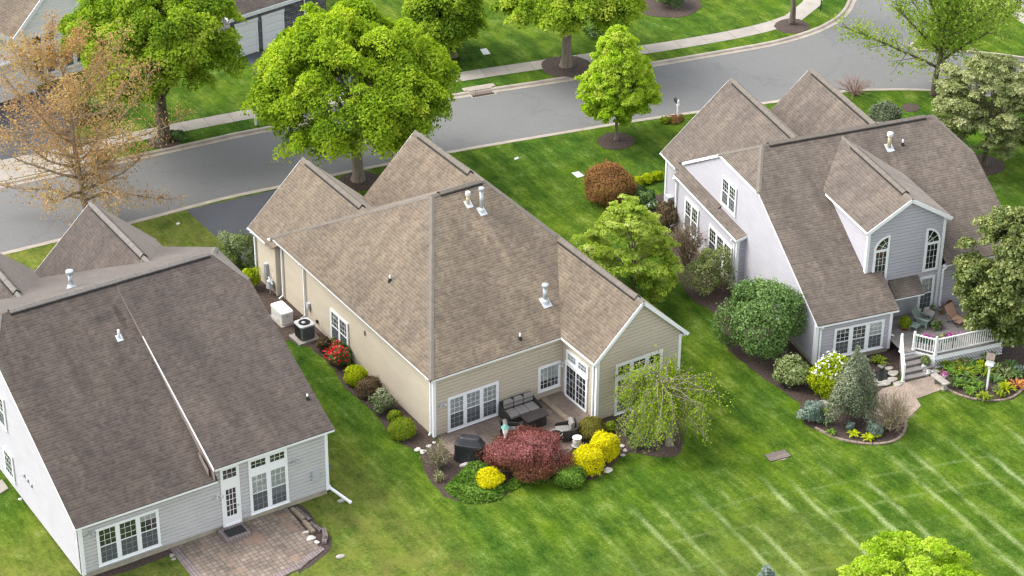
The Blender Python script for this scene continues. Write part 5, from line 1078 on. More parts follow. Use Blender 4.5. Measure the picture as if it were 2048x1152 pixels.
def tree(name, label, base, cx, cy, w_, h_, mat, trunk_r, bark='bark', lobes=90, lobe_r=(0.75, 1.25), per=330, leaf=0.16, shape='round', low=-0.75, cat='tree', group=None, limbs=9, tone0=0.5, squash=0.75, droop=0.25, fork=None, zcut=None):
    b = np.array(base, float); c, rx, rz = crown_px(b, cx, cy, w_, h_); rg = rng_for(b[0], b[1], w_)
    t = thing(name, label, cat, b, group=group); c = c-b
    cs, rs, tn = [], [], []
    tries = 0
    while len(cs) < lobes and tries < 20000:
        tries += 1; d = unit(rg, 1)[0]
        if d[2] < low: continue
        k = rg.uniform(0.35, 1.0)**0.45; p = d*k
        if shape == 'cone':
            f = (1-p[2])/2; wd = min(1.0, 1.28*f**0.62)*(1.0 if f < 0.8 else 1-(f-0.8)*2.0); p[:2] *= wd/max(0.35, sqrt(max(1-p[2]**2, 0.02)))
        elif shape == 'point':
            f = (1-p[2])/2; wd = min(1.0, 1.45*f**0.78)*(1.0 if f < 0.78 else 1-(f-0.78)*1.9); p[:2] *= wd/max(0.35, sqrt(max(1-p[2]**2, 0.02)))
        elif shape == 'egg': p[:2] *= (1.0-0.22*p[2])
        elif shape == 'vase': p[:2] *= (0.85+0.25*p[2])
        r = rg.uniform(*lobe_r)*(1.0 if shape != 'cone' else (0.65+0.5*(1-p[2])/2))
        q = c+p*np.array([max(rx-r*0.75, 0.1), max(rx-r*0.75, 0.1), max(rz-r*0.6, 0.1)])
        if any(np.linalg.norm((q-o_)*np.array([1, 1, 1.25])) < 0.5*r for o_ in cs[-60:]): continue
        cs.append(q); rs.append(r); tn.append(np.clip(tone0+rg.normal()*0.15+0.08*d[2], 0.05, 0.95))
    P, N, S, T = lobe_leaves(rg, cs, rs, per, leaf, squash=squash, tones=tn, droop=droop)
    m = MB(); zc = c[2]; fk = fork if fork else max(0.9, (zc-rz)*0.95)
    top = np.array([c[0]*0.6, c[1]*0.6, zc+rz*0.25])
    f_ = np.array([c[0]*0.12, c[1]*0.12, fk])
    m.tube([(0, 0, -0.1), (0, 0, 0.12), (0.02, 0, 0.5), f_*np.array([1, 1, 0.75]), f_, (f_+top)/2+np.array([0.15, -0.1, 0]), top], [trunk_r*1.75, trunk_r*1.35, trunk_r*1.08, trunk_r, trunk_r*0.95, trunk_r*0.55, trunk_r*0.15], 10)
    order = rg.permutation(len(cs))[:limbs*3]
    for j, i in enumerate(order):
        e = np.array(cs[i]); st = f_+(top-f_)*rg.uniform(0.0, 0.5); big = j < limbs; r0 = trunk_r*(0.45 if big else 0.22)
        mid = st+(e-st)*0.5+np.array([0, 0, 0.12*np.linalg.norm(e-st)])
        m.tube([st, (st+mid)/2+rg.normal(size=3)*0.08, mid, e], [r0, r0*0.75, r0*0.5, r0*0.15], 6)
    m.build('trunk', M[bark], t, True)
    leaf_obj('crown', P, N, S, T, M[mat], t)
    return t
def branchy(name, label, base, height, stem_r, mat, bark, limbs, leaf, per_twig, group=None, cat='tree', lean=(0, 0), seed=1, tw=5, spread=0.32, start=0.12, lenf=lambda f: 1, rise=0.45, twig_r=0.012, cr=0.5, tipfrac=0.25, crooked=0.12, up_=0.6, pw=1.0):
    """Open tree: a leader, rising limbs, side branches, and sparse leaf tufts along the twigs."""
    b = np.array(base, float); rg = np.random.default_rng(seed); t = thing(name, label, cat, b, group=group); m = MB(); P, N, S, T = [], [], [], []
    lead = [np.array([lean[0]*f, lean[1]*f, height*f])+np.array([*rg.normal(size=2)*0.08*f*3, 0]) for f in np.linspace(0, 1, 9)]
    lead[0] = np.array([0, 0, -0.1]); m.tube([lead[0], np.array([0, 0, 0.25])]+lead[1:], [stem_r*1.5, stem_r*1.15]+[stem_r*(1-0.9*f) for f in np.linspace(0.125, 1, 8)], 9)
    def at(f):
        x = f*8; i = min(int(x), 7); return lead[i]+(lead[i+1]-lead[i])*(x-i)
    def tuft(p, d, L, n):
        for k in range(n):
            q = p+d*L*rg.uniform(0.15, 1.0)+rg.normal(size=3)*spread*np.array([1, 1, 0.8]); P.append(q); N.append(rg.normal(size=3)+np.array([0, 0, 0.5])); S.append(leaf*rg.uniform(0.6, 1.3)); T.append(rg.normal()*0.16+cr+0.12*np.sin(q[0]*0.9+q[2]))
    for i in range(limbs):
        f = start+(0.98-start)*((i+rg.uniform(0, 0.8))/limbs)**pw; az = i*2.4+rg.normal()*0.35; L = lenf(f)*rg.uniform(0.8, 1.15)
        p = at(f); d = np.array([cos(az), sin(az), rise*rg.uniform(0.5, 1.3)+up_*f]); d /= np.linalg.norm(d); pts = [p]; r0 = stem_r*(1-0.85*f)*0.5+0.012
        n = 6
        for k in range(n):
            d = d+rg.normal(size=3)*crooked+np.array([0, 0, 0.06]); d /= np.linalg.norm(d); pts.append(pts[-1]+d*L/n)
        m.tube(pts, [max(r0*(1-0.88*k/n), twig_r) for k in range(n+1)], 6)
        for k in range(1, n+1):
            for j in range(tw):
                q = pts[k-1]+(pts[k]-pts[k-1])*rg.random(); dd = (pts[k]-pts[k-1])/np.linalg.norm(pts[k]-pts[k-1])+rg.normal(size=3)*0.75+np.array([0, 0, 0.25]); dd /= np.linalg.norm(dd)
                l2 = L*tipfrac*rg.uniform(0.5, 1.1)*(1.15-0.5*k/n); e = q+dd*l2; m.tube([q, q+dd*l2*0.5+rg.normal(size=3)*0.03, e], [max(r0*0.28, twig_r), twig_r, twig_r*0.5], 4, cap=False)
                tuft(q, dd, l2, per_twig)
    m.build('trunk', M[bark], t, True)
    if P: leaf_obj('crown', P, N, S, T, M[mat], t, asp=0.5)
    return t
def shrub_geom(cx, cy, w_, h_, flat=None, z0=0.0):
    """Footprint centre, radii for a rounded shrub of that extent in view."""
    g = G(cx, cy+h_*0.2, z0)
    for _ in range(3):
        s = scale_at(g); rx = w_/2/s; half = h_/2/s; rz = sqrt(max(half**2-(0.5*rx)**2, (0.30*rx)**2))/0.86; zc = rz*0.8
        v = PR(g)[1]-PR(g+np.array([0, 0, 1]))[1]; g = G(cx, cy+zc*v, z0)
    return g, rx, rz, zc
def shrub(name, label, cx, cy, w_, h_, mat, leaf=0.075, n=2600, rough=0.12, cat='shrub', group=None, stems='bark', tone0=0.48, z0=0.0, flowers=None, shape='ball', lobed=0, grad=0.0):
    g, rx, rz, zc = shrub_geom(cx, cy, w_, h_, None, z0); rg = rng_for(cx, cy, w_); t = thing(name, label, cat, g, group=group)
    n = int(n*1.9); leaf = leaf*0.74
    d = unit(rg, n); d[:, 2] = np.where(d[:, 2] < -0.62, -d[:, 2], d[:, 2])
    ph = rg.uniform(0, 6.28, 8); fr = rg.uniform(2.0, 5.5, 8)
    bumpy = sum(np.sin(d[:, i % 3]*fr[i]+ph[i]+d[:, (i+1) % 3]*fr[(i+3) % 8]) for i in range(8))/8
    k = (1+rough*2.0*bumpy)*rg.uniform(0.78, 1.03, n)
    if not lobed and rough >= 0.15 and shape == 'ball': lobed = 11
    if lobed:                       # billowing outline: nearest of several bulges
        ld = unit(rg, lobed); ld[:, 2] = np.abs(ld[:, 2])*1.1-0.25; ld /= np.linalg.norm(ld, axis=1, keepdims=True); dot = d@ld.T; best = dot.max(1); hgt_ = rg.uniform(0.82, 1.12, lobed)[dot.argmax(1)]; k *= (0.66+0.42*np.clip((best-0.74)/0.26, 0, 1)**0.6)*hgt_; bumpy = bumpy+rg.normal(size=lobed)[(d@ld.T).argmax(1)]*0.35
    st = rg.random(n) < 0.07; k = np.where(st, k*rg.uniform(1.0, 1.17, n), k)
    R3 = np.array([rx, rx, rz])
    q = d*k[:, None]*R3
    if shape == 'cone': f = np.clip((q[:, 2]/rz+1)/2, 0, 1); wd = np.clip(1.35*(1-f)**0.7, 0.05, 1.0); q[:, :2] *= (wd/np.sqrt(np.clip(1-(2*f-1)**2, 0.06, 1)))[:, None]
    q[:, 2] += zc; q[:, 2] = np.maximum(q[:, 2], 0.03+rg.random(n)*0.08)
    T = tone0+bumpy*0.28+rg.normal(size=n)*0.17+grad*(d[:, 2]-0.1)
    N = d+rg.normal(size=(n, 3))*0.65+np.array([0, 0, 0.35]); S = leaf*rg.uniform(0.6, 1.3, n)
    m = MB()
    for i in range(7):
        a = i*0.9+rg.random(); e = np.array([cos(a)*rx*0.6, sin(a)*rx*0.6, zc+rz*rg.uniform(0, 0.5)]); m.tube([(cos(a)*0.05, sin(a)*0.05, -0.03), e*np.array([0.5, 0.5, 0.45]), e], [0.03, 0.02, 0.008], 5)
    m.build('stems', M[stems], t)
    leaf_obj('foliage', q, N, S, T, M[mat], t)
    if flowers:
        fm, nf, where, fs = flowers; sel = np.where(np.array([where(*x) for x in d]))[0]; sel = rg.choice(sel, min(nf, len(sel)), replace=False)
        P = np.concatenate([q[sel]*1.04+rg.normal(size=(len(sel), 3))*0.03 for _ in range(3)]); leaf_obj('blossom', P, np.concatenate([N[sel]]*3)+np.array([0, 0, 0.5]), fs*rg.uniform(0.6, 1.2, len(P)), rg.random(len(P)), M[fm], t)
    return t
def twiggy(name, label, cx, cy, w_, h_, bark, n=60, leaf=None, nl=0, leaf_s=0.05, cat='shrub', z0=0, fan=1.0, group=None, br=4):
    g, rx, rz, zc = shrub_geom(cx, cy, w_, h_, None, z0); rg = rng_for(cx, cy, n); t = thing(name, label, cat, g, group=group); m = MB(); H_ = zc+rz; tips = []
    for i in range(n):
        a = rg.uniform(0, 6.283); u = sqrt(rg.random()); e = np.array([cos(a)*rx*u*fan, sin(a)*rx*u*fan, H_*sqrt(max(0.05, 1-0.75*u*u))*rg.uniform(0.7, 1.05)]); b = np.array([cos(a)*0.12*u, sin(a)*0.12*u, 0]); mid = b+(e-b)*np.array([0.35, 0.35, 0.55])
        m.tube([b, mid, e], [0.016, 0.011, 0.005], 4, cap=False)
        for k in range(br):
            f = rg.uniform(0.3, 0.95); p = (mid+(e-mid)*(f-0.5)*2) if f > 0.5 else b+(mid-b)*f*2; d = (e-b)/np.linalg.norm(e-b)+rg.normal(size=3)*0.6; d /= np.linalg.norm(d); q = p+d*H_*rg.uniform(0.12, 0.3); m.tube([p, q], [0.008, 0.004], 3, cap=False); tips.append((p, q))
    m.build('stems', M[bark], t)
    if nl:
        ii = rg.integers(0, len(tips), nl); P = np.array([tips[i][0]+(tips[i][1]-tips[i][0])*rg.random() for i in ii])+rg.normal(size=(nl, 3))*0.05
        leaf_obj('foliage', P, rg.normal(size=(nl, 3))+np.array([0, 0, 0.6]), leaf_s*rg.uniform(0.6, 1.3, nl), 0.5+rg.normal(size=nl)*0.2, M[leaf], t)
    return t
def clump(name, label, cx, cy, r_px, mat, n=26, length=0.5, width=0.05, cat='plant', z0=0.0, group=None, arch=0.5, flower=None, rosette=False):
    """Strap or broad leaved perennial: arching blades from one crown."""
    g = G(cx, cy, z0); rg = rng_for(cx, cy, n); t = thing(name, label, cat, g, group=group); s = scale_at(g); R = r_px/s; m = MB()
    for i in range(n):
        a = rg.uniform(0, 6.283); L = R*rg.uniform(0.6, 1.15); hgt = length*rg.uniform(0.6, 1.1); u = np.array([cos(a), sin(a), 0]); sd = np.array([-sin(a), cos(a), 0])
        o_ = u*R*0.25*rg.random(); prev = None
        for k in range(5):
            f = k/4; c = o_+u*L*f+np.array([0, 0, 0.03+hgt*(4*f*(1-f)*arch*0.9+f*(1-arch))]); wd = width*(1-abs(2*f-0.9))*0.9+0.004; row = (c-sd*wd, c+sd*wd)
            if prev: m.poly([prev[0], row[0], row[1], prev[1]], tone=np.clip(0.5+rg.normal()*0.2, 0, 1))
            prev = row
    m.build('foliage', M[mat], t)
    if flower:
        k = 40; P = rg.normal(size=(k, 3))*np.array([R*0.45, R*0.45, 0.05])+np.array([0, 0, length*0.75]); leaf_obj('blossom', P, rg.normal(size=(k, 3))+np.array([0, 0, 1]), 0.05*rg.uniform(0.7, 1.3, k), rg.random(k), M[flower], t)
    return t
def boulder(name, label, px, py, r, mat='stone', flat=0.55, group=None, cat='stone', z=0.0, stretch=1.0):
    g = G(px, py, z); rg = rng_for(px, py, r); t_ = np.array(unit(rg, 12)); m = MB(); nu, nv = 9, 6; pts = []
    for j in range(nv+1):
        for i in range(nu):
            a = 2*pi*i/nu; b = -pi/2+pi*j/nv; d = np.array([cos(a)*cos(b), sin(a)*cos(b), sin(b)]); k = 1+0.16*np.sin(d@t_[0]*4)+0.12*np.sin(d@t_[1]*6+1)
            pts.append(g+d*k*r*np.array([stretch, 1, flat])+np.array([0, 0, r*flat*0.6]))
    for j in range(nv):
        for i in range(nu): m.poly([pts[j*nu+i], pts[j*nu+(i+1) % nu], pts[(j+1)*nu+(i+1) % nu], pts[(j+1)*nu+i]], tone=0.5)
    return tag(m.build(name, M[mat]), label, cat, group)

# ------------------------------------------------------------------ beds
bed([(0.3, 18.6), (-2.3, 18.6), (-2.3, 12.4), (-1.4, 11.6), (-1.2, 10.9), (0.3, 10.5)], 0.014)
bed_px([(556, 618), (566, 655), (592, 668), (628, 703), (662, 730), (690, 775), (745, 822), (790, 880), (835, 900), (862, 908), (880, 888), (868, 878), (700, 708), (560, 560), (525, 540)])
bed_px([(838, 900), (842, 918), (866, 968), (890, 992), (935, 1006), (985, 1004), (1020, 985), (1045, 968), (1100, 968), (1160, 965), (1205, 950), (1235, 922), (1255, 905), (1300, 912), (1345, 914), (1365, 895), (1366, 870), (1345, 800), (1330, 775), (1210, 832), (1190, 842), (1165, 880), (1140, 908), (1085, 935), (1000, 942), (950, 930), (905, 910), (880, 886)], 0.016)
bed_px([(1352, 535), (1372, 588), (1425, 628), (1450, 690), (1490, 728), (1555, 775), (1600, 805), (1640, 818), (1680, 800), (1740, 790), (1780, 770), (1800, 745), (1792, 690), (1665, 722), (1510, 590), (1350, 400), (1300, 395), (1262, 372), (1230, 395), (1290, 440), (1330, 480)], 0.016)
bed_px([(1602, 800), (1605, 838), (1630, 858), (1680, 880), (1735, 890), (1785, 885), (1810, 862), (1812, 840), (1770, 820), (1730, 800), (1660, 790)], 0.024)
bed_px([(1885, 745), (1890, 770), (1925, 795), (1965, 803), (2010, 803), (2038, 790), (2062, 760), (2075, 700), (1990, 690), (1930, 700), (1875, 715)], 0.020)
edging([(1630, 856), (1665, 874), (1700, 884), (1745, 889), (1785, 884), (1806, 868), (1812, 850), (1811, 836)], label='low brick edging round the island bed of the right house')
edging([(1888, 772), (1905, 785), (1940, 797), (1985, 802), (2015, 799), (2036, 788), (2052, 768), (2060, 745)], label='low brick edging round the flower bed under the birdhouse')
disc_px(717, 362, 1.25); disc_px(1231, 282, 1.15); disc_px(1132, 133, 1.6); disc_px(328, 282, 1.0); disc_px(1583, 52, 1.2); disc_px(1965, 330, 1.3); disc_px(1335, 8, 2.3); disc_px(1820, 215, 0.6)
# walks and patios
sheet('brick_patio', [(0.45, 0.31), (7.5, 0.31)]+[G(*p)[:2] for p in [(1196, 838), (1186, 850), (1160, 880), (1138, 908), (1085, 938), (1000, 945), (952, 934), (905, 910), (882, 888)]], 0.05, M['paver_tan'], depth=0.08)
m = MB(); m.prism([(6.42, 0.28, 0.16), (6.42, -3.05, 0.16), (7.5, -2.6, 0.16), (7.5, 0.28, 0.16)], (0, 0, -0.12)); struct(m.build('landing', M['paver_tan']))
m = MB()
for i in range(8): m.box(6.26, 6.54, -2.95+0.41*i+0.008, -2.95+0.41*(i+1)-0.008, 0.04, 0.178, tone=rk.uniform(0.2, 0.8))
tag(m.build('stone_coping', M['coping']), 'tan stone coping along the landing by the sliding door', 'coping')
LX = lambda x, y: to_world(HL, (x, y, 0))[:2]
bed([LX(8.3, -4.25), LX(10.0, -3.6), LX(10.6, -3.0), LX(10.75, -1.0), LX(10.7, 0.28), LX(9.9, 0.28), LX(9.9, -3.0), LX(8.4, -3.9)], 0.012)
bed([LX(0.3, 0.32), LX(0.3, -0.05), LX(2.5, -0.12), LX(4.4, -0.05), LX(4.4, 0.32)], 0.01, 'bare_soil')
sheet('paver_patio', [LX(4.65, 0.25), LX(4.60, -4.2), LX(8.55, -4.0), LX(9.9, -3.3), LX(10.1, 0.25)], 0.055, M['paver_grey'], depth=0.10)
struct(sheet('paver_border', [LX(4.30, 0.25), LX(4.22, -4.6), LX(4.62, -4.6), LX(4.66, 0.25)], 0.063, M['paver_edge'], depth=0.10)); struct(sheet('paver_border', [LX(4.6, -4.62), LX(8.62, -3.92), LX(10.05, -3.35), LX(9.98, -3.05), LX(8.5, -3.6), LX(4.66, -4.25)], 0.067, M['paver_edge'], depth=0.10))
sheet('walk', [G(*p)[:2] for p in [(1765, 778), (1800, 768), (1868, 750), (1888, 778), (1833, 798), (1842, 812), (1812, 842), (1770, 852), (1730, 838), (1740, 800)]], 0.03, M['paver_walk'], depth=0.05)
tag(sheet('concrete_pad', [G(*p)[:2] for p in [(-20, 975), (4, 960), (17, 978), (-5, 992)]], 0.05, M['concrete'], None, depth=0.08), 'small concrete pad beside the left wall of the left house', 'pad')

# ------------------------------------------------------------------ trees
tree('maple_tree', 'big bright green maple between the roof peaks of the tan house', G(716, 360), 708, 156, 428, 352, 'maple', 0.30, 'bark_light', 185, (0.8, 1.4), 850, 0.095, 'egg', fork=2.2, droop=0.45)
tree('maple_tree', 'large maple with dark forked trunk behind the russet tree', G(328, 280), 318, 78, 372, 316, 'maple2', 0.36, 'bark_dark', 140, (0.85, 1.5), 850, 0.10, 'round', fork=2.0, tone0=0.52, droop=0.4, low=-0.6)
tree('maple_tree', 'spreading maple with forked grey trunk on the pavement verge', G(1132, 132), 1136, -12, 330, 190, 'maple2', 0.30, 'bark_light', 100, (0.8, 1.35), 800, 0.10, 'round', fork=2.3, tone0=0.58, droop=0.35, low=-0.5)
tree('maple_tree', 'green tree behind the big maple, cut by the top edge', G(905, 112), 888, 30, 165, 190, 'maple2', 0.24, 'bark_light', 80, (0.7, 1.2), 700, 0.10, 'round', tone0=0.45, droop=0.4)
tree('young_tree', 'small cone shaped yellow green tree in a mulch ring', G(1232, 280), 1232, 149, 176, 214, 'lime', 0.095, 'bark_light', 420, (0.30, 0.48), 250, 0.068, 'point', low=-0.97, fork=1.2, squash=0.95, droop=0.1, tone0=0.55)
tree('dogwood_tree', 'fresh pale green dogwood beside the left wall of the lavender house', G(1268, 598), 1247, 490, 252, 240, 'dogwood', 0.10, 'bark', 140, (0.4, 0.75), 300, 0.075, 'cone', low=-0.9, squash=0.42, droop=0.1, fork=0.5)
tree('broadleaf_tree', 'grey olive spreading tree behind the right end of the lavender house', G(1968, 332), 1962, 212, 250, 250, 'olive', 0.16, 'bark_dark', 230, (0.4, 0.72), 220, 0.08, 'round', low=-0.8, squash=0.32, droop=0.15, fork=0.7)
tree('magnolia_tree', 'dark leathery leaved magnolia in front of the deck', G(1988, 706), 2002, 560, 232, 318, 'magnolia', 0.13, 'bark', 190, (0.42, 0.75), 300, 0.09, 'round', low=-0.9, squash=0.8, droop=0.15, fork=0.5)
tree('young_tree', 'light yellow green tree top at the bottom edge of the lawn', G(1790, 1290), 1815, 1172, 320, 196, 'lime', 0.09, 'bark', 110, (0.35, 0.65), 260, 0.065, 'round', low=-0.8, squash=0.55, droop=0.2, tone0=0.5)
tree('spruce_tree', 'pale blue spruce whose tip shows at the bottom edge', G(1530, 1192), 1530, 1168, 60, 90, 'bluegrn', 0.05, 'bark', 60, (0.12, 0.26), 120, 0.05, 'cone', low=-0.9, squash=0.6, fork=0.25)
branchy('young_maple', 'thin russet leaved maple with bare limbs by the road', G(172, 430), 10.2, 0.20, 'rust', 'bark_rust', 36, 0.080, 17, seed=7, up_=0.35, pw=1.35, tw=5, lean=(-0.5, 0.2), lenf=lambda f: 6.8*(1-f)**0.42*min(1, 0.8+f)+0.4, rise=0.30, spread=0.24, start=0.09, cr=0.5, tipfrac=0.30, twig_r=0.009, crooked=0.16)
branchy('street_tree', 'airy spring leaved tree with spreading limbs by the junction', G(1868, 190), 9.6, 0.20, 'sparse', 'bark_dark', 26, 0.115, 34, seed=21, tw=5, lean=(0.9, 0.3), lenf=lambda f: 7.6*(1-f)**0.45+0.5, rise=0.62, spread=0.34, start=0.14, cr=0.5, tipfrac=0.26, twig_r=0.018)
branchy('street_tree', 'slim trunk in a mulch ring at the bend, crown above the photo', G(1584, 48), 9.0, 0.19, 'sparse', 'bark', 14, 0.13, 9, seed=33, tw=4, lenf=lambda f: 4.2*(1-f)**0.5, rise=0.5, spread=0.3, start=0.42)
def weeping(px, py):
    b = G(px, py); rg = np.random.default_rng(17); t = thing('weeping_cherry', 'weeping tree with tangled bare twigs outside the gable windows', 'tree', b); m = MB(); P, N, S, T = [], [], [], []
    m.tube([(0, 0, -0.1), (0, 0, 0.15), (-0.02, 0.05, 0.9), (-0.1, 0.1, 1.7), (-0.30, 0.12, 2.7), (-0.55, 0.2, 3.7)], [0.22, 0.17, 0.14, 0.125, 0.10, 0.05], 9); m.tube([(0.10, 0.02, -0.05), (0.16, 0.03, 0.9), (0.1, 0.1, 1.6)], [0.13, 0.09, 0.08], 7)
    for i in range(74):
        az = rg.uniform(0, 6.283); L = rg.uniform(0.9, 2.75)*(1.12-0.12*i/74); u = np.array([cos(az), sin(az), 0]); zz = rg.uniform(1.6, 3.7); st = np.array([-0.1-0.22*max(0, zz-1.7), 0.1, zz]); peak = st+u*L*rg.uniform(0.3, 0.6)+np.array([0, 0, rg.uniform(0.1, 1.1)])+rg.normal(size=3)*0.15; out = st+u*L+np.array([0, 0, rg.uniform(-0.5, 0.9)])
        m.tube([st, (st+peak)/2+np.array([0, 0, 0.08]), peak, (peak+out)/2+np.array([0, 0, 0.05]), out], [0.034, 0.026, 0.018, 0.012, 0.007], 5)
        for j in range(30 if (u@np.array([RT[0], RT[1], 0])) < 0.5 else 14):
            f = rg.uniform(0.1, 1.0); q = (st+(peak-st)*f*2 if f < 0.5 else peak+(out-peak)*(f*2-1))+rg.normal(size=3)*0.16; P.append(q); N.append(rg.normal(size=3)+np.array([0, 0, 0.6])); S.append(0.062*rg.uniform(0.6, 1.3)); T.append(0.6+rg.normal()*0.2)
        bare = (u@np.array([RT[0], RT[1], 0]) > 0.45) and rg.random() < 0.8
        for k in range(9):
            f = rg.random(); q = peak+(out-peak)*f; d = np.array([u[0]*0.4+rg.normal()*0.25, u[1]*0.4+rg.normal()*0.25, -1]); d /= np.linalg.norm(d); l2 = rg.uniform(0.5, 1.8)*(0.55 if bare else 1.0); l2 = min(l2, q[2]-0.5)
            if l2 < 0.15: continue
            e = q+d*l2; m.tube([q, q+d*l2*0.5+rg.normal(size=3)*0.05, e], [0.012, 0.008, 0.004], 3, cap=False)
            for j in range(2 if bare else int(21*rg.uniform(0.3, 1.3))):
                p = q+d*l2*rg.uniform(0.05, 1)+rg.normal(size=3)*0.13; P.append(p); N.append(rg.normal(size=3)+np.array([0, 0, 0.4])); S.append(0.06*rg.uniform(0.6, 1.3)); T.append(0.5+rg.normal()*0.2)
    m.build('trunk', M['bark_light'], t, True); leaf_obj('crown', P, N, S, T, M['weep'], t)
weeping(1338, 890)

# ------------------------------------------------------------------ shrubs of the centre house
shrub('shrub', 'dull bronze shrub beside the air conditioner pad', 646, 690, 34, 36, 'burg', 0.06, 1200, 0.2)
shrub('shrub', 'small bright green shrub under the left wall window', 669, 686, 22, 28, 'rhodo', 0.06, 700, 0.2)
shrub('azalea', 'azalea covered in crimson flowers below the left wall window', 676, 712, 52, 52, 'dark', 0.07, 1900, 0.18, flowers=('petal_red', 230, lambda x, y, z: z > -0.1 and x < 0.35, 0.065))
shrub('shrub', 'round lime yellow shrub along the left wall', 711, 752, 46, 44, 'chart', 0.06, 2200, 0.10)
shrub('shrub', 'round burgundy brown barberry along the left wall', 739, 776, 50, 46, 'burg', 0.055, 2400, 0.12)
shrub('shrub', 'variegated pale green shrub along the left wall', 765, 806, 50, 48, 'varieg', 0.075, 1700, 0.2)
shrub('boxwood', 'small clipped green boxwood near the house corner', 790, 833, 30, 28, 'box', 0.05, 1300, 0.06)
shrub('boxwood', 'larger clipped green boxwood with tan patch near the house corner', 804, 858, 55, 46, 'box', 0.05, 3000, 0.06)
twiggy('shrub', 'thin grey shrub with few leaves at the house corner', 876, 912, 62, 64, 'twig', 70, 'varieg', 420, 0.045)
twiggy('perennial', 'small straggly plant near the lawn edge below the thin grey shrub', 877, 952, 30, 26, 'twig', 26, 'olive', 160, 0.04)
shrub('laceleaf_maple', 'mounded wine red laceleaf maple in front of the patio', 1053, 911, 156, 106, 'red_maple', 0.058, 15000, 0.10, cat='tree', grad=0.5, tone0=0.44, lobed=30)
shrub('golden_shrub', 'small golden yellow shrub left of the red maple', 980, 957, 54, 44, 'yellow', 0.055, 2800, 0.10)
shrub('golden_shrub', 'front one of two golden yellow shrubs right of the red maple', 1174, 921, 68, 62, 'yellow', 0.055, 3800, 0.08)
shrub('golden_shrub', 'rear one of two golden yellow shrubs, toward the weeping tree', 1208, 893, 62, 62, 'yellow', 0.055, 3600, 0.10)
shrub('boxwood', 'bronze green clipped mound next to the sliding door landing', 1183, 858, 56, 48, 'oliveb', 0.05, 3600, 0.05)
shrub('shrub', 'small bright green tuft between the bronze mound and gable wall', 1222, 853, 22, 22, 'box', 0.05, 600, 0.12)
shrub('boxwood', 'bushy green grey shrub at the driveway corner of the tan house', 478, 505, 78, 80, 'rhodo', 0.07, 3000, 0.22, tone0=0.4)
shrub('shrub', 'low yellow green shrub at the start of the side bed', 502, 560, 40, 50, 'chart', 0.07, 1300, 0.25, tone0=0.3)
def cover(label, pts, mat, hgt, n, leaf=0.07):
    L = [G(*p)[:2] for p in pts]; rg = rng_for(*L[0]); L = np.array(L); lo, hi = L.min(0), L.max(0); P = []
    c = L.mean(0)
    while len(P) < n:
        q = rg.uniform(lo, hi); ins = False; j = len(L)-1
        for i in range(len(L)):
            if (L[i][1] > q[1]) != (L[j][1] > q[1]) and q[0] < (L[j][0]-L[i][0])*(q[1]-L[i][1])/(L[j][1]-L[i][1])+L[i][0]: ins = not ins
            j = i
        if not ins: continue
        dmin = min(np.linalg.norm(q-(L[i]+(L[(i+1) % len(L)]-L[i])*np.clip(((q-L[i])@(L[(i+1) % len(L)]-L[i]))/np.sum((L[(i+1) % len(L)]-L[i])**2), 0, 1))) for i in range(len(L)))
        z = hgt*min(1, dmin/0.35)**0.6*(0.75+0.25*sin(q[0]*5+q[1]*3))*(0.7+0.3*rg.random()); P.append((q[0], q[1], 0.03+z))
    P = np.array(P); T = 0.45+0.2*np.sin(P[:, 0]*2.3)*np.cos(P[:, 1]*1.9)+rg.normal(size=n)*0.2
    o = leaf_obj('ground_cover', P, rg.normal(size=(n, 3))*0.8+np.array([0, 0, 1.0]), leaf*rg.uniform(0.6, 1.3, n), T, M[mat]); tag(o, label, 'ground cover', None, 'stuff')
cover('low spreading green ground cover left of the red maple', [(888, 978), (912, 955), (935, 930), (970, 922), (1000, 962), (1018, 978), (1000, 1000), (965, 1008), (930, 1006), (900, 992)], 'cover_g', 0.32, 5200)
cover('dark green ground cover beneath the front of the red maple', [(1005, 975), (1030, 955), (1100, 960), (1160, 955), (1172, 962), (1110, 968), (1050, 968), (1020, 985)], 'cover_g', 0.2, 2000)
shrub('shrub', 'low spreading green shrub between the red maple and golden shrubs', 1139, 951, 66, 48, 'cover_g', 0.06, 2600, 0.12)
for i, (x, y, r) in enumerate([(1258, 872, 17), (1276, 885, 20), (1298, 878, 18), (1268, 898, 16), (1292, 898, 16)]):
    clump('daylily', ['strap leaved green clump under the gable wall, leftmost', 'largest strap leaved clump beside the weeping tree', 'strap leaved clump against the weeping tree trunk', 'strap leaved clump nearest the lawn, left one', 'strap leaved clump nearest the lawn, by the trunk'][i], x, y, r, 'rhodo', 34, 0.55, 0.035, group='strap leaved clumps by the weeping tree')
for (x, y, r, k, l) in [(836, 900, 0.13, 1.3, 'pinkish stone at the bed corner nearest the lawn'), (846, 905, 0.17, 1.0, 'large white stone at the house corner bed'), (868, 886, 0.09, 1.0, 'small white stone at the foot of the downspout'), (858, 893, 0.12, 1.2, 'flat white stone between the downspout and lawn'), (1216, 942, 0.2, 1.2, 'lone pale stone in mulch beside the golden shrubs'), (1244, 893, 0.13, 1.1, 'white stone in the pile right of the golden shrubs, rear'), (1250, 902, 0.12, 0.9, 'white stone in the pile right of the golden shrubs, middle'), (1246, 911, 0.10, 1.2, 'white stone in the pile right of the golden shrubs, front'), (931, 930, 0.16, 1.9, 'flat grey stepping stone below the covered grill')]:
    boulder('stone', l, x, y, r, 'rock_white', 0.45, stretch=k)

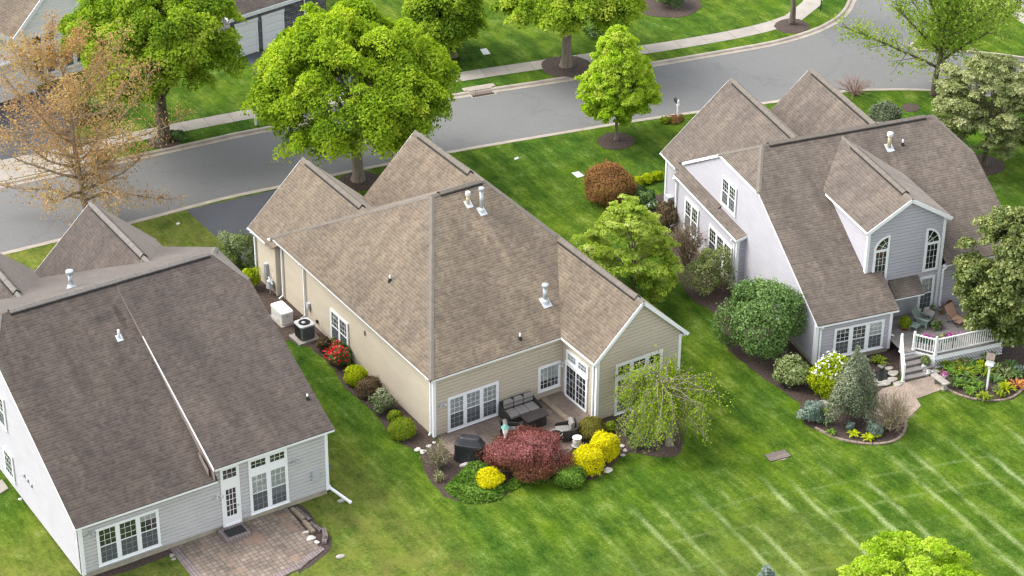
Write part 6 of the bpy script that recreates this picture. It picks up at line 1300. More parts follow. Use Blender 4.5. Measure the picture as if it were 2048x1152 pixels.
# ------------------------------------------------------------------ shrubs of the right house
shrub('viburnum', 'big dense green bush against the white side wall', 1520, 646, 166, 168, 'dark', 0.095, 9000, 0.16, tone0=0.60, lobed=26)
shrub('rhododendron', 'light green rhododendron at the corner of the lavender house', 1586, 748, 80, 68, 'rhodo', 0.10, 2400, 0.18, tone0=0.6, lobed=14)
shrub('azalea', 'yellow green bush with white flowers under the triple window', 1662, 755, 92, 92, 'chart', 0.075, 4200, 0.10, tone0=0.3, flowers=('petal_white', 150, lambda x, y, z: z > 0.35, 0.075))
shrub('cypress', 'tall grey green conical evergreen in the island bed', 1700, 784, 98, 168, 'conifer', 0.075, 9000, 0.2, shape='cone', tone0=0.62, lobed=40)
shrub('juniper', 'blue green spreading juniper at the tip of the island bed', 1622, 824, 46, 50, 'bluegrn', 0.06, 2200, 0.2)
twiggy('shrub', 'bare tan twiggy bush beside the buff walk', 1780, 828, 108, 96, 'twig', 130, 'olive', 700, 0.035, br=6)
shrub('juniper', 'small blue green juniper under the bare twiggy bush', 1750, 858, 36, 36, 'bluegrn', 0.05, 900, 0.2)
shrub('juniper', 'little blue grey tuft at the foot of the conical evergreen', 1699, 852, 20, 20, 'bluegrn', 0.05, 500, 0.2)
for i, (x, y, r, mt) in enumerate([(1652, 850, 14, 'dark'), (1662, 870, 12, 'cover_g'), (1706, 872, 14, 'chart'), (1735, 880, 16, 'chart'), (1755, 876, 8, 'chart'), (1650, 828, 12, 'box')]):
    clump('hosta', ['dark green low plant beside the blue juniper', 'small green plant along the curved brick edging', 'yellow green hosta left of the larger one', 'larger yellow green hosta near the brick edging', 'tiny yellow green hosta under the bare bush', 'green plant between juniper and conical evergreen'][i], x, y, r, mt, 24, 0.28, 0.06)
boulder('stone', 'round tan stone in the mulch beside the conical evergreen', 1649, 808, 0.25, 'stone', 0.5)
shrub('shrub', 'loose olive green bush below the three side windows', 1418, 545, 90, 104, 'olive', 0.075, 3000, 0.25, tone0=0.35, lobed=16)
twiggy('shrub', 'bare brown twiggy bush between the two side windows', 1372, 490, 72, 110, 'twig', 110, 'burg', 900, 0.05, br=6)
shrub('shrub', 'dark olive bush against the garage side wall', 1335, 430, 52, 62, 'burg', 0.07, 1700, 0.22)
shrub('shrub', 'round copper orange bush beside the front lawn', 1217, 371, 100, 88, 'copper', 0.07, 6500, 0.10)
shrub('shrub', 'dark green shrub behind the copper bush', 1290, 396, 44, 40, 'dark', 0.07, 1300, 0.2)
shrub('shrub', 'grey green shrub right of the copper bush', 1272, 385, 40, 40, 'rhodo', 0.07, 1100, 0.25, tone0=0.3)
for i, (x, y, w_) in enumerate([(1276, 363, 26), (1295, 358, 26), (1314, 352, 24)]):
    shrub('boxwood', ['yellow tipped clipped shrub nearest the copper bush', 'yellow tipped clipped shrub in the middle of three', 'yellow tipped clipped shrub against the garage corner'][i], x, y, w_, 22, 'chart', 0.06, 700, 0.12, group='yellow tipped shrubs by the garage', tone0=0.35)
shrub('hydrangea', 'low shrub with pale blue flowers near the garage wall', 1304, 410, 26, 22, 'dark', 0.06, 500, 0.2, flowers=('petal_white', 40, lambda x, y, z: z > 0, 0.06))
shrub('spruce_shrub', 'dark green rounded evergreen behind the second garage roof', 1768, 232, 62, 56, 'conifer', 0.08, 2600, 0.14)
twiggy('shrub', 'reddish bare shrub by the kerb behind the second garage roof', 1708, 172, 96, 62, 'twig_red', 70, fan=1.0, br=5)
shrub('shrub', 'low rusty plant at the mailbox foot', 1352, 238, 36, 18, 'copper', 0.06, 600, 0.25); shrub('shrub', 'small green plant at the mailbox foot', 1330, 240, 24, 16, 'box', 0.06, 400, 0.2)
shrub('shrub', 'dark shrub in the mulch ring at the top edge', 1340, -8, 70, 56, 'dark', 0.08, 1800, 0.2); shrub('shrub', 'dark green shrub beside the stone house trunk', 1190, 62, 44, 30, 'dark', 0.08, 900, 0.3)
shrub('shrub', 'green shrub across the road at the pavement, behind the russet tree', 205, 375-58, 30, 34, 'dark', 0.08, 900, 0.2); shrub('shrub', 'bronze shrub along the cream house front', 150, 225, 70, 50, 'burg', 0.08, 1600, 0.25); shrub('shrub', 'green shrub along the cream house front, nearer the dark trunk', 212, 212, 60, 46, 'dark', 0.08, 1500, 0.25); shrub('shrub', 'low green shrub at the foot of the dark trunk', 355, 268, 40, 26, 'dark', 0.07, 800, 0.25)
beds = [(1905, 725, 24, 'box', 'leafy yellow green perennial beside the lattice'), (1918, 745, 26, 'cover_g', 'leafy green perennial in the middle of the flower bed'), (1895, 735, 20, 'cover_g', 'green perennial next to the stone bench'), (1935, 735, 22, 'dark', 'dark green perennial under the lattice'), (1940, 762, 26, 'dark', 'dark green perennial left of the birdhouse pole'), (1968, 750, 20, 'box', 'lime perennial behind the birdhouse pole'), (1925, 775, 18, 'cover_g', 'green clump near the curved brick edging'), (1990, 742, 16, 'rhodo', 'grey green plant right of the birdhouse pole'), (1968, 800, 18, 'box', 'low bright tuft on the brick edging'), (2012, 782, 20, 'chart', 'yellow green fern near the orange plant'), (2034, 775, 20, 'petal_orange', 'orange leaved plant at the bed end'), (1965, 735, 14, 'chart', 'yellow green tuft under the magnolia'), (2020, 735, 18, 'dark', 'dark plant in the shade of the magnolia'), (1995, 785, 12, 'rhodo', 'small grey plant right of the pole foot'), (2040, 745, 16, 'bluegrn', 'blue green plant at the far right of the bed')]
rb = random.Random(8)
more = [(1905, 752, 20, 'cover_g', 'green perennial along the bench side of the flower bed'), (1930, 752, 24, 'box', 'broad green perennial in the middle of the flower bed'), (1955, 778, 18, 'cover_g', 'green perennial left of the birdhouse pole foot'), (1912, 770, 20, 'dark', 'dark green perennial beside the brick edging, bench end'), (1948, 745, 20, 'cover_g', 'green perennial in front of the lattice'), (1885, 728, 14, 'box', 'small green perennial at the deck corner'), (1990, 765, 20, 'dark', 'dark green perennial right of the birdhouse pole'), (2010, 755, 22, 'rhodo', 'grey green perennial in the shade of the magnolia'), (1978, 720, 20, 'dark', 'dark perennial beneath the magnolia crown'), (2030, 755, 18, 'dark', 'dark perennial near the blue green plant'), (1940, 790, 14, 'cover_g', 'small green tuft on the brick edging'), (2000, 795, 12, 'box', 'small bright tuft on the brick edging, far end')]
beds += more
for x, y, r, mt, l in beds: clump('perennial', l, x, y, r, mt, 34, 0.42, 0.05, flower='petal_orange' if x == 1918 else None)
# ------------------------------------------------------------------ patio furniture of the centre house
def cushion(m, x0, x1, y0, y1, z0, z1, r=0.07): m.rounded(x0, x1, y0, y1, z0, z1, min(r, (x1-x0)*0.4, (y1-y0)*0.4), 4)
def seat_set(name, label, loc, rz, wid, nseat, group=None, cat='sofa'):
    """Wicker seat with cushions; faces local -y."""
    t = thing(name, label, cat, loc, rz, group); w_ = wid/2; dp = 0.40
    m = MB(); m.prism([(-w_, -dp, 0.30), (w_, -dp, 0.30), (w_, dp, 0.30), (-w_, dp, 0.30)], (0, 0, -0.26)); m.build('base', M['wicker'], t)
    m = MB(); m.prism([(-w_, dp-0.10, 0.30), (w_, dp-0.10, 0.30), (w_, dp+0.02, 0.30), (-w_, dp+0.02, 0.30)], (0, 0, -0.26))
    n = 10
    for i in range(n):
        a, b = -w_+wid*i/n, -w_+wid*(i+1)/n; za = 0.76+0.06*cos((i/n-0.5)*pi*0.9); zb = 0.76+0.06*cos(((i+1)/n-0.5)*pi*0.9)
        m.prism([(a, dp+0.12, za), (b, dp+0.12, zb), (b, dp-0.0, 0.30), (a, dp-0.0, 0.30)], (0, 0.06, 0.0))
    m.build('backrest', M['wicker'], t)
    for s in (-1, 1):
        m = MB(); pr = [(-dp-0.02, 0.50), (-dp+0.10, 0.57), (dp-0.1, 0.62), (dp+0.10, 0.72), (dp+0.12, 0.05), (-dp+0.02, 0.05)]
        x = s*w_; m.prism([(x-0.02*s, y, z) for y, z in pr], (0.065*s, 0, 0)); m.build('armrest', M['wicker'], t)
    iw = (wid-0.14)/nseat
    for i in range(nseat):
        a = -wid/2+0.07+iw*i
        m = MB(); cushion(m, a+0.008, a+iw-0.008, -dp-0.03, dp-0.14, 0.30, 0.45); m.build('seat_cushion', M['cushion'], t, False)
        m = MB(); k = 8
        for j in range(k):       # plump back cushion with a headrest roll
            pass
        prof = [(0.00, 0.44), (-0.07, 0.50), (-0.09, 0.60), (-0.03, 0.665), (-0.08, 0.70), (-0.10, 0.80), (-0.04, 0.90), (0.05, 0.94), (0.12, 0.90), (0.10, 0.44)]
        ins = [0.05, 0.015, 0.0, 0.03, 0.012, 0.0, 0.03, 0.10, 0.08, 0.05]
        L = [(a+0.01+e, dp-0.10+y, z) for (y, z), e in zip(prof, ins)]; R_ = [(a+iw-0.01-e, dp-0.10+y, z) for (y, z), e in zip(prof, ins)]
        for j in range(len(L)): j2 = (j+1) % len(L); m.poly([L[j], R_[j], R_[j2], L[j2]])
        m.poly(L); m.poly(R_[::-1]); m.build('back_cushion', M['cushion'], t, False)
    for sx in (-1, 1):
        for sy in (-1, 1): m = MB(); m.tube([(sx*(w_-0.05), sy*(dp-0.06), 0.06), (sx*(w_-0.05), sy*(dp-0.06), 0)], 0.025, 8); m.build('leg', M['darkmetal'], t)
    return t
PZ = 0.05
seat_set('sofa', 'three seat dark wicker sofa with grey cushions against the back wall', (4.75, -0.36, PZ), radians(-1), 1.80, 3)
seat_set('armchair', 'dark wicker armchair with its back to the covered grill', (3.37, -1.70, PZ), radians(62), 0.80, 1, 'wicker armchairs on the patio', 'armchair')
seat_set('armchair', 'dark wicker armchair beside the round glass table and landing', (5.55, -2.95, PZ), radians(-112), 0.80, 1, 'wicker armchairs on the patio', 'armchair')
t = thing('fire_table', 'low dark brown rectangular table in front of the sofa', 'table', (4.85, -1.42, PZ), radians(2))
m = MB(); m.prism([(-0.62, -0.34, 0.60), (0.62, -0.34, 0.60), (0.62, 0.34, 0.60), (-0.62, 0.34, 0.60)], (0, 0, -0.045))
m.build('tabletop', M['tabletop'], t)
for i in range(5): m = MB(); m.box(-0.60+0.241*i, -0.60+0.241*i+0.234, -0.32, 0.32, 0.601, 0.607, tone=0.5); m.build('top_board', M['tabletop'], t)
m = MB(); m.box(-0.5, 0.5, -0.27, 0.27, 0.02, 0.56); m.build('base', M['wicker'], t); m = MB(); m.box(-0.25, 0.25, -0.279, -0.271, 0.1, 0.5); m.build('door', M['darkmetal'], t)
g = G(1112, 884, PZ); t = thing('side_table', 'small round glass topped table between armchair and red maple', 'table', (g[0], g[1], PZ))
m = MB(); m.lathe((0, 0, 0.50), [(0.29, 0), (0.30, 0.008), (0.29, 0.016)], 24); m.build('tabletop', M['glass'], t); m = MB()
for i in range(24): a, b = 2*pi*i/24, 2*pi*(i+1)/24; m.bar((0.30*cos(a), 0.30*sin(a), 0.506), (0.30*cos(b), 0.30*sin(b), 0.506), 0.025, 0.03)
m.build('rim', M['greybox'], t)
for i in range(4): a = 0.8+i*pi/2; m = MB(); m.tube([(0.27*cos(a), 0.27*sin(a), 0.5), (0.15*cos(a), 0.15*sin(a), 0.25), (0.25*cos(a), 0.25*sin(a), 0)], 0.014, 6); m.build('leg', M['greybox'], t)
g = G(1154, 890, PZ); t = thing('stool', 'white round ceramic garden stool on the patio edge', 'stool', (g[0], g[1], PZ))
m = MB(); m.lathe((0, 0, 0), [(0.15, 0), (0.17, 0.04), (0.205, 0.12), (0.21, 0.26), (0.19, 0.36), (0.175, 0.40)], 20); m.build('body', M['offwhite'], t, True); m = MB(); m.lathe((0, 0, 0.40), [(0.225, 0), (0.235, 0.02), (0.225, 0.045), (0.19, 0.05)], 20); m.build('seat', M['offwhite'], t); m = MB(); m.lathe((0, 0, -0.02), [(0.25, 0), (0.27, 0.03), (0.24, 0.05)], 20); m.build('saucer', M['aclight'], t)
# covered grill
g = G(940, 918, PZ); t = thing('covered_grill', 'barbecue grill under a draped black vinyl cover', 'grill', (g[0], g[1], 0.03), radians(-46))
m = MB(); rg = np.random.default_rng(4); NU = 56
def gring(w_, d_, z, fold, sx=0, sy=0):
    pts = []
    for i in range(NU):
        a = 2*pi*i/NU; cx_, sy_ = cos(a), sin(a); k = 1/max(abs(cx_)**5+abs(sy_)**5, 1e-9)**0.2; f = 1+fold*(0.5*sin(a*9+1)+0.5*sin(a*14+2))
        pts.append((cx_*k*w_*f+sx, sy_*k*d_*f+sy, z))
    return pts
rings = [gring(0.73, 0.37, 0.0, 0.045), gring(0.70, 0.35, 0.22, 0.035), gring(0.69, 0.34, 0.5, 0.022), gring(0.71, 0.34, 0.82, 0.010), gring(0.71, 0.33, 0.90, 0.004), gring(0.68, 0.30, 0.935, 0.0), gring(0.60, 0.27, 1.02, 0.002, 0, 0.01), gring(0.46, 0.20, 1.22, 0.002, 0, 0.03), gring(0.43, 0.17, 1.25, 0.0, 0, 0.04), gring(0.34, 0.10, 1.262, 0, 0, 0.04)]
for a, b in zip(rings, rings[1:]):
    for i in range(NU): m.poly([a[i], a[(i+1) % NU], b[(i+1) % NU], b[i]])
m.poly(rings[-1]); m.build('cover', M['cover'], t, True)
m = MB()
for sx in (-0.5, 0.5):
    m.tube([(sx, -0.28, 0.0), (sx, -0.28, 0.07)], 0.03, 8); m.tube([(sx, 0.28, 0.0), (sx, 0.28, 0.07)], 0.03, 8)
m.build('caster', M['darkmetal'], t)
# bird feeder on a pole beside the red maple
g = G(1010, 928); t = thing('bird_feeder', 'white pole with a green roofed bird feeder over the red maple', 'bird feeder', g); t.scale = (1.2, 1.2, 0.90)
m = MB(); m.lathe((0, 0, 0), [(0.035, 0), (0.035, 1.75)], 10); m.build('pole', M['offwhite'], t); m = MB(); m.lathe((0, 0, 1.6), [(0.035, 0), (0.05, 0.2), (0.095, 0.38), (0.085, 0.46)], 12); m.build('collar', M['offwhite'], t); m = MB(); m.lathe((0, 0, 2.06), [(0.11, 0), (0.115, 0.02), (0.11, 0.22)], 8); m.build('seed_box', M['offwhite'], t); m = MB(); m.lathe((0, 0, 2.28), [(0.17, 0), (0.10, 0.10), (0.012, 0.22), (0.006, 0.28)], 8); m.build('roof', M['teal'], t)

# ------------------------------------------------------------------ machines along the left wall
t = thing('air_conditioner', 'grey louvred air conditioner on a concrete pad by the side wall', 'air conditioner', (-0.62, 11.42, 0), radians(0))
m = MB(); m.box(-0.62, 0.58, -0.56, 0.56, -0.02, 0.09); m.build('pad', M['concrete'], t)
m = MB(); m.rounded(-0.40, 0.40, -0.40, 0.40, 0.09, 0.86, 0.16, 5); m.build('body', M['acgrey'], t)
m = MB()
def rrect(z, r_=0.16, o_=0.412):
    pts = []
    for cx, cy, a0 in ((1, 1, 0), (-1, 1, 90), (-1, -1, 180), (1, -1, 270)):
        for k in range(5): a = radians(a0+90*k/4); pts.append((cx*(o_-r_)+r_*cos(a), cy*(o_-r_)+r_*sin(a), z))
    return pts
for i in range(4):
    for k in range(13):
        f = -0.29+0.048*k; x, y = ((f, -0.405), (0.405, f), (f, 0.405), (-0.405, f))[i]; m.bar((x, y, 0.15), (x, y, 0.80), 0.014, 0.014)
m.build('louvres', M['darkmetal'], t)
m = MB(); m.rounded(-0.425, 0.425, -0.425, 0.425, 0.84, 0.92, 0.17, 5); m.build('top', M['aclight'], t)
m = MB(); m.lathe((0, 0, 0.921), [(0.30, 0), (0.30, 0.006)], 28); m.build('fan_opening', M['rubber'], t)
m = MB()
for r in (0.08, 0.15, 0.22, 0.29):
    for i in range(28): a, b = 2*pi*i/28, 2*pi*(i+1)/28; m.bar((r*cos(a), r*sin(a), 0.938), (r*cos(b), r*sin(b), 0.938), 0.010, 0.010)
for i in range(8): a = 2*pi*i/8; m.bar((0, 0, 0.94), (0.30*cos(a), 0.30*sin(a), 0.938), 0.012, 0.010)
m.build('fan_guard', M['darkmetal'], t); m = MB(); m.lathe((-0.05, 0, 0.932), [(0.11, 0), (0.10, 0.02), (0.02, 0.04)], 14); m.build('fan_motor', M['aclight'], t)
t = thing('generator', 'off white standby generator beside the air conditioner', 'generator', (-0.78, 13.55, 0), radians(90))
m = MB(); m.box(-0.72, 0.72, -0.42, 0.42, -0.02, 0.06); m.build('pad', M['concrete'], t); m = MB(); m.rounded(-0.62, 0.62, -0.33, 0.33, 0.06, 0.62, 0.08, 4); m.build('body', M['offwhite'], t); m = MB(); m.rounded(-0.65, 0.65, -0.36, 0.36, 0.62, 0.78, 0.12, 5); m.build('lid', M['offwhite'], t)
m = MB()
for i in range(3): m.box(-0.30+0.10*i, -0.24+0.10*i, 0.331, 0.338, 0.14, 0.24)
m.box(-0.634, -0.622, -0.1, 0.10, 0.5, 0.58); m.box(-0.05, 0.35, 0.331, 0.336, 0.36, 0.41); m.build('vent_slots', M['greybox'], t)
m = MB(); pts = [(-0.12, 12.75, 0.35)]
for i in range(14): a = i/13*5.5; pts.append((0.08-0.25*(0.5+0.4*cos(a)), 12.6-0.10*i/13*4, 0.35+0.22*sin(a)))
m.tube(pts, 0.022, 6); tag(m.build('conduit', M['greybox']), 'looped grey conduit between generator and air conditioner', 'conduit')
boulder('stone', 'orange tan stone at the lawn tip beside the air conditioner pad', 585, 672, 0.12, 'coping', 0.5)

# ------------------------------------------------------------------ on the deck
def DW(x, y, z=0.75): return to_world(HR, (x, y, z))
def deck_px(px, py, z=0.75): q = G(px, py, z); return q
g = deck_px(1846, 652); t = thing('adirondack_chair', 'sage green slatted chair on the deck', 'chair', g, HR[2]+radians(35))
m = MB()
for i in range(6): a = -0.27+0.09*i; m.prism([(a, 0.22, 0.30), (a+0.082, 0.22, 0.30), (a+0.082*1.05+0.01*(i-2.5), 0.62, 0.98-0.03*abs(i-2.5)), (a+0.01*(i-2.5), 0.62, 0.98-0.03*abs(i-2.5))], (0, 0.02, -0.01))
m.build('backrest', M['green_paint'], t); m = MB()
for i in range(6): m.prism([(-0.27, -0.30+0.095*i, 0.37-0.014*i), (0.27, -0.30+0.095*i, 0.37-0.014*i), (0.27, -0.215+0.095*i, 0.356-0.014*i), (-0.27, -0.215+0.095*i, 0.356-0.014*i)], (0, 0, -0.022))
m.build('seat', M['green_paint'], t)
for s_ in (-1, 1):
    m = MB(); m.prism([(s_*0.30-0.07, -0.36, 0.56), (s_*0.30+0.07, -0.36, 0.56), (s_*0.30+0.05, 0.42, 0.56), (s_*0.30-0.05, 0.42, 0.56)], (0, 0, -0.025)); m.build('armrest', M['green_paint'], t)
    m = MB(); m.box(s_*0.30-0.02, s_*0.30+0.02, -0.33, -0.23, 0, 0.54); m.build('leg', M['green_paint'], t); m = MB(); m.bar((s_*0.28, -0.28, 0.33), (s_*0.28, 0.62, 0.05), 0.03, 0.11); m.build('leg', M['green_paint'], t)
g = deck_px(1829, 662); t = thing('footstool', 'sage green slatted footstool in front of the deck chair', 'footstool', g, HR[2]+radians(35)); m = MB()
for i in range(5): m.prism([(-0.26, -0.22+0.09*i, 0.36), (0.26, -0.22+0.09*i, 0.36), (0.26, -0.14+0.09*i, 0.36), (-0.26, -0.14+0.09*i, 0.36)], (0, 0, -0.022))
m.build('seat', M['green_paint'], t)
for sx in (-1, 1):
    for sy in (-1, 1): m = MB(); m.box(sx*0.23-0.02, sx*0.23+0.02, sy*0.18-0.02, sy*0.18+0.02, 0, 0.34); m.build('leg', M['green_paint'], t)
def pot(name, label, px, py, r, hgt, pmat, leaf, n, spread, rise, z=0.75, flower=None, nf=60, lsz=0.06, group=None):
    g = G(px, py, z); t = thing(name, label, 'potted plant', g, group=group); rg = rng_for(px, py, r)
    m = MB(); m.lathe((0, 0, 0), [(r*0.68, 0), (r*0.85, hgt*0.5), (r, hgt*0.9), (r*1.08, hgt*0.92), (r*1.08, hgt), (r*0.9, hgt*0.98)], 16); m.build('pot', M[pmat], t, False)
    d = unit(rg, n); d[:, 2] = np.abs(d[:, 2]); P = d*np.array([spread, spread, rise])*rg.uniform(0.5, 1.05, (n, 1))+np.array([0, 0, hgt]); P[:, 2] -= 0.35*spread*(d[:, 0]**2+d[:, 1]**2); leaf_obj('foliage', P, d+rg.normal(size=(n, 3))*0.5, lsz*rg.uniform(0.6, 1.3, n), 0.5+rg.normal(size=n)*0.2, M[leaf], t)
    if flower: i = rg.choice(n, nf); leaf_obj('blossom', P[i]*np.array([1.05, 1.05, 1.03])+np.array([0, 0, 0.03]), d[i]+np.array([0, 0, 0.6]), 0.055*rg.uniform(0.7, 1.2, nf), rg.random(nf), M[flower], t)
pot('potted_fern', 'big fern in a red glazed pot on the deck', 1809, 658, 0.21, 0.34, 'red_pot', 'box', 700, 0.33, 0.42, lsz=0.06)
pot('potted_flowers', 'pot of purple petunias beside the green chair', 1872, 657, 0.16, 0.22, 'greendk', 'dark', 420, 0.34, 0.34, flower='petal_pink', nf=46)
pot('potted_flowers', 'pot of pink and white flowers in front of the deck window', 1884, 627, 0.15, 0.24, 'terracotta', 'dark', 260, 0.2, 0.3, flower='petal_pink', nf=40)
pot('potted_flowers', 'dark pot with orange flowers near the back of the deck', 1899, 618, 0.16, 0.26, 'greendk', 'burg', 220, 0.2, 0.24, flower='petal_orange', nf=24)
pot('potted_plant', 'small pale plant in a white pot by the deck window', 1864, 622, 0.10, 0.20, 'pvc', 'varieg', 120, 0.15, 0.2)
pot('potted_plant', 'small dark plant under the tall deck window', 1842, 622, 0.10, 0.14, 'darkmetal', 'dark', 120, 0.16, 0.24)
pot('potted_plant', 'leafy green plant in a terracotta pot on the deck steps', 1850, 727, 0.17, 0.20, 'terracotta', 'rhodo', 420, 0.27, 0.24, z=0.30)
pot('potted_plant', 'white edged hosta in a low pot on the lowest step', 1857, 750, 0.13, 0.12, 'greendk', 'petal_white', 60, 0.30, 0.16, z=0.0, lsz=0.085)
pot('potted_plant', 'white edged hosta in a low pot one step up', 1847, 738, 0.13, 0.12, 'greendk', 'petal_white', 60, 0.28, 0.16, z=0.15, lsz=0.08)
g = deck_px(1856, 640); t = thing('small_table', 'pale patterned round table behind the petunias on the deck', 'table', g); m = MB(); m.lathe((0, 0, 0.42), [(0.30, 0), (0.31, 0.02), (0.30, 0.04)], 20); m.build('tabletop', M['varieg'] if False else M['stone'], t)
for i in range(3): a = i*2.1; m = MB(); m.tube([(0.08*cos(a), 0.08*sin(a), 0.42), (0.24*cos(a), 0.24*sin(a), 0)], 0.018, 6); m.build('leg', M['green_paint'], t)
g = deck_px(1911, 645); t = thing('lounge_chair', 'peach canvas lounge chair half hidden by the magnolia', 'chair', g, HR[2]+radians(20)); m = MB(); m.prism([(-0.3, -0.5, 0.30), (0.3, -0.5, 0.32), (0.3, 0.15, 0.26), (-0.3, 0.15, 0.26)], (0, 0, -0.05)); m.build('seat', M['canvas'], t); m = MB(); m.prism([(-0.3, 0.15, 0.26), (0.3, 0.15, 0.26), (0.3, 0.55, 0.85), (-0.3, 0.55, 0.85)], (0, 0.05, -0.03)); m.build('backrest', M['canvas'], t)
for sx in (-1, 1): m = MB(); m.tube([(sx*0.31, -0.45, 0), (sx*0.31, 0.3, 0.45)], 0.018, 6); m.tube([(sx*0.31, 0.35, 0), (sx*0.31, -0.35, 0.45)], 0.018, 6); m.build('leg', M['darkmetal'], t)
for i, (a, b, l) in enumerate([((5.02, -0.98), (5.62, -1.62), 'box of magenta and yellow flowers inside the short angled railing'), ((6.0, -1.62), (6.95, -1.62), 'box of magenta flowers inside the long railing')]):
    A, B = DW(*a), DW(*b); t = thing('flower_box', l, 'flower box', (A+B)/2, atan2(B[1]-A[1], B[0]-A[0])); L = np.linalg.norm(B-A)
    m = MB(); m.box(-L/2, L/2, -0.10, 0.10, 0.50, 0.70); m.build('planter', M['greendk'], t); m = MB()
    for s_ in (-1, 1): m.bar((s_*L*0.35, 0, 0), (s_*L*0.35, 0, 0.5), 0.04, 0.04)
    m.build('stand', M['darkmetal'], t); rg = np.random.default_rng(40+i); n = 260; P = rg.normal(size=(n, 3))*np.array([L*0.28, 0.10, 0.07])+np.array([0, 0, 0.78]); leaf_obj('foliage', P, rg.normal(size=(n, 3))+np.array([0, 0, 0.7]), 0.05*rg.uniform(0.6, 1.3, n), rg.random(n), M['dark'], t)
    P = rg.normal(size=(70, 3))*np.array([L*0.24, 0.10, 0.05])+np.array([0.05, 0, 0.88]); leaf_obj('blossom', P, rg.normal(size=(70, 3))+np.array([0, 0, 0.9]), 0.06*rg.uniform(0.7, 1.2, 70), rg.random(70), M['petal_pink'], t)
    P = rg.normal(size=(14, 3))*np.array([0.06, 0.06, 0.04])+np.array([-L*0.38, 0, 0.84]); leaf_obj('blossom', P, rg.normal(size=(14, 3))+np.array([0, 0, 0.9]), np.full(14, 0.05), rg.random(14), M['yellow'], t)
# bench, birdhouse, pond
a, b = G(1868, 764), G(1890, 780); t = thing('stone_bench', 'weathered stone garden bench at the foot of the deck steps', 'bench', (a+b)/2, atan2((b-a)[1], (b-a)[0])); L = np.linalg.norm(b-a)+0.25
m = MB(); m.rounded(-L/2, L/2, -0.19, 0.19, 0.36, 0.44, 0.06, 3); m.build('seat', M['stone'], t)
for s_ in (-1, 1): m = MB(); m.prism([(s_*L*0.32-0.12, -0.14, 0.36), (s_*L*0.32+0.12, -0.14, 0.36), (s_*L*0.32+0.12, 0.14, 0.36), (s_*L*0.32-0.12, 0.14, 0.36)], (0, 0, -0.08)); m.prism([(s_*L*0.32-0.07, -0.11, 0.28), (s_*L*0.32+0.07, -0.11, 0.28), (s_*L*0.32+0.07, 0.11, 0.28), (s_*L*0.32-0.07, 0.11, 0.28)], (0, 0, -0.18)); m.prism([(s_*L*0.32-0.12, -0.14, 0.10), (s_*L*0.32+0.12, -0.14, 0.10), (s_*L*0.32+0.12, 0.14, 0.10), (s_*L*0.32-0.12, 0.14, 0.10)], (0, 0, -0.12)); m.build('leg', M['stone'], t)
q = (a+b)/2+np.array([0.2, -0.05, 0.44]); t = thing('flower_pot', 'small pot of magenta flowers standing on the stone bench', 'potted plant', q); m = MB(); m.lathe((0, 0, 0), [(0.07, 0), (0.10, 0.14), (0.11, 0.15)], 12); m.build('pot', M['greybox'], t); rg = np.random.default_rng(3); leaf_obj('blossom', rg.normal(size=(46, 3))*0.07+np.array([0, 0, 0.24]), rg.normal(size=(46, 3)), np.full(46, 0.05), rg.random(46), M['petal_pink'], t)
g = G(1973, 781); t = thing('birdhouse', 'white birdhouse with brown roof on a tall white post', 'birdhouse', g, radians(35)); m = MB(); m.box(-0.045, 0.045, -0.045, 0.045, -0.05, 1.55); m.build('post', M['vinyl'], t); m = MB()
for s_ in ((1, 0), (-1, 0), (0, 1), (0, -1)): m.bar((0, 0, 1.2), (s_[0]*0.14, s_[1]*0.14, 1.53), 0.04, 0.04)
m.box(-0.20, 0.20, -0.20, 0.20, 1.53, 1.57); m.build('bracket', M['vinyl'], t); m = MB(); m.box(-0.14, 0.14, -0.16, 0.16, 1.57, 1.92); m.prism([(-0.14, -0.16, 1.92), (0.14, -0.16, 1.92), (0, -0.16, 2.10)], (0, 0.32, 0)); m.build('box', M['vinyl'], t); m = MB()
for s_ in (-1, 1): m.prism([(0, -0.21, 2.14), (0, 0.21, 2.14), (s_*0.21, 0.21, 1.86), (s_*0.21, -0.21, 1.86)], (0, 0, 0.025))
m.build('roof', M['wood'], t); m = MB(); m.lathe((0, 0, 0), [(0.035, 0), (0.035, 0.01)], 12); o = m.build('entrance', M['rubber'], t); o.rotation_euler = (pi/2, 0, 0); o.location = (0, -0.158, 1.78)
pts = [(1752, 745), (1768, 738), (1780, 748), (1776, 760), (1758, 764), (1748, 757)]; sheet('water', [G(*p)[:2] for p in pts], 0.05, M['water'])
for i, (x, y, r, l) in enumerate([(1746, 764, 0.20, 'left'), (1758, 770, 0.22, 'front'), (1772, 768, 0.24, 'second front'), (1784, 760, 0.20, 'right front'), (1786, 748, 0.22, 'right'), (1778, 738, 0.18, 'rear right'), (1764, 733, 0.18, 'rear'), (1744, 752, 0.16, 'rear left'), (1795, 770, 0.2, 'outermost right')]):
    boulder('stone', f'flat grey ledge stone on the {l} rim of the little pond', x, y, r, 'stone', 0.4, 'stones round the little pond', stretch=1.3)
clump('perennial', 'green plant behind the little pond under the window', 1757, 728, 20, 'box', 30, 0.4, 0.05)

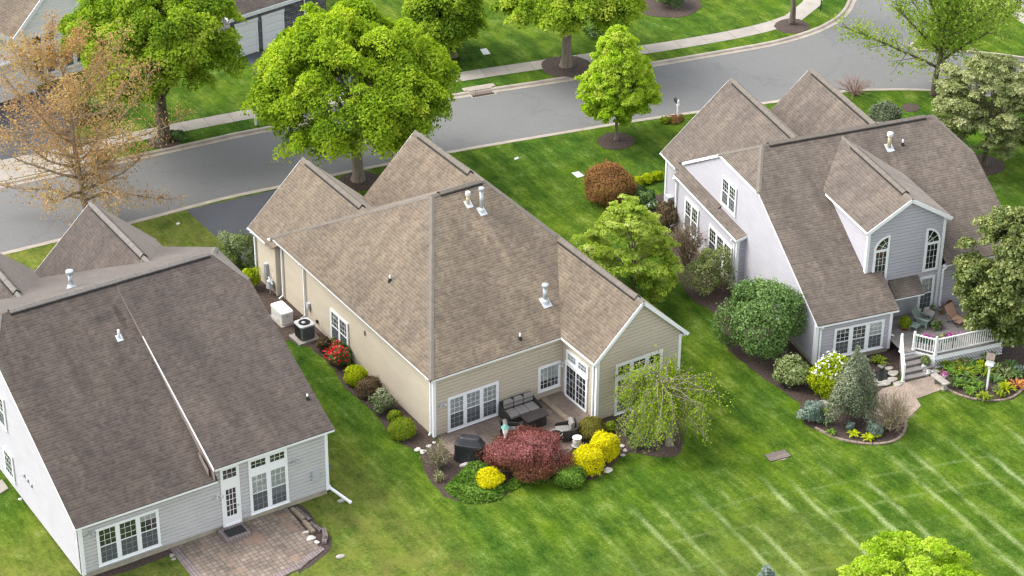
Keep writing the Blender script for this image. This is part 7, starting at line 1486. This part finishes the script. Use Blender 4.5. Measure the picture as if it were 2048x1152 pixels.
# ------------------------------------------------------------------ round the left house
t = thing('door_step', 'low brick step with grey border below the glazed back door', 'step', to_world(HL, (7.18, -0.32, 0.05)), HL[2]); m = MB(); m.box(-0.62, 0.60, -0.42, 0.56, 0, 0.16); m.build('tread', M['paver_edge'], t)
g = to_world(HL, (7.22, -0.25, 0.212)); t2 = MB(); t2.box(-0.45, 0.45, -0.30, 0.26, 0, 0.014); o = t2.build('doormat', M['mat']); o.location = tuple(g); o.rotation_euler = (0, 0, HL[2]); tag(o, 'black ribbed doormat lying on the brick step', 'doormat')
t = thing('downspout_extension', 'white downspout extension lying out on the grass by the house corner', 'downspout', to_world(HL, (12.28, 0.36, 0)), 0); m = MB(); m.bar((0, 0, 0.32), (0.42, -1.25, 0.06), 0.11, 0.085); m.build('pipe', M['trim'], t); m = MB(); m.bar((0.39, -1.16, 0.08), (0.43, -1.29, 0.055), 0.125, 0.10); m.build('pipe_end', M['trim'], t)
q = to_world(HL, (12.45, 1.0, 0)); t = thing('hose_reel', 'blue hose reel just round the corner of the left house', 'hose reel', q); m = MB(); m.tube([(0.02, -0.12, 1.0), (0.02, 0.12, 1.0)], [0.2, 0.2], 16); m.build('drum', M['blue'], t); m = MB(); m.box(-0.24, -0.16, -0.1, 0.1, 0.85, 1.15); m.bar((-0.2, 0, 1.0), (0.05, 0, 1.0), 0.05, 0.05); m.build('bracket', M['greybox'], t)
# tumbled edge of the worn patio
for i, (x, y, L, wd, h_, r, mt, l) in enumerate([(10.25, -0.45, 1.05, 0.16, 0.16, 92, 'wood', 'long loose edging block nearest the house wall'), (10.45, -0.55, 1.2, 0.15, 0.10, 95, 'wood', 'outer loose edging block beside the grass near the wall'), (10.22, -1.55, 1.0, 0.17, 0.15, 88, 'wood', 'tilted edging block in the middle of the broken patio rim'), (10.48, -1.7, 0.8, 0.15, 0.12, 100, 'wood', 'outer middle block of the broken patio rim'), (10.55, -2.45, 0.7, 0.18, 0.20, 70, 'wood', 'upright grey block at the broken patio corner'), (10.35, -2.75, 0.55, 0.2, 0.12, 60, 'wood', 'low grey block at the broken patio corner')]):
    q = to_world(HL, (x, y, 0.02)); t3 = MB(); n = max(2, int(L/0.24))
    for k in range(n): t3.box(-L/2+L*k/n+0.008, -L/2+L*(k+1)/n-0.008, -wd/2, wd/2, 0, h_*rk.uniform(0.85, 1.1), tone=rk.uniform(0.2, 0.9))
    o = t3.build('edging_block', M['coping'] if i in (0, 2) else M['paver_edge']); o.location = tuple(q); o.rotation_euler = (0.05*((i % 3)-1), 0.04, radians(r)); tag(o, l, 'block', 'loose blocks along the broken patio edge')
for x, y, r, k, l in [(622, 1078, 0.16, 1.5, 'white broken stone at the patio corner, nearer the house'), (634, 1086, 0.13, 1.0, 'white broken stone at the patio corner, nearer the lawn'), (612, 1066, 0.10, 2.0, 'thin white stone wedged along the patio edge'), (679, 1114, 0.12, 1.7, 'single grey brick lying on the lawn by the patio'), (684, 1001, 0.12, 1.9, 'flat tan stone beside the downspout extension'), (344, 1112, 0.13, 0.9, 'pale stone at the left patio corner, nearer the wall'), (347, 1119, 0.09, 1.2, 'small pale stone at the left patio corner'), (41, 999, 0.10, 1.0, 'small white stone on the grass by the left wall')]: boulder('stone', l, x, y, r, 'rock_white' if 'white' in l else 'stone', 0.45, stretch=k)
# ------------------------------------------------------------------ street furniture and lids
def mailbox(px, py, label, rz, newsbox=False):
    g = G(px, py); t = thing('mailbox', label, 'mailbox', g, rz); m = MB(); m.box(-0.055, 0.055, -0.055, 0.055, -0.05, 1.28); m.lathe((0, 0, 1.28), [(0.085, 0), (0.05, 0.05), (0, 0.08)], 4); m.build('post', M['vinyl'], t); m = MB(); m.bar((0, -0.50, 1.02), (0, 0.12, 1.02), 0.06, 0.06); m.bar((0, -0.04, 0.75), (0, -0.34, 1.0), 0.045, 0.045); m.build('arm', M['vinyl'], t)
    m = MB(); pr = [(-0.09, 1.05), (0.09, 1.05), (0.09, 1.18)]+[(0.09*cos(a), 1.18+0.09*sin(a)) for a in np.linspace(0.3, pi-0.3, 6)]+[(-0.09, 1.18)]; m.prism([(x, -0.52, z) for x, z in pr], (0, 0.46, 0)); m.build('letter_box', M['rubber'], t); m = MB(); m.box(0.092, 0.10, -0.3, -0.27, 1.15, 1.3); m.build('flag', M['red_pot'], t)
mailbox(1355, 240, 'black mailbox on a white post at the near kerb', radians(165)); mailbox(247, 298, 'mailbox on a white post behind the russet tree', radians(-10)); mailbox(512, 250, 'mailbox on a white post between the two big maples', radians(-10))
def lid(name, label, pts, mat, z=0.02, dep=0.05): tag(sheet(name, [G(*p)[:2] for p in pts], z, M[mat], None, depth=dep), label, 'utility lid')
lid('utility_lid', 'square white utility lid in the lawn across the road', [(960, 99), (973, 97), (981, 108), (967, 110)], 'pvc'); lid('utility_lid', 'square white utility lid in the lawn near the copper bush', [(1143, 346), (1157, 343), (1169, 352), (1155, 356)], 'pvc'); lid('utility_lid', 'tiny white utility lid near the kerb on the front lawn', [(1028, 317), (1036, 314), (1038, 317), (1030, 320)], 'pvc'); lid('utility_lid', 'tiny white utility lid in the dry grass by the driveway', [(352, 447), (358, 445), (360, 448), (354, 450)], 'pvc')
t = thing('drain_grate', 'rusty brown drain grate set in the back lawn', 'drain', G(1555, 912), radians(-8)); m = MB(); m.box(-0.56, 0.56, -0.30, 0.30, -0.05, 0.025); m.build('frame', M['rubber'], t); m = MB()
for k in range(9): m.box(-0.54, 0.54, -0.285+0.064*k, -0.285+0.064*k+0.052, 0.026, 0.045, tone=rk.random())
m.build('bars', M['wood'], t)
sheet('bare_soil', [G(*p)[:2] for p in [(1532, 914), (1545, 904), (1572, 903), (1582, 911), (1568, 920), (1542, 922)]], 0.006, M['coping'])
a, b = G(938, 184), G(985, 176); t = thing('storm_drain', 'kerbside storm drain with a rusty grate', 'storm drain', (a+b)/2+np.array([0, 0, -0.12]), atan2((b-a)[1], (b-a)[0])); L = np.linalg.norm(b-a)
m = MB(); m.box(-L/2-0.25, L/2+0.25, 0.14, 0.55, -0.1, 0.175); m.box(-L/2, L/2, -0.02, 0.15, 0.13, 0.174); m.build('hood', M['kerbc'], t); m = MB(); m.box(-L/2, L/2, 0.0, 0.139, 0.0, 0.12); m.build('inlet', M['rubber'], t); m = MB(); m.box(-L/2-0.05, L/2+0.05, -0.68, 0.0, -0.05, 0.012); m.build('frame', M['concrete'], t); m = MB(); m.box(-L/2+0.05, L/2-0.08, -0.60, -0.04, 0.012, 0.018); m.build('pit', M['rubber'], t); m = MB()
for k in range(12): m.box(-L/2+0.06+k*(L-0.16)/12, -L/2+0.06+k*(L-0.16)/12+0.05, -0.6, -0.04, 0.019, 0.03)
for y in (-0.42, -0.24): m.box(-L/2+0.06, L/2-0.1, y, y+0.05, 0.031, 0.04)
m.build('grate', M['iron'], t)
g = G(1964, 70); t = thing('street_lamp', 'black post lamp on the grass corner by the junction', 'lamp post', g); m = MB(); m.lathe((0, 0, 0), [(0.16, 0), (0.16, 0.12), (0.09, 0.2), (0.05, 0.4), (0.045, 3.1)], 10); m.build('post', M['darkmetal'], t); m = MB(); m.lathe((0, 0, 3.1), [(0.08, 0), (0.12, 0.1), (0.17, 0.42)], 6); m.build('lantern', M['glass'], t); m = MB(); m.lathe((0, 0, 3.52), [(0.21, 0), (0.12, 0.12), (0.02, 0.26)], 6); m.build('lamp_cap', M['darkmetal'], t)
g = G(1641, 22); t = thing('sign_post', 'slim dark pole on the verge at the bend', 'pole', g); m = MB(); m.lathe((0, 0, 0), [(0.035, 0), (0.03, 2.6)], 8); m.build('post', M['darkmetal'], t); m = MB(); m.box(-0.24, 0.24, -0.01, 0.01, 2.35, 2.6); m.build('plate', M['darkmetal'], t)
g = G(1908, 28); t = thing('fire_hydrant', 'orange fire hydrant seen through the thin spring tree', 'hydrant', g); m = MB(); m.lathe((0, 0, 0), [(0.16, 0), (0.16, 0.05), (0.11, 0.06), (0.11, 0.5), (0.15, 0.52), (0.14, 0.6), (0.08, 0.72), (0.03, 0.78)], 12); m.build('body', M['orange'], t); m = MB()
for d in ((1, 0), (-1, 0), (0, -1)): m.tube([(d[0]*0.1, d[1]*0.1, 0.42), (d[0]*0.19, d[1]*0.19, 0.42)], 0.06, 8)
m.build('outlet', M['orange'], t)
